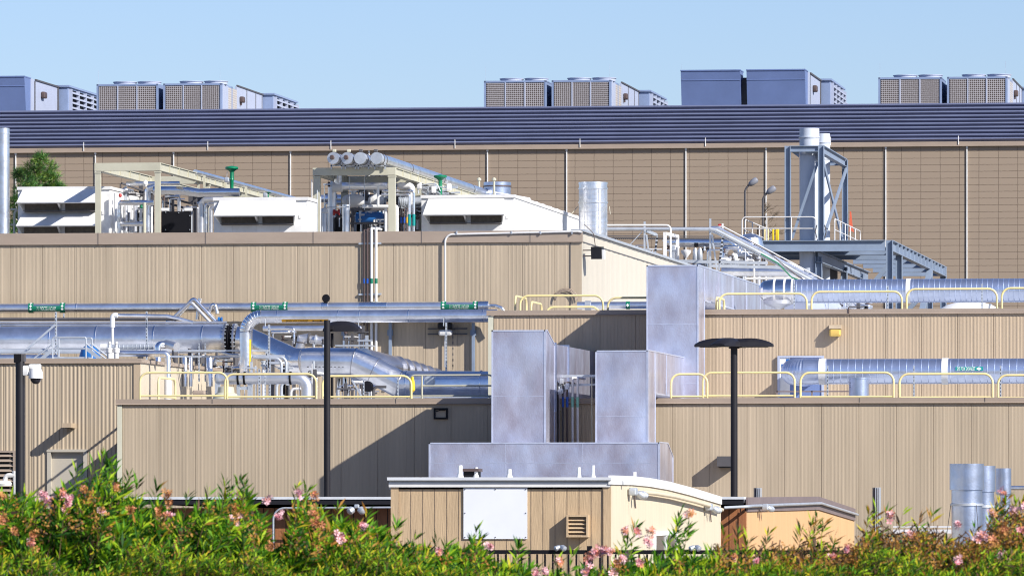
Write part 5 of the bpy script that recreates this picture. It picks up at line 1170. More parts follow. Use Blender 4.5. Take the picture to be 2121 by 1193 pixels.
# items behind low right roof
t = thing('vent_drum', 'round galvanized vent drum on the low roof behind the rails', 'vent', P(1779, 826, 167.3)); c = P(1779, 782, 167.3); r = M_(21, 167.3)
MB().lathe(V((c.x, 167.3, ZR1)), [(r, 0), (r, c.z - ZR1 - .03), (r + .015, c.z - ZR1 - .03), (r + .015, c.z - ZR1), (r - .03, c.z - ZR1)], 34).build('barrel', GALV, t)
b = MB()
for k in range(3): b.box((c.x - r * .86, 167.3 - r * .60, c.z - .14 - k * .05), (c.x - r * .74, 167.3 - r * .5, c.z - .12 - k * .05))
b.build('slot', BLACK, t, smooth=False)
t = thing('wall_panel', 'pale blue framed louvre opening behind the ribbed duct elbow', 'panel', P(1658, 824, Y2 - .1))
x0, x1, z0, z1 = X_(1611, Y2), X_(1707, Y2), ZR1, Z_(737, Y2, 1650); b = MB()
b.box((x0, Y2 - .10, z0), (x0 + .06, Y2 - .03, z1)); b.box((x1 - .06, Y2 - .10, z0), (x1, Y2 - .03, z1)); b.box((x0 + .06, Y2 - .10, z1 - .05), (x1 - .06, Y2 - .03, z1)); b.build('panel_frame', RTUL, t, smooth=False)
MB().box((x0 + .06, Y2 - .07, z0), (x1 - .06, Y2 - .04, z1 - .05)).build('sheet', RTUB, t, smooth=False)
b = MB(); w_ = .09
for (i, j) in ((0, 1), (1, 0), (0, 3), (1, 2)): xx = x0 + .1 + i * (w_ + .03); zz_ = z1 - .17 - j * .13; b.box((xx, Y2 - .082, zz_), (xx + w_, Y2 - .076, zz_ + .09))
pl = MB(); pl.box((x0 + .06, Y2 - .076, z1 - 1.0), (x0 + .32, Y2 - .071, z1 - .05)); plc = pl.build('notice_plate', WHITE, t, smooth=False); b.build('blue_squares', BLUEP, plc, smooth=False)
t = thing('pipe_bench', 'low mauve steel bench channel under the duct elbow', 'support', P(1680, 826, 168)); b = MB(); b.box(P(1606, 812, 167.9), P(1762, 809, 167.9) + V((0, .06, 0)))
for px in (1608, 1680, 1758): b.box(P(px, 830, 167.9), P(px + 3, 809, 167.9) + V((0, .06, 0)))
b.build('channel', FASC, t, smooth=False)
t = thing('wall_light', 'yellow lensed wall light on the raised building', 'light', P(1729, 697, Y2 - .2), None)
x0, x1 = X_(1717.5, Y2 - .15), X_(1742, Y2 - .15); z0, zm, z1 = Z_(697, Y2 - .2, 1729), Z_(681, Y2 - .2, 1729), Z_(672, Y2 - .2, 1729)
MB().prism([(x0, Y2, z1), (x0, Y2 - .16, z1 - .02), (x0, Y2 - .26, zm), (x0, Y2, zm)], (x1 - x0, 0, 0)).build('lamp_housing', TAN, t, smooth=False)
MB().bevbox((x0 + .005, Y2 - .265, z0), (x1 - .005, Y2 - .0, zm - .003), .04).build('lens', LENS, t)
def box_light(label, pl, pr, pt, pb, Y, dep, m, slant=.05):
    t = thing('wall_light', label, 'light', P((pl + pr) / 2, pb, Y - dep / 2), None); x0, x1 = X_(pl, Y - dep), X_(pr, Y - dep); z1, z0 = Z_(pt, Y - dep, pl), Z_(pb, Y - dep, pl)
    MB().prism([(x0, Y, z1), (x0, Y - dep, z1), (x0, Y - dep, z0 + slant), (x0, Y - dep * .3, z0), (x0, Y, z0)], (x1 - x0, 0, 0)).build('lamp_housing', m, t, smooth=False)
    MB().box((x0 + .05, Y - dep * .8, z0 - .005), (x1 - .05, Y - dep * .35, z0 + .01)).build('lens', GLASS, t, smooth=False)
box_light('brown shoebox wall light beside the right lamp post', 1485, 1518, 944.5, 968, Y1, .42, DGREY, .03)
box_light('tan wedge wall light casting a long diagonal shadow above the door', 128, 147, 876, 886, Y0, .62, TAN2, .01)
t = thing('wall_window', 'small black square frame in the shaded part of the low wall', 'vent', P(913, 868, Y1 - .05)); x0, x1, z0, z1 = X_(899, Y1), X_(928, Y1), Z_(868, Y1, 913), Z_(845, Y1, 913); b = MB(); e = .045
b.box((x0, Y1 - .07, z0), (x0 + e, Y1 - .0, z1)); b.box((x1 - e, Y1 - .07, z0), (x1, Y1, z1)); b.box((x0 + e, Y1 - .07, z1 - e), (x1 - e, Y1, z1)); b.box((x0 + e, Y1 - .07, z0), (x1 - e, Y1, z0 + e)); b.build('frame', BLACK, t, smooth=False)
MB().box((x0 + e, Y1 - .035, z0 + e), (x1 - e, Y1 - .03, z1 - e)).build('plate', TAN, t, smooth=False)
MB().tube(pxs([(903, 852), (912, 849), (922, 849)], Y1 - .1), .01, n=6).build('cable', BLACK, t)
# pipes between the two risers
GB = 'pipes between the two grey risers'; YY = 164.4
for px, r, m_, lm, lab in ((1154, 3.2, BLACK, None, 'black pipe next to the left riser'), (1166, 1.8, DGREY, LBLUE, 'dark pipe with blue label between the risers'), (1175, 2.2, BROWN, LBLUE, 'brown pipe with blue label between the risers'), (1186, 2.5, WHITEW, LGREEN, 'left white pipe with pale green label'), (1196.5, 2.5, WHITEW, LGREEN, 'right white pipe with pale green label'), (1226, 1.3, CREAMD, None, 'thin cream pipe close to the right riser')):
    t = thing('riser_pipe', lab, 'pipe', P(px, 960, YY), GB); top = 782 if px > 1180 else 792
    MB().tube([P(px, 960, YY), P(px, top, YY), V((P(px, top, YY).x, YY + 1.4, P(px, top, YY).z))], M_(r, YY), .06, 12).build('pipe_run', m_, t)
    if lm:
        gm = lm if lm is LBLUE else mat('pale_green_label', (.22, .50, .40), .5)
        MB().sweep(pxs([(px, 843), (px, 822)], YY), M_(r + .5, YY), 12).build('label_band', gm, t)
t = thing('strut_rack', 'grey strut rack holding the pipes between the risers', 'bracket', P(1190, 800, YY)); b = MB(); b.beam(P(1148, 798.5, YY + .15), P(1240, 796, YY + .15), .05, .05); b.beam(P(1165, 779, YY + 1.0), P(1240, 778, YY + 1.0), .06, .06); b.build('rail', STEEL, t, smooth=False)
b = MB(); rnd = random.Random(8)
for i in range(12): p = P(rnd.uniform(1150, 1172), rnd.uniform(792, 818), YY + rnd.uniform(-.2, .3)); b.bevbox(p, p + V((.10, .08, rnd.uniform(.05, .14))), .015)
b.build('clamp', STEEL, t)
t = thing('wall_unit', 'blue-grey cabinet with rounded corners in the shade behind the risers', 'cabinet', P(1195, 826, Y2 - .2)); p, q = P(1170, 830, Y2 - .25), P(1219, 728, Y2 - .25)
MB().bevbox(p, q + V((0, .22, 0)), .08).build('cabinet', RTUP, t); MB().bevbox(P(1196, 812, Y2 - .28), P(1209, 746, Y2 - .28) + V((0, .05, 0)), .02).build('recess', BLUEP, t)
b = MB()
for k in range(5): px = 1174 + k * 6; b.tube(pxs([(px, 830), (px, 746)], Y2 - .6), M_(2.8, Y2), n=10)
b.build('tube_bank', SILV2, t)

# ------------------------------------------------------------------ lamp posts
def lamp_post(label, px, ptop, Y, w, heads, m=DARK, zb=GZ):
    base = P(px, ptop, Y); zt_ = base.z; base = V((base.x, Y, zb)); t = thing('lamp_post', label, 'lamp post', base, 'dark lamp posts between the buildings'); r = M_(w / 2, Y)
    MB().lathe(base, [(r * 1.05, 0), (r, zt_ - zb)], 24).build('pole', m, t)
    for (dx, dy) in heads:
        d = V((dx, dy, 0)).normalized(); s = V((-d.y, d.x, 0)); o = V((base.x, Y, zt_)); b = MB(); L = .92; vs = []; N = 8
        for i in range(N + 1):
            f = i / N; xx = .10 + (L - .10) * f; h = .215 * math.sqrt(max(0, 1 - (f * .97) ** 2.6)) * (.78 + .5 * f * (1 - f)) + .015; wd = .24 * (1 - .2 * f) 
            for (a_, c_) in ((-1, 0), (-.92, .55), (-.45, 1), (.45, 1), (.92, .55), (1, 0)): vs.append(o + d * xx + s * wd * a_ + V((0, 0, -.06 + h * c_)))
        fs = []
        for i in range(N):
            for k in range(5): fs.append((i * 6 + k, i * 6 + k + 1, i * 6 + 7 + k, i * 6 + 6 + k))
            fs.append((i * 6 + 5, i * 6, i * 6 + 6, i * 6 + 11))
        fs += [(0, 1, 2, 3, 4, 5), tuple(range(N * 6 + 5, N * 6 - 1, -1))]
        b.add(vs, fs); h_ = b.build('lamp_head', m, t, ang=40)
        g_ = MB(); c = o + d * .5 + V((0, 0, -.066)); g_.prism([c + d * -.3 + s * -.14, c + d * .3 + s * -.12, c + d * .3 + s * .12, c + d * -.3 + s * .14], (0, 0, -.01)); g_.build('lens', GLASS, h_, smooth=False)
    if heads: b = MB(); b.lathe((base.x, Y, zt_ - .10), [(.13, 0), (.13, .20), (.08, .23)], 14); b.build('hub', m, t)
    return t
lamp_post('tall dark lamp post with spread heads at the right', 1520.5, 713, 157.5, 14.2, ((1, .02), (-1, -.02), (-.35, -1), (.1, 1)))
t = lamp_post('dark lamp post in the middle, one low head behind its top', 677.5, 663, 158.8, 13.6, ())
o = P(684, 686, 158.8); 
b = MB(); vs = []; N = 8
for i in range(N + 1):
    f = -1 + 2 * i / N; h = .25 * math.sqrt(1 - (abs(f) * .95) ** 2.6); wd = .26
    for (a_, c_) in ((-1, 0), (-.9, .6), (-.4, 1), (.4, 1), (.9, .6), (1, 0)): vs.append(o + V((f * .43 + .22, wd * a_ + .42, h * c_)))
fs = []
for i in range(N):
    for k in range(5): fs.append((i * 6 + k, i * 6 + k + 1, i * 6 + 7 + k, i * 6 + 6 + k))
    fs.append((i * 6 + 5, i * 6, i * 6 + 6, i * 6 + 11))
fs += [(0, 1, 2, 3, 4, 5), tuple(range(N * 6 + 5, N * 6 - 1, -1))]; b.add(vs, fs); b.beam(o + V((0, .05, .08)), o + V((0, .3, .08)), .1, .08); b.build('lamp_head', DARK, t)
# camera mast at left
YC = 128.0
t = thing('camera_mast', 'black mast at left with bolted bracket', 'mast', V((X_(42, YC), YC, GZ))); zt_ = Z_(733, YC, 42); x = X_(41.5, YC); r = M_(9.8, YC)
MB().lathe((x, YC, GZ), [(r, 0), (r, zt_ - GZ - .16), (r * .98, zt_ - GZ - .15)], 24).build('pole', DARK, t)
MB().box((x - .105, YC - .09, zt_ - .17), (x + .02, YC + .09, zt_)).build('bracket_plate', BLACK, t, smooth=False)
MB().box((x + .03, YC - .06, zt_ - .15), (x + .10, YC + .09, zt_ + .0)).build('clamp', DGREY, t, smooth=False)
t = thing('dome_camera', 'white dome security camera hanging from the black mast', 'camera', P(74, 795, YC)); 
p = P(53, 757, YC); q = P(58, 778, YC); MB().bevbox((p.x - .06, YC - .06, q.z), (p.x + .07, YC + .06, p.z), .02).build('mount', WHITE, t)
MB().bevbox((p.x + .06, YC - .05, P(70, 764, YC).z), (X_(85, YC), YC + .05, P(70, 754, YC).z), .02).build('arm', WHITE, t)
c = P(74, 783.5, YC); R = M_(15.5, YC); MB().lathe(c, [(R, 0), (R * .98, .03), (R * .92, .13), (R * .75, .185), (R * .3, .21)], 28).build('housing', WHITE, t)
MB().lathe(c, [(R * .08, -.11), (R * .42, -.095), (R * .68, -.05), (R * .76, 0), (R * .2, .005)], 24).build('dome', GLASS, t)
t = thing('pipe_bracket_light', 'white curved pipe lamp in front of the wall louvre', 'light', P(12, 1005, Y0 - 1)); 
b = MB(); b.tube(pxs([(30, 975), (30, 984), (12, 984), (10, 998)], Y0 - .7), .06, .12, 10); b.tube(pxs([(31, 1040), (31, 975)], Y0 - .7), .05, n=8); b.build('arm', WHITEW, t)
MB().lathe(P(6, 1006, Y0 - .7), [(.22, 0), (.24, .06), (.2, .12), (.06, .14)], 18).build('shade', WHITE, t)

# ------------------------------------------------------------------ pipe runs behind the cream end wall
GR = 'pipe rack behind the cream end wall'
YG = 214.0
pipe('rack_pipe', 'straight grey pipe along the top of the rack behind the cream wall', 'pipe', [(1226, 474.5), (1472, 474.5)], YG, 3.8, STEEL, group=GR, n=16)
pipe('rack_pipe', 'slimmer pipe above it turning down near the white post frame', 'pipe', [(1240, 466.5), (1389, 466.5), (1389, 600)], YG - .6, 1.9, WHITEW, 9, group=GR, n=10)
pipe('rack_pipe', 'thin dark conduit low in the rack behind the cream wall', 'pipe', [(1240, 489), (1480, 490)], YG + 1, 1.0, DGREY, group=GR, n=8)
t = thing('cable_ladder', 'thin dark ladder tray running behind the rack to the right', 'cable tray', P(1380, 494, YG + 6)); b = MB(); b.beam(P(1262, 493, YG + 6), P(1502, 495, YG + 6), .05, .05); b.build('side_rail', DGREY, t, smooth=False)
b = MB()
for k in range(60): p = P(1262 + k * 4, 496, YG + 6); b.box(p, p + V((.03, .03, .05)))
b.build('rungs', BLACK, t, smooth=False)
t = thing('pipe_support', 'white post frame under the slimmer pipe bend', 'support', P(1390, 640, YG - 1)); zb = ZR2
def post(b, px, pt, Y, w): p = P(px, pt, Y); b.box((p.x - w / 2, Y, zb), (p.x + w / 2, Y + w, p.z))
b = MB(); post(b, 1377, 482, YG - 1.2, .10); post(b, 1403, 488, YG + .8, .10); b.beam(P(1377, 484, YG - 1.2), P(1403, 490, YG + .8), .10, .10); b.build('post_frame', WHITEW, t, smooth=False)
for px, top, lab in ((1335, 459, 'left trapeze support of the pipe rack'), (1471, 453, 'right trapeze support at the bend of the pipe bundle')):
    t = thing('pipe_support', lab, 'support', P(px, 640, YG), 'trapeze supports of the rack'); b = MB(); post(b, px, top, YG, .06); b.build('post', STEEL, t, smooth=False)
    b = MB(); b.beam(P(px, 477, YG - .1), P(px + 25, 487, YG + 1.5), .05, .10); b.beam(P(px + 4, 486, YG), P(px + 14, 560, YG), .05, .05); b.beam(P(px + 26, 487, YG + 1.5), P(px + 18, 560, YG + 1), .05, .05); b.build('strut_arm', STEEL, t, smooth=False)
    b = MB()
    for k in range(7): p = P(px + 24 - k * 1.1, 496 + k * 8, YG + 1.1); b.box(p, p + V((.07, -.05, .05)))
    b.build('slots', BLACK, t, smooth=False)
    b = MB(); b.beam(P(px - 5, 480, YG), P(px - 42, 520, YG), .025, .025); b.build('tie_rod', STEEL, t) if px < 1400 else None
# descending bundle
GD = 'sloping pipe bundle running down to the right'
for i, (dx, dy, r, m_, lab) in enumerate(((0, 0, 3.6, STEEL, 'thick lower pipe of the sloping bundle'), (4, -5, 3.4, SILV2, 'thick upper pipe of the sloping bundle'), (-3, 5, 1.6, STEEL, 'thin pipe at the underside of the sloping bundle'), (14, -8, 1.2, WHITEW, 'thin pale pipe at the top of the sloping bundle'))):
    pipe('sloping_pipe', lab, 'pipe', [(1471 + dx * .3, 474 + dy * .4), (1483 + dx, 477 + dy), (1630 + dx, 553 + dy * .9), (1715 + dx, 600 + dy)], YG - .4 + i * .15, r, m_, 14, group=GD, n=14)
pipe('green_cable', 'green cable hanging along the sloping pipe bundle', 'cable', [(1576, 526), (1612, 546), (1640, 575), (1660, 582), (1690, 596)], YG - 1.2, 1.4, GREEN, 16, n=8)
pipe('dark_cable', 'dark cable looping beside the green cable', 'cable', [(1540, 492), (1590, 520), (1618, 545), (1655, 574), (1710, 600)], YG - 1.0, .9, BROWN, 16, n=8)
for i, (a_, c_, py, lab) in enumerate(((1400, 1590, 541, 'upper long grey channel left of the steel deck'), (1470, 1640, 550.5, 'lower long grey channel left of the steel deck'))):
    o = MB().beam(P(a_, py, YG + 3), P(c_, py + 4, YG + 3), .08, .10).build('support_channel', STEEL, smooth=False); tag(o, lab, 'channel', 'long grey channels')
pipe('insulated_pipe', 'bright large pipe bending down behind the right trapeze', 'pipe', [(1380, 503), (1515, 503), (1530, 520), (1533, 560)], YG + 8, 9, SILV, 12, n=24, k=4, ang=20)
pipe('insulated_pipe', 'fat pipe with rounded white right end above the duct top', 'pipe', [(1495, 563), (1628, 563), (1652, 567), (1668, 590), (1668, 620)], YG + 4, 9.5, SILV2, 22, n=24, k=6, ang=25)
pipe('insulated_pipe', 'thin pipe under the fat pipe with rounded end', 'pipe', [(1545, 577), (1642, 576)], YG + 3, 2.6, WHITEW, n=12)
o = MB().lathe(P(1650, 562, YG + 4.0), [(.15, -.7), (.2, -.35), (.19, 0), (.12, .2), (.01, .26)], 20, (1, 0, -.35)).build('elbow_cover', WHITE); tag(o, 'white rounded elbow cover at the end of the fat pipe', 'elbow')
o = MB().lathe(P(1421, 535, YG + 7), [(.02, 0), (.16, .18), (.17, .26), (.04, .28)], 18).build('horn_speaker', WHITE); tag(o, 'small white cone hanging under the bright large pipe', 'horn')
t = thing('valve_assembly', 'dark lever valves hanging under the bright large pipe', 'valves', P(1446, 545, YG + 7)); b = MB()
for px in (1440, 1450): b.lathe(P(px, 542, YG + 7), [(.06, 0), (.09, .05), (.08, .35), (.04, .45)], 12)
b.build('valve_body', STEEL, t); b = MB(); b.box(P(1438, 512, YG + 7), P(1446, 503, YG + 7) + V((0, .1, 0))); b.box(P(1452, 524, YG + 7), P(1457, 514, YG + 7) + V((0, .1, 0))); b.build('clamp', BLACK, t, smooth=False)
t = thing('condensate_unit', 'white lumpy insulated fittings behind the sloping bundle', 'fittings', P(1535, 545, YG + 6)); b = MB(); rnd = random.Random(6)
for i in range(10): b.lathe(P(rnd.uniform(1502, 1560), rnd.uniform(524, 542), YG + 5 + rnd.random() * 2), [(.03, -.18), (.11, -.1), (.12, .08), (.03, .16)], 12, (rnd.uniform(-1, 1), 0, rnd.uniform(-.5, 1)))
b.build('insulation', WHITE, t); b = MB()
for i in range(14): p = P(rnd.uniform(1500, 1575), rnd.uniform(525, 552), YG + 4.5); b.tube([p, p + V((rnd.uniform(.1, .35), 0, rnd.uniform(-.1, .1)))], rnd.uniform(.015, .04), n=6)
b.build('small_piping', DGREY, t); b = MB(); b.tube(pxs([(1500, 545), (1502, 518), (1508, 518)], YG + 5), .09, n=12); b.build('stub', SILV, t)
o = MB().lathe(P(1553, 512, YG + 10), [(.45, -.3), (.48, 0), (.40, .3), (.2, .42), (.01, .45)], 26).build('tank_top', SILV2); tag(o, 'rounded silver tank top behind the sloping bundle', 'tank')
t = thing('warning_light', 'small red lamp on a thin white post behind the rack', 'light', P(1493, 480, YG + 12)); MB().box(P(1495, 600, YG + 12), P(1498, 463, YG + 12) + V((0, .1, 0))).build('post', WHITE, t, smooth=False); MB().bevbox(P(1487, 472, YG + 12), P(1494, 464, YG + 12) + V((0, .15, 0)), .02).build('lamp', RED, t)

spools('mixed small pipes low in the rack behind the tallest duct', 1400, 1600, 508, 560, 216, 224, 36, 51, ZR2, 5)
spools('small pipes near the foot of the sloping bundle', 1560, 1690, 560, 600, 217, 226, 12, 52, ZR2, 4)
spools('thin upright pipes behind the cream end wall ridge', 1275, 1400, 494, 530, 216, 222, 12, 53, ZR2, 2)
spools('little pipes and brackets behind the upper ribbed duct', 1690, 1800, 618, 634, 182, 187, 8, 54, ZR2, 3)

t = thing('roof_pipe_run', 'silver pipe with green band on the raised roof before the cream end wall', 'pipe', P(1260, 640, 180)); z, R = hpipe(t, 'pipe_run', 1196, 1352, 632.5, 180, 7.5, SILV2)
MB().sweep([(X_(1212, 180), 180, z), (X_(1224, 180), 180, z)], R + .03, 24).build('sleeve', STEEL, t); l = MB().sweep([(X_(1297, 180), 180, z), (X_(1305, 180), 180, z)], R + .008, 24).build('marker_band', LGREEN, t)
b = MB(); x = X_(1301, 180); b.add([(x - .04, 180 - R - .012, z), (x, 180 - R - .012, z - .05), (x + .04, 180 - R - .012, z), (x, 180 - R - .012, z + .05)], [(0, 1, 2, 3)]); b.build('diamond_mark', LWHITE, l, smooth=False)
# ------------------------------------------------------------------ steel deck, tower and stacks
YS = 290.0
def Hcol(b, x, y, z0, z1, w=.25, t=.03):
    # H column with flanges facing left and right
    b.box((x, y, z0), (x + t, y + w, z1)); b.box((x + w - t, y, z0), (x + w, y + w, z1)); b.box((x + t, y + w * .45, z0), (x + w - t, y + w * .55, z1))
t = thing('steel_platform', 'large grey steel deck on columns at the right of the plant', 'platform', (X_(1700, YS), YS + 15, GZ))
zd_, zb_ = Z_(498, YS, 1700), Z_(521, YS, 1700); dk0, dk1 = X_(1566, YS), X_(1848, YS); DEP = 33.0
b = MB(); b.ibeam((dk0, YS, (zd_ + zb_) / 2), (dk1 - .3, YS, (zd_ + zb_) / 2), .26, zd_ - zb_, .035); b.build('front_beam', BEAM, t, smooth=False)
b = MB(); b.ibeam((dk1 - .1, YS + .3, (zd_ + zb_) / 2), (dk1 - .1, YS + DEP, (zd_ + zb_) / 2), .26, zd_ - zb_, .035)
y = YS + 3
while y < YS + DEP: b.box((dk1 - .1, y, zb_ + .04), (dk1 + .05, y + .04, zd_ - .04)); y += 2.2
b.build('side_beam', BEAM, t, smooth=False)
for k in range(1, 7):
    b = MB(); y = YS + k * DEP / 6; b.ibeam((dk0 if k < 3 else X_(1700, YS) , y, (zd_ + zb_) / 2 - .02), (dk1 - .25, y, (zd_ + zb_) / 2 - .02), .24, (zd_ - zb_) * .72, .03); b.build('cross_beam', BEAM, t, smooth=False)
xi = X_(1693, YS); b = MB(); b.ibeam((xi, YS + .3, (zd_ + zb_) / 2 - .45), (xi, YS + DEP * .8, (zd_ + zb_) / 2 - .45), .26, (zd_ - zb_), .035); b.build('inner_beam', BEAM, t, smooth=False)
b = MB(); b.box((dk0, YS + .2, zd_ - .04), (X_(1752, YS), YS + 13, zd_ + .01)); b.build('deck_plate', BEAM, t, smooth=False)
b = MB(); b.box((X_(1566, YS), YS + 12.5, GZ + 8), (X_(1682, YS), YS + 12.7, zb_ - .1)); b.build('deck_shade_sheet', DGREY, t, smooth=False)  # dark sheet added to stand for the shade under the deck
for (px, y) in ((1848, 0), (1848, 5.3), (1848, 23.5), (1848, 32.5), (1690, 0.3), (1690, 13), (1690, 22)):
    x = (dk1 - .27) if px == 1848 else xi - .12
    b = MB(); Hcol(b, x, YS + y, GZ, zd_ if px == 1848 else zb_ - .2, .29); b.build('column', BEAM, t, smooth=False)
b = MB(); b.beam(P(1848, 540, YS + 3), P(1798, 600, YS + 3), .2, .2); b.beam((dk1, YS + 22, zb_ - .1), (dk1, YS + 16, zb_ - 2.6), .25, .2); b.beam(P(1900, 622, YS + 12), P(1878, 645, YS + 12), .2, .2); b.build('brace', BEAM, t, smooth=False)
# tower
t = thing('steel_tower', 'open steel tower framing the two pale stacks', 'tower', (X_(1690, YS), YS + 3, zd_))
zt_ = Z_(302, YS, 1690); DT = 12.0; xa_, xb_ = X_(1625, YS), X_(1694, YS); wc = M_(12.5, YS)
for x, y in ((xa_, 0), (xb_, 0), (xb_, DT)): b = MB(); Hcol(b, x, YS + y, zd_ + .01, zt_, wc, .03); b.build('column', BEAM, t, smooth=False)
b = MB(); b.ibeam((xa_ + wc, YS + .1, zt_ - .13), (xb_, YS + .1, zt_ - .13), .2, .26, .03); b.ibeam((xa_ + wc, YS + DT, zt_ - .13), (xb_, YS + DT, zt_ - .13), .2, .26, .03); b.build('top_beam', BEAM, t, smooth=False)
b = MB(); b.ibeam((xb_ + wc / 2, YS + wc, zt_ - .15), (xb_ + wc / 2, YS + DT, zt_ - .15), .24, .36, .03); b.build('side_beam', BEAM, t, smooth=False)
b = MB(); b.prism([(xb_ - .0, YS + .15, zt_ - .05), (xb_ - .55, YS + .15, zt_ - .25), (xb_ - .55, YS + .15, zt_ - .30), (xb_, YS + .15, zt_ - .35)], (0, .04, 0)); b.prism([(xa_ + wc, YS + .2, zt_ - .25), (xa_ + wc + .35, YS + .2, zt_ - .25), (xa_ + wc + .35, YS + .2, zt_ - .5)], (0, .03, 0)); b.build('gusset', BEAM, t, smooth=False)
b = MB(); b.beam((xa_ + wc + .05, YS + .15, zd_ + .1), (xb_ - .02, YS + .15, zt_ - .7), .11, .11); b.build('front_brace', BEAM, t, smooth=False)
b = MB(); xm = xb_ + wc / 2; b.beam((xm, YS + .4, zt_ - .4), (xm, YS + DT, zd_ + .1), .06, .26); b.beam((xm + .07, YS + .4, zd_ + .1), (xm + .07, YS + DT, zt_ - .4), .06, .26); b.build('side_brace', BEAM, t, smooth=False)
def tall_stack(label, pxc, ptop, w, Y, capz):
    c = P(pxc, ptop, Y); r = M_(w / 2, Y); z = c.z; t = thing('exhaust_stack', label, 'exhaust stack', (c.x, Y, GZ + 6), 'pale stacks in the steel tower'); o = V((c.x, Y, 0))
    MB().lathe(o, [(r * .96, GZ + 6), (r * .96, z - .48)], 40).build('barrel', STACKP, t)
    MB().lathe(o, [(r * .97, z - .48), (r * 1.0, z - .42), (r * 1.05, z - .40), (r * 1.05, z - .37), (r * .97, z - .36), (r * .95, z), (r * .85, z), (r * .85, z - .1)], 40).build('cap', STACKP, t)
    b = MB()
    for k in range(3): b.lathe(o, [(r * .965, z - 1.08 - k * .05), (r * 1.0, z - 1.06 - k * .05), (r * .965, z - 1.04 - k * .05)], 30)
    b.build('collar', STEEL, t)
tall_stack('nearer and taller pale stack in the steel tower', 1676.5, 266.5, 43, YS + .87, 0)
tall_stack('farther pale stack half hidden behind the nearer one', 1704, 277.5, 32, YS + 9.5, 0)
# tower handrails
def railrun(label, pts, h, m=WHITEW, npost=4, r=.025, ends=True):
    t = thing('handrail', label, 'railing', pts[0], 'handrails on the steel deck'); a, c = V(pts[0]), V(pts[1]); up = V((0, 0, h))
    MB().tube([a, a + up, c + up, c], r, .18, 10, 5).build('hoop', m, t); MB().tube([a + up * .5, c + up * .5], r * .9, n=8).build('middle_rail', m, t)
    for k in range(1, npost): p = a.lerp(c, k / npost); MB().tube([p, p + up], r, n=8).build('post', m, t)
railrun('long handrail along the front edge of the steel deck', (P(1537, 497.5, YS), P(1690, 497.5, YS)), M_(48, YS), npost=3)
railrun('handrail receding along the right side of the steel tower', ((xb_ + .7, YS + .3, zd_), (xb_ + .7, YS + 13.5, zd_)), M_(45, YS), npost=5)
railrun('handrail receding at the left end of the steel deck', ((X_(1541, YS), YS + .5, zd_), (X_(1541, YS), YS + 13, zd_)), M_(45, YS), npost=4)
t = thing('ladder_cage', 'curved ladder hand grips between the tower columns', 'ladder', P(1700, 490, YS)); b = MB()
for px in (1692, 1708): s = 1 if px < 1700 else -1; b.tube([P(px, 493, YS - .1), P(px - s * 3.5, 480, YS - .1), P(px, 466, YS - .1)], .025, .2, 8)
b.build('grip', DGREY, t)
o = MB(); p0 = P(1760, 437, YS + 12); o.prism([p0, P(1763, 439, YS + 12), P(1766, 470, YS + 12), P(1769, 482, YS + 12), P(1763, 478, YS + 12), P(1759, 480, YS + 12)], (0, .06, 0)); o = o.build('warning_flag', ORANGE, smooth=False); tag(o, 'orange cloth hanging on the right tower column', 'cloth')
for i, (pa, w_, lab) in enumerate(((1582, 3, 'pale yellow guard post nearest the deck left end'), (1590, 2, 'thin yellow guard post, second on the deck'), (1599, 4, 'yellow guard post in the middle of the deck left end'), (1606, 7, 'broad bright yellow cabinet on the deck'))):
    o = MB().bevbox(P(pa, 498, YS + 3), P(pa + w_, 474, YS + 3) + V((0, .2, 0)), .02).build('yellow_box', YELS if i > 1 else YEL); tag(o, lab, 'guard post', 'yellow items on the deck')
# street lamps and bare tree beyond
def street_lamp(label, px, pt, Y):
    c = P(px, 600, Y); base = V((c.x, Y, GZ)); t = thing('street_lamp', label, 'street lamp', base, 'grey street lamps before the far warehouse'); a, h = P(px, pt + 20, Y), P(px + 10, pt + 7, Y)
    MB().tube([base, V((base.x, Y, a.z)), h], M_(2.1, Y), .35, 10).build('pole', DGREY, t)
    b = MB(); d = (P(px + 26, pt - 3, Y) - P(px + 8, pt + 10, Y)); s = P(px + 8, pt + 10, Y); n = V((0, 0, 1)); L = d.length; d.normalize(); 
    b.lathe(s, [(.04, 0), (.10, .05), (.14, L * .35), (.15, L * .8), (.10, L * .97), (.01, L)], 14, d); b.build('lamp_head', mat('lamp_grey', (.24, .25, .29), .5), t)
street_lamp('left grey street lamp standing before the far wall', 1543, 374, 322)
street_lamp('right grey street lamp beside the bare tree', 1580, 391, 318)
t = thing('bare_tree', 'leafless pale twigs of a small tree beside the right street lamp', 'tree', V((X_(1572, 324), 324, GZ))); rnd = random.Random(21); b = MB(); bt = V((X_(1572, 324), 324, GZ)); tp = P(1571, 470, 324); b.sweep([bt, tp], .09, 8, True, [.14, .07]); b.build('trunk', BARK, t); b = MB()
def grow(p, d, L, r, k):
    q = p + d * L; b.sweep([p, p.lerp(q, .5) + V((rnd.uniform(-.1, .1) * L, 0, .05 * L)), q], r, 4, False, [r, r * .8, r * .6])
    if k == 0: return
    for i in range(3 if k > 1 else 4): grow(p.lerp(q, rnd.uniform(.5, 1)), (d + V((rnd.uniform(-.7, .9), rnd.uniform(-.5, .5), rnd.uniform(-.35, .5)))).normalized(), L * rnd.uniform(.55, .8), r * .6, k - 1)
for i in range(3): grow(tp - V((0, 0, i * .35)), V((.35 + .2 * i, 0, .9 - .3 * i)).normalized(), .62, .035, 4)
b.build('branches', TWIG, t, smooth=False)
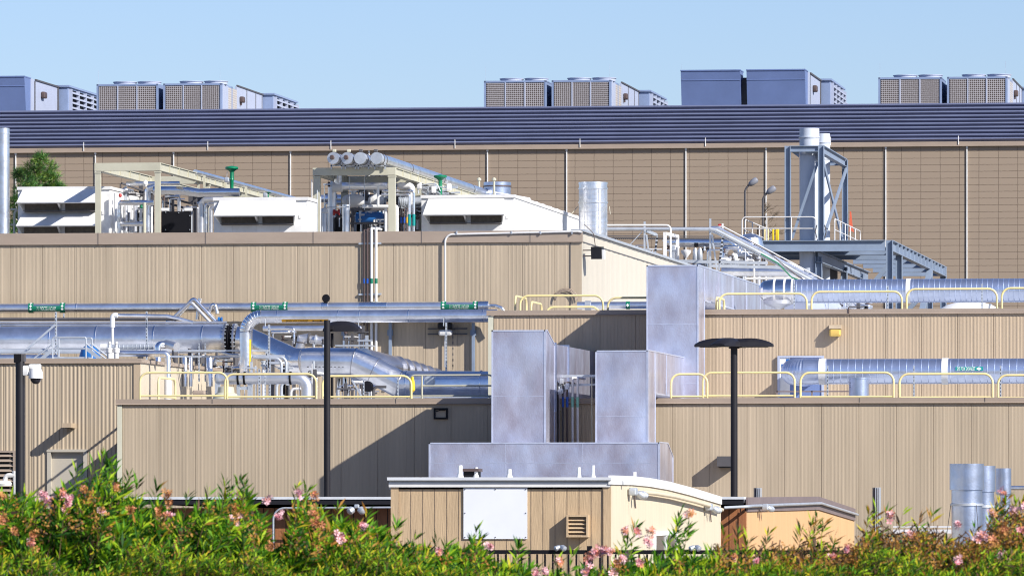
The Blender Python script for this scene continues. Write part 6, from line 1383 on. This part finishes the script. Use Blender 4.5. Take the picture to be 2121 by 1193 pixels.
# ------------------------------------------------------------------ foreground: brown modular building
YM = 132.0; xm1 = X_(1545, YM); xm0 = X_(243, YM); zm = Z_(1030.5, YM, 1545); DM = 25.1
t = thing('brown_modular_building', 'low rust brown modular building, mostly hidden behind trailer and hedge', 'building', ((xm0 + xm1) / 2, YM + 10, GZ - .4))
b = MB(); b.box((xm0, YM, GZ - .4), (xm1 - .02, YM + DM, zm - .2)); b.build('wall', T111B, t, smooth=False)
b = MB(); x = xm0
while x < xm1: b.box((x, YM - .004, GZ), (x + .014, YM + .001, zm - .2)); x += .226
b.build('siding_groove', BLACK, t, smooth=False)
b = MB(); b.box((xm0 - .03, YM - .42, zm - .03), (xm1 + .0, YM + .1, zm + .02)); b.build('roof_edge', ROOFW, t, smooth=False)
b = MB(); b.box((xm0, YM - .40, zm - .13), (xm1 - .01, YM - .37, zm - .03)); b.box((xm0, YM - .37, zm - .10), (xm1 - .01, YM - .0, zm - .06)); b.build('fascia', DARK, t, smooth=False)  # near-black colour carries the shade under the roof overhang
b = MB()
k1, k2 = YM + 15.6, YM + DM
b.prism([(xm1, YM, zm - .27), (xm1, YM, zm + .01), (xm1, k1, zm + .05), (xm1, k2, zm - .22), (xm1, k2, zm - .50), (xm1, k1, zm - .24)], (.04, 0, 0)); b.build('side_fascia', FASC, t, smooth=False)
b = MB(); b.prism([(xm1 - .02, YM, GZ - .4), (xm1 - .02, YM, zm - .26), (xm1 - .02, k1, zm - .23), (xm1 - .02, k2, zm - .49), (xm1 - .02, k2, GZ - .4)], (.03, 0, 0)); b.build('side_wall', T111O, t, smooth=False)
b = MB(); b.box((xm1 - .14, YM - .02, GZ), (xm1 + .012, YM + .0, zm - .28)); b.build('corner_trim', T111B, t, smooth=False)
b = MB(); b.prism([(xm0, YM, zm - .02), (xm0, k1, zm + .0), (xm0, k2, zm - .26), (xm0, k2, zm - .3), (xm0, YM, zm - .1)], (xm1 - xm0 - .02, 0, 0)); b.build('roof', ROOFW, t, smooth=False)
o = MB().tube([P(1500, 1051, YM - .5), V((xm1 + .09, YM - .35, zm - .17)), V((xm1 + .09, YM + .3, zm - .16)), V((xm1 + .09, k1, zm - .10)), V((xm1 + .09, k2, zm - .36))], .03, .15, 10).build('eave_conduit', STEEL); tag(o, 'grey conduit run along the mauve side fascia', 'conduit')
t = thing('twin_spot_light', 'twin spot light on the mauve side fascia', 'light', PS(1585, 1050, xm1 + .15)); c = PS(1583, 1050, xm1 + .15); b = MB(); b.bevbox(c + V((-.05, -.08, -.06)), c + V((.08, .12, .07)), .02); b.build('junction', STEEL, t)
for dy in (.3, .65): b = MB(); b.lathe(c + V((.05, dy, -.02)), [(.02, -.07), (.06, -.02), (.065, .05), (.05, .09)], 14, (.5, .5, -.3)); b.build('lamp_head', STEEL, t)
pipe('front_conduit', 'grey conduit curving down over the dark eave beside the trailer', 'conduit', [(566, 1160), (566, 1052), (830, 1050.5)], YM - .55, 2.2, STEEL, 24, n=10, k=8)
t = thing('twin_spot_light', 'twin spot light under the dark eave left of the trailer', 'light', P(738, 1056, YM - .6))
for px in (728, 748): b = MB(); b.lathe(P(px, 1056, YM - .7), [(.03, -.06), (.075, -.02), (.07, .07), (.02, .1)], 14, (-.5 if px < 735 else .5, -.6, -.5)); b.build('lamp_head', STEEL, t)
MB().bevbox(P(733, 1052, YM - .6), P(743, 1044, YM - .6) + V((0, .1, 0)), .015).build('junction', STEEL, t)
# ------------------------------------------------------------------ trailer
YTr = 112.0; tx0, tx1 = X_(810, YTr), X_(1265, YTr); tz = Z_(988, YTr, 1040); TD = 17.6
t = thing('office_trailer', 'tan office trailer with white sign board and end tinted cream for sunlight', 'trailer', ((tx0 + tx1) / 2, YTr + 8, GZ))
wz = Z_(1006, YTr, 1040); gb = Z_(1143, YTr, 1040)
b = MB(); b.prism([(tx0, YTr, GZ + .1), (tx0, YTr, wz), (tx0, YTr + 5.5, wz - .02), (tx0, YTr + 12, wz - .18), (tx0, YTr + TD, wz - .36), (tx0, YTr + TD, GZ + .1)], (tx1 - .035 - tx0, 0, 0)); b.build('wall', T111, t, smooth=False)
b = MB(); x = tx0 + .13
k = 0
while x < tx1 - .15: b.box((x, YTr - .004, GZ + .1), (x + .006, YTr + .001, wz)); x += .203; k += 1
b.build('siding_groove', BROWN, t, smooth=False)
b = MB(); b.box((tx0 - .0, YTr - .03, GZ + .1), (tx0 + .13, YTr, wz)); b.box((tx1 - .12, YTr - .03, GZ + .1), (tx1 + .005, YTr, wz)); b.box((tx1 - .14, YTr - .012, GZ + .1), (tx1 - .12, YTr, wz)); b.build('corner_trim', T111, t, smooth=False)
b = MB(); b.box((tx0 - .03, YTr - .06, wz - .02), (tx1, YTr - .0, wz + .05)); b.box((tx0 - .03, YTr - .03, wz + .05), (tx1, YTr, wz + .10)); b.build('fascia', WHITEW, t, smooth=False)
b = MB(); b.box((tx0 - .05, YTr - .12, tz - .05), (tx1 + .02, YTr + .1, tz)); b.build('drip_edge', ROOFW, t, smooth=False)
b = MB(); b.box((tx0 - .02, YTr - .1, wz + .10), (tx1, YTr + .05, tz - .05)); b.build('eave_shade_strip', FASC, t, smooth=False)  # dark strip paints the shade below the roof edge
ys_ = [0, .0]
arc = [(0, 0), (3.0, .0), (5.5, -.02), (8.5, -.07), (12, -.16), (15, -.25), (TD, -.33)]
top = [(tx1 - .03, YTr - .08 + a, tz + .03 + c) for a, c in arc]; bot = [(tx1 - .03, YTr - .08 + a, tz - .12 + c) for a, c in arc]
b = MB(); b.prism(top + bot[::-1], (.07, 0, 0)); b.build('side_fascia', WHITE, t, smooth=False)
b = MB(); b.prism([(tx1 - .03, YTr + a, tz - .11 + c) for a, c in arc] + [(tx1 - .03, YTr + TD, GZ + .1), (tx1 - .03, YTr, GZ + .1)], (.04, 0, 0)); b.build('end_wall', T111S, t, smooth=False)
b = MB(); b.prism([(tx0 - .03, YTr + a, tz - .01 + c) for a, c in arc] + [(tx0 - .03, YTr + TD, tz - .5), (tx0 - .03, YTr, tz - .2)], (tx1 - tx0, 0, 0)); b.build('roof', ROOFW, t, smooth=False)
c = PS(1355, 1103, tx1 + .02); e_ = PS(1397, 1103, tx1 + .02); b = MB(); zw = c.z
b.box((tx1 + .01, c.y, zw - .95), (tx1 + .04, e_.y, zw - .05)); wf = b.build('window', GLASS, t, smooth=False)
b = MB(); b.box((tx1 + .01, c.y - .1, zw - .05), (tx1 + .07, e_.y + .1, zw + .02)); b.box((tx1 + .01, c.y - .1, zw - 1), (tx1 + .06, c.y, zw - .05)); b.box((tx1 + .01, e_.y, zw - 1), (tx1 + .06, e_.y + .1, zw - .05)); ym = (c.y + e_.y) / 2; b.box((tx1 + .04, ym - .1, zw - 1), (tx1 + .06, ym + .1, zw - .05)); b.build('window_frame', WHITE, wf, smooth=False)
t = thing('sign_board', 'blank white board screwed to the tan trailer front', 'board', P(1026, 1114, YTr - .05)); p, q = P(960, 1115.5, YTr - .03), P(1092, 1010.5, YTr - .03)
MB().box(p, q + V((0, .02, 0))).build('sheet', mat('sign_sheet', (.78, .80, .85), .5, 0, .04, 2), t, smooth=False); b = MB()
for px in (963, 1026, 1089):
    for py in (1013, 1062, 1112):
        if px != 1026 or py != 1062: b.lathe(P(px, py, YTr - .035), [(.008, -.006), (.01, .004)], 8, (0, 1, 0))
b.build('screws', DGREY, t)
t = thing('wall_louver_box', 'tan louvred vent box on the trailer front', 'vent', P(1196, 1112, YTr - .2)); x0, x1 = X_(1173, YTr - .2), X_(1218, YTr - .2); z0, z1 = Z_(1112, YTr - .2, 1196), Z_(1066, YTr - .2, 1196); e = .032
b = MB(); b.box((x0, YTr - .2, z0), (x0 + e, YTr, z1)); b.box((x1 - e, YTr - .2, z0), (x1, YTr, z1)); b.box((x0 + e, YTr - .2, z1 - e), (x1 - e, YTr, z1)); b.box((x0 + e, YTr - .2, z0), (x1 - e, YTr, z0 + e)); b.build('frame', T111, t, smooth=False)
MB().box((x0 + e, YTr - .04, z0 + e), (x1 - e, YTr - .035, z1 - e)).build('cavity', BLACK, t, smooth=False)
b = MB()
for k in range(5): z = z1 - e - .045 - k * .066; b.prism([(x0 + e, YTr - .12, z + .03), (x0 + e, YTr - .185, z - .02), (x0 + e, YTr - .178, z - .028), (x0 + e, YTr - .11, z + .022)], (x1 - x0 - 2 * e, 0, 0))
b.build('blade', T111, t, smooth=False)
for i, (px, pt, w_, lab) in enumerate(((953, 963, 10, 'leftmost white roof pipe on the trailer'), (986, 967, 8, 'white roof pipe right of the brown topped vent'), (1055, 971, 9, 'squat white roof pipe in the middle of the trailer roof'), (1199, 967, 7, 'thin white roof pipe left of the last one'), (1228.5, 963, 7, 'white roof pipe nearest the trailer corner'))):
    c = P(px, 989, YTr + .9 + i * .12); r = M_(w_ / 2, 112); h = M_(989 - pt, 112); tt = thing('roof_pipe', lab, 'vent pipe', c, 'white vent pipes on the trailer roof')
    MB().lathe(c, [(r, 0), (r, h), (r * .75, h), (r * .75, h - .05)], 16).build('pipe', WHITE, tt); MB().lathe(c, [(r * 1.9, -.03), (r * 1.5, .02), (r, .07)], 16).build('flashing', WHITE, tt)
t = thing('roof_vent_box', 'brown topped box vent on the trailer roof', 'vent', P(974, 989, YTr + 1)); MB().box(P(960, 992, YTr + 1), P(989, 976, YTr + 1) + V((0, .4, 0))).build('vent_body', BLACK, t, smooth=False); MB().box(P(958, 976, YTr + .95), P(991, 970, YTr + .95) + V((0, .5, 0))).build('vent_cap', BROWN, t, smooth=False)
o = MB().box(P(1312, 988, YTr + 1.2), P(1317, 977, YTr + 1.2) + V((0, .1, 0))).build('roof_tab', WHITE, smooth=False); tag(o, 'tiny white tab on the trailer roof past the corner', 'vent')
X9 = tx1 + .10
t = thing('conduit_run', 'pale curved conduit below the white roof edge of the trailer end', 'conduit', PS(1400, 1015, X9)); b = MB(); zc_ = tz - .24
b.tube([(X9 + .02, YTr + a, zc_ + c) for a, c in [(2.9, 0), (5.5, -.02), (8.5, -.07), (12, -.16), (15, -.25), (16.8, -.31)]], .035, n=10); b.build('pipe_run', T111S, t)
for i, (yy, dz, lab) in enumerate(((2.4, 0, 'twin spot light at the near end of the trailer conduit'), (14.6, -.26, 'twin spot light at the far end of the trailer conduit'))):
    c = V((X9, YTr + yy, zc_ + dz)); t = thing('twin_spot_light', lab, 'light', c); MB().bevbox(c + V((-.07, -.15, -.06)), c + V((.06, .15, .07)), .02).build('junction', STEEL, t)
    for dy in (.35, .75): b = MB(); b.lathe(c + V((.07, dy, -.04)), [(.02, -.07), (.06, -.02), (.065, .05), (.05, .09)], 14, (.6, .3, -.4)); b.build('lamp_head', STEEL, t)
    MB().tube([c + V((.03, -.1, -.05)), c + V((.05, -.1, -.28))], .012, n=6).build('pull_cord', BROWN, t)
# ------------------------------------------------------------------ galvanized stacks at right
for i, (px, pt, w_, Y, ps, lab) in enumerate(((2002.5, 960, 71, 126, 1014, 'nearest and widest of the three galvanized stacks behind the hedge'), (2043, 964.5, 52, 133, 1018, 'middle galvanized stack, half hidden'), (2078.5, 969.5, 32, 137, 1023, 'rightmost slim galvanized stack'))):
    if i == 1: px = 2036
    c = P(px, pt, Y); r = M_(w_ / 2, Y); t = thing('galvanized_stack', lab, 'exhaust stack', (c.x, Y, GZ), 'galvanized stacks behind the hedge'); zs = P(px, ps, Y).z
    MB().lathe((c.x, Y, 0), [(r * .90, GZ), (r * .90, zs)], 40).build('barrel', GALV, t)
    MB().lathe((c.x, Y, 0), [(r * .92, zs - .005), (r, zs), (r, c.z), (r * .94, c.z), (r * .94, c.z - .3)], 40).build('sleeve', GALV, t)
    zr = P(px, 1043 + i * 4, Y).z; MB().lathe((c.x, Y, 0), [(r * .90, zr - .04), (r * .98, zr - .035), (r * .98, zr), (r * .90, zr + .01)], 40).build('ring', STEEL, t)
    b = MB()
    for a in (-2.8, -.9): p = V((c.x + r * .97 * math.cos(a), Y + r * .97 * math.sin(a), zr - .02)); b.tube([p, p + V((math.cos(a) * .22, -.1, -1.6))], .006, n=5)
    b.build('guy_wire', DGREY, t)
for px, pt, pb, lab in ((1566, 1010, 1040, 'small grey electrical panel on edge near the right lamp post'), (1812, 1009, 1075, 'taller grey slotted panel on edge behind the hedge')):
    Yq = 158.5 if px < 1600 else 145; t = thing('electrical_panel', lab, 'panel', P(px, 1140, Yq), 'grey panels on edge'); p, q = P(px - 5, 1200, Yq), P(px + 4, pt, Yq)
    MB().box(p, (q.x - M_(3, 145), q.y + 1.2, q.z)).build('cabinet', DGREY, t, smooth=False); b = MB()
    for k in range(3): x = q.x - M_(3, 145) + k * .035; b.box((x, Yq - .03, p.z), (x + .018, Yq + .4, q.z))
    b.build('fins', STEEL, t, smooth=False)
o = MB().tube([V((X_(2088, 150), 150, Z_(1010, 150, 2088))), V((X_(2150, 150), 150, Z_(1010, 150, 2088)))], .05, n=10).build('short_pipe', SILV2); tag(o, 'short silver pipe leaving the right frame edge above the hedge', 'pipe')
o = MB().box(P(1850, 1104, 140), P(1970, 1096, 140) + V((0, .3, 0))).box(P(1850, 1092, 140), P(1968, 1089, 140) + V((0, .3, 0))).build('low_roof_edge', ROOFW, smooth=False); tag(o, 'pale low shelf edges just left of the galvanized stacks', 'shelf')
# ------------------------------------------------------------------ iron fence
YE = 100.0; t = thing('iron_fence', 'black iron picket fence between the trailer and the oleanders', 'fence', P(1500, 1140, YE)); zf = Z_(1138.5, YE, 1200); x0, x1 = X_(900, YE), X_(2140, YE)
t.location.z = GZ; org[t.as_pointer()] = t.location.copy()
MB().box((x0, YE - .02, zf - .06), (x1, YE + .02, zf)).build('top_rail', BLACK, t, smooth=False); MB().box((x0, YE - .02, zf - 1.6), (x1, YE + .02, zf - 1.56)).build('bottom_rail', BLACK, t, smooth=False)
pk = MB(); pk.box((x0, YE - .011, GZ), (x0 + .028, YE + .011, zf - .062)); pk = pk.build('picket', BLACK, t, smooth=False)
n = int((x1 - x0) / .118)
for i in range(1, n): c = pk.copy(); COL.objects.link(c); c.location.x += i * .118
for i in range(5): x = x0 + .3 + i * 2.0; MB().box((x, YE - .035, GZ), (x + .07, YE + .035, zf + .06)).build('post', BLACK, t, smooth=False)
for px, lab in ((1166, 'small silver spot light on the fence rail in front of the louvre box'), (1445, 'small silver spot light on the fence near the trailer far end')):
    c = P(px, 1134, YE - .05); t = thing('fence_light', lab, 'light', c); MB().lathe(c, [(.02, -.05), (.04, -.02), (.045, .04), (.01, .06)], 14, (.5, -.4, -.4)).build('lamp_head', STEEL, t); MB().lathe(c + V((-.08, 0, 0)), [(.02, -.05), (.035, -.02), (.04, .04), (.01, .06)], 14, (-.6, -.4, -.3)).build('lamp_head', STEEL, t)
# ------------------------------------------------------------------ oleander hedge
prof = [(-30, 1022), (0, 1022), (40, 1014), (100, 1012), (150, 1000), (190, 975), (215, 962), (240, 990), (262, 992), (300, 1015), (350, 1024), (410, 1040), (440, 1022), (468, 1008), (500, 1008), (538, 1028), (548, 1070), (560, 1112), (598, 1112), (608, 1050), (618, 1010), (650, 1032), (700, 1064), (760, 1072), (800, 1094), (850, 1118), (900, 1132), (960, 1134), (985, 1108), (1010, 1150), (1060, 1148), (1100, 1176), (1150, 1184), (1200, 1182), (1230, 1172), (1270, 1164), (1300, 1142), (1340, 1156), (1380, 1140), (1410, 1132), (1450, 1140), (1500, 1128), (1540, 1136), (1600, 1122), (1650, 1130), (1700, 1126), (1750, 1134), (1800, 1092), (1850, 1098), (1900, 1092), (1950, 1102), (2000, 1112), (2050, 1092), (2080, 1055), (2121, 1048), (2170, 1040)]
def hz(px):
    for (a, za_), (c, zc_) in zip(prof, prof[1:]):
        if a <= px <= c: return 15 + (7 if 60 < px < 620 else 0) + za_ + (zc_ - za_) * (px - a) / (c - a)
    return prof[-1][1]
def leaf(b, p, d, L, w, rnd):
    s = d.cross(V((rnd.uniform(-1, 1), rnd.uniform(-1, 1), rnd.uniform(-1, 1))))
    if s.length < 1e-3: return
    s = s.normalized() * w / 2; dr = V((0, 0, -L * .10)); m_ = p + d * L * .45; e = p + d * L + dr
    b.add([p, m_ - s, m_ + s, e], [(0, 1, 3, 2)]) if rnd.random() < .5 else b.add([p, m_ - s, e, m_ + s], [(0, 1, 2, 3)])
def shoot(b, st, tip, rnd, mats_w, n=26, L=.15, span=.55):
    ax = (tip - st); ln = ax.length; ax.normalize(); a = ax.orthogonal().normalized(); c = ax.cross(a)
    for i in range(n):
        f = 1 - span * rnd.random() ** 1.3; p = st.lerp(tip, f); th = i * 2.4 + rnd.random(); up = .55 + .9 * max(0, f - .75) * 4 * .8
        d = (ax * up + (a * math.cos(th) + c * math.sin(th)) * .8 + V((.18, 0, .05))).normalized()
        r = rnd.random(); acc = 0
        for k, w_ in enumerate(mats_w):
            acc += w_
            if r < acc: b.k = k; break
        leaf(b, p, d, L * rnd.uniform(.65, 1.25), L * rnd.uniform(.13, .19), rnd)
    b.k = 5; s = ax.orthogonal().normalized() * .005; s2 = ax.cross(s)
    b.add([st - s, st + s, tip + s * .3, tip - s * .3], [(0, 1, 2, 3)])
def flower(b, c, R, rnd, pal):
    for i in range(int(8 + R * 150)):
        p = c + V((rnd.gauss(0, .45), rnd.gauss(0, .45), rnd.gauss(0, .5))) * R; b.k = rnd.choice(pal); n = V((rnd.gauss(0, 1), rnd.gauss(-.8, 1), rnd.gauss(.4, 1))).normalized(); a = n.orthogonal().normalized(); e = n.cross(a); rr = rnd.uniform(.018, .034); vs = [p - n * .006]
        for k in range(5):
            th = k * 1.2566; vs += [p + (a * math.cos(th - .35) + e * math.sin(th - .35)) * rr + n * .004, p + (a * math.cos(th + .35) + e * math.sin(th + .35)) * rr + n * .004]
        b.add(vs, [(0, 1 + 2 * k, 2 + 2 * k) for k in range(5)])
shr = [(-30, 130, 'oleander with pink blooms at the left frame edge'), (130, 290, 'oleander whose tall shoot rises beside the door'), (290, 430, 'oleander in front of the cream corner trim and low wall'), (430, 590, 'oleander with two leafy shoots left of the brown siding'), (590, 760, 'oleander with withered orange blooms below the middle lamp post'), (760, 940, 'green oleander before the left part of the trailer'),
       (940, 1130, 'oleander whose thin shoot crosses the white board'), (1130, 1290, 'low oleander with bright pink blooms before the louvre box'), (1290, 1480, 'oleander with tall thin shoots before the cream trailer end'), (1480, 1640, 'yellowing oleander in front of the rust brown corner'), (1640, 1800, 'sparse half dry oleander before the orange wall'), (1800, 1960, 'dry seed heavy oleander left of the galvanized stacks'), (1960, 2170, 'oleander rising over the galvanized stacks at the right edge')]
fl_ = [(72, 1012, 7, 0), (60, 1034, 9, 0), (90, 1024, 9, 1), (84, 1048, 10, 0), (98, 1036, 8, 1), (48, 1030, 8, 0), (90, 1068, 9, 0), (133, 1028, 7, 0), (146, 1030, 7, 0), (140, 1042, 6, 1), (210, 1048, 13, 0), (212, 1062, 8, 2), (330, 1064, 9, 2), (352, 1064, 7, 0), (345, 1022, 10, 3), (350, 1040, 7, 3), (210, 1108, 6, 0), (62, 1124, 6, 0), (68, 1138, 9, 3), (70, 1108, 8, 3), (5, 1075, 8, 3), (4, 1025, 8, 3), (132, 1056, 6, 2), (270, 1055, 8, 3), (30, 1100, 6, 3),
       (486, 1054, 8, 3), (490, 1072, 9, 2), (543, 1023, 7, 0), (554, 1034, 6, 0), (619, 1021, 6, 1), (650, 1026, 9, 2), (660, 1034, 6, 0), (577, 1069, 7, 1), (650, 1062, 12, 3), (655, 1082, 9, 3), (752, 1090, 6, 1), (697, 1106, 5, 0), (706, 1116, 7, 0), (560, 1130, 8, 3), (240, 1010, 6, 3), (175, 1015, 6, 3),
       (1015, 1130, 6, 0), (908, 1141, 5, 0), (1222, 1150, 9, 0), (1235, 1142, 9, 0), (1250, 1137, 8, 0), (1262, 1142, 7, 0), (1216, 1172, 8, 0), (1288, 1154, 9, 0), (1326, 1165, 7, 0), (1320, 1100, 6, 0), (1346, 1122, 8, 0), (1348, 1100, 9, 2), (1296, 1098, 6, 2), (1275, 1165, 7, 2), (1272, 1182, 8, 2), (1158, 1162, 7, 2), (1430, 1064, 7, 2), (1110, 1188, 6, 0), (1210, 1184, 7, 0), (1130, 1180, 6, 1),
       (1755, 1135, 5, 0), (1725, 1154, 6, 0), (1842, 1068, 6, 0), (1984, 1085, 5, 0), (1890, 1105, 7, 2), (2028, 1112, 9, 0), (2040, 1108, 7, 0), (2076, 1020, 7, 0), (2098, 1058, 9, 0), (2055, 1060, 6, 2), (2118, 1050, 8, 0), (2075, 1150, 9, 1), (1984, 1160, 6, 1), (2042, 1180, 8, 0), (2092, 1160, 7, 1), (1566, 1162, 5, 0), (1788, 1190, 6, 0), (1520, 1155, 5, 2), (1605, 1160, 5, 3), (2118, 1098, 7, 0), (2080, 1100, 7, 3), (2060, 1120, 7, 3)]
pal = {0: (0, 1, 1, 2), 1: (1, 1, 0), 2: (2, 3, 3, 1), 3: (3, 3, 2)}
extra = {0: [(165, 985, 9)], 1: [(213, 943, 22), (222, 958, 16), (232, 966, 14), (158, 972, 8), (238, 975, 10)], 2: [(268, 985, 10), (285, 1000, 10), (325, 1008, 9), (388, 1028, 7)], 3: [(468, 996, 12), (496, 994, 14), (508, 1004, 8), (432, 1020, 6)], 4: [(616, 1008, 10), (636, 1016, 8), (700, 1052, 7), (760, 1062, 8)], 5: [(822, 1092, 9), (860, 1112, 8), (905, 1125, 8), (925, 1130, 6)], 6: [(987, 1100, 10), (978, 1118, 8), (994, 1112, 6), (1078, 1126, 9), (1072, 1134, 8)], 7: [(1155, 1160, 7), (1185, 1150, 6)],
         8: [(1292, 1105, 8), (1315, 1092, 10), (1408, 1062, 12), (1404, 1085, 10), (1425, 1090, 8), (1415, 1100, 9), (1300, 1120, 8), (1385, 1118, 9)], 9: [(1500, 1105, 7), (1530, 1100, 7), (1590, 1108, 9), (1550, 1115, 7)], 10: [(1693, 1072, 12), (1682, 1082, 8), (1706, 1085, 7), (1730, 1105, 5), (1660, 1098, 6)], 11: [(1800, 1062, 9), (1815, 1058, 9), (1870, 1060, 8), (1930, 1066, 7), (1836, 1062, 6), (1905, 1072, 8)], 12: [(2072, 1040, 14), (2086, 1034, 12), (2105, 1040, 14), (2050, 1075, 8), (2062, 1050, 10), (2118, 1035, 14), (2020, 1095, 8)]}
for si, (pa, pb, lab) in enumerate(shr):
    rnd = random.Random(100 + si); Yc = 60.0; base = V((X_((pa + pb) / 2, Yc), Yc, GZ)); t = thing('oleander_shrub', lab, 'shrub', base, 'oleander shrubs along the front')
    f = max(0, min(1, ((pa + pb) / 2 - 1400) / 300)); 
    mw = [.36 - .26 * f, .25 - .07 * f, .33 - .15 * f, .03 + .15 * f, .01 + .18 * f, .02 + .15 * f]
    if si == 4: mw = [.38, .25, .19, .05, .10, .03]
    b = MB(); n = int((pb - pa) * (3.3 - .9 * f))
    for i in range(n):
        px = rnd.uniform(pa - 6, pb + 6); e = rnd.random() ** .8; top = hz(px); py = top + 6 + e * (1290 - top); Y = 58.2 + 2.4 * rnd.random() + 1.6 * (1 - e) * rnd.random()
        if e > .75: Y -= .5
        tip = P(px, py, Y); st = tip + V((-rnd.uniform(.0, .26), rnd.uniform(-.02, .28), -rnd.uniform(.34, .6)))
        if e < .10: tip = tip + V((0, 0, rnd.uniform(-.05, .05)))
        shoot(b, st, tip, rnd, mw, 20, .165 - .03 * f)
    for i in range(int((pb - pa) * 1.15)):
        px = rnd.uniform(pa, pb); py = 1205 - 95 * rnd.random() ** 1.7 * (.55 + .45 * math.sin(px * .021 + 1) * math.sin(px * .0073))
        if py < hz(px) + 30: continue
        tip = P(px, py, 57.3 + rnd.random() * .5); st = tip + V((-rnd.uniform(.0, .12), .05, -rnd.uniform(.12, .25)))
        shoot(b, st, tip, rnd, [.28, .27, .26, .11, .04, .04], 15, .085, .8)
    for i in range(int((pb - pa) * (.08 + .22 * f))):
        px = rnd.uniform(pa, pb); py = hz(px) + 8 + rnd.random() ** 1.5 * 120; c_ = P(px, py, 58.1 + rnd.random() * .4)
        for j in range(26):
            b.k = 4 if rnd.random() < .7 else 5; p_ = c_ + V((rnd.gauss(0, .035), rnd.gauss(0, .03), rnd.gauss(0, .045))); leaf(b, p_, V((rnd.gauss(0, 1), rnd.gauss(0, 1), rnd.gauss(0, 1))).normalized(), .035, .018, rnd)
    for (px, py, s) in extra.get(si, []):
        tip = P(px, py, 59.5 + rnd.random()); L = .22 + s * .022; st = tip + V((-L * .28, .05, -L * 1.6))
        shoot(b, st, tip, rnd, mw, int(16 + s * 1.6), .13, .75)
        if s > 12: 
            for k in range(2): shoot(b, st + V((rnd.uniform(-.1, .1), 0, 0)), tip + V((rnd.uniform(-.12, .12), 0, -rnd.uniform(.05, .2))), rnd, mw, 20, .13, .7)
    b.build('foliage', LEAF, t, smooth=False)
    b = MB()
    for i in range(16):
        px = rnd.uniform(pa, pb); b.sweep([base + V((rnd.uniform(-.1, .1), rnd.uniform(-.2, .2), 0)), P(px, hz(px) + 120, 60.2), P(px + rnd.uniform(-10, 15), hz(px) + rnd.uniform(15, 50), 60.0)], .012, 5, False, [.022, .012, .005])
    b.build('branches', BARK, t, smooth=False)
    for (px, py, r, k) in fl_:
        if pa <= px < pb and not (k == 0 and px < 900 and int(px) % 3 == 0):
            b = MB(); flower(b, P(px, py, 57.9 if py > 1060 else 58.6), M_(r * 1.12, 59), rnd, pal[k]); b.build('flower_cluster', PINK, t, smooth=False)
    if f > .3:
        b = MB()
        for i in range(int(34 * f) + 5):
            px = rnd.uniform(pa, pb); py = hz(px) + rnd.uniform(-14, 6); tip = P(px, py, 59.8); p = tip + V((-.15, 0, -.45))
            b.sweep([p, tip + V((-.05, 0, -.12)), tip], .004, 4, False)
            for k in range(6): q = tip.lerp(p, k * .09); b.sweep([q, q + V((rnd.uniform(-.06, .09), rnd.uniform(-.05, .05), rnd.uniform(.01, .07)))], .005, 4, False, [.004, .006])
        b.build('seed_pods', LEAF[5], t, smooth=False)
# chain link top at the lower left corner
t = thing('chain_link_fence', 'bit of grey chain link fence top poking through the leaves at lower left', 'fence', P(60, 1190, 57.6)); b = MB()
for k in range(13): p = P(2 + k * 9.5, 1200, 57.6); q = P(2 + (k + .5) * 9.5, 1180, 57.6); e_ = P(2 + (k + 1) * 9.5, 1200, 57.6); b.tube([p, q, e_], .0045, n=5); b.tube([V((p.x, p.y, p.z)), V((e_.x, e_.y, e_.z - .35))], .0045, n=5); b.tube([V((e_.x, e_.y, e_.z)), V((p.x, p.y, p.z - .35))], .0045, n=5)
b.build('mesh_wire', STEEL, t); MB().tube([P(-20, 1230, 57.62), P(140, 1230, 57.62)], .02, n=8).build('tension_wire', STEEL, t)
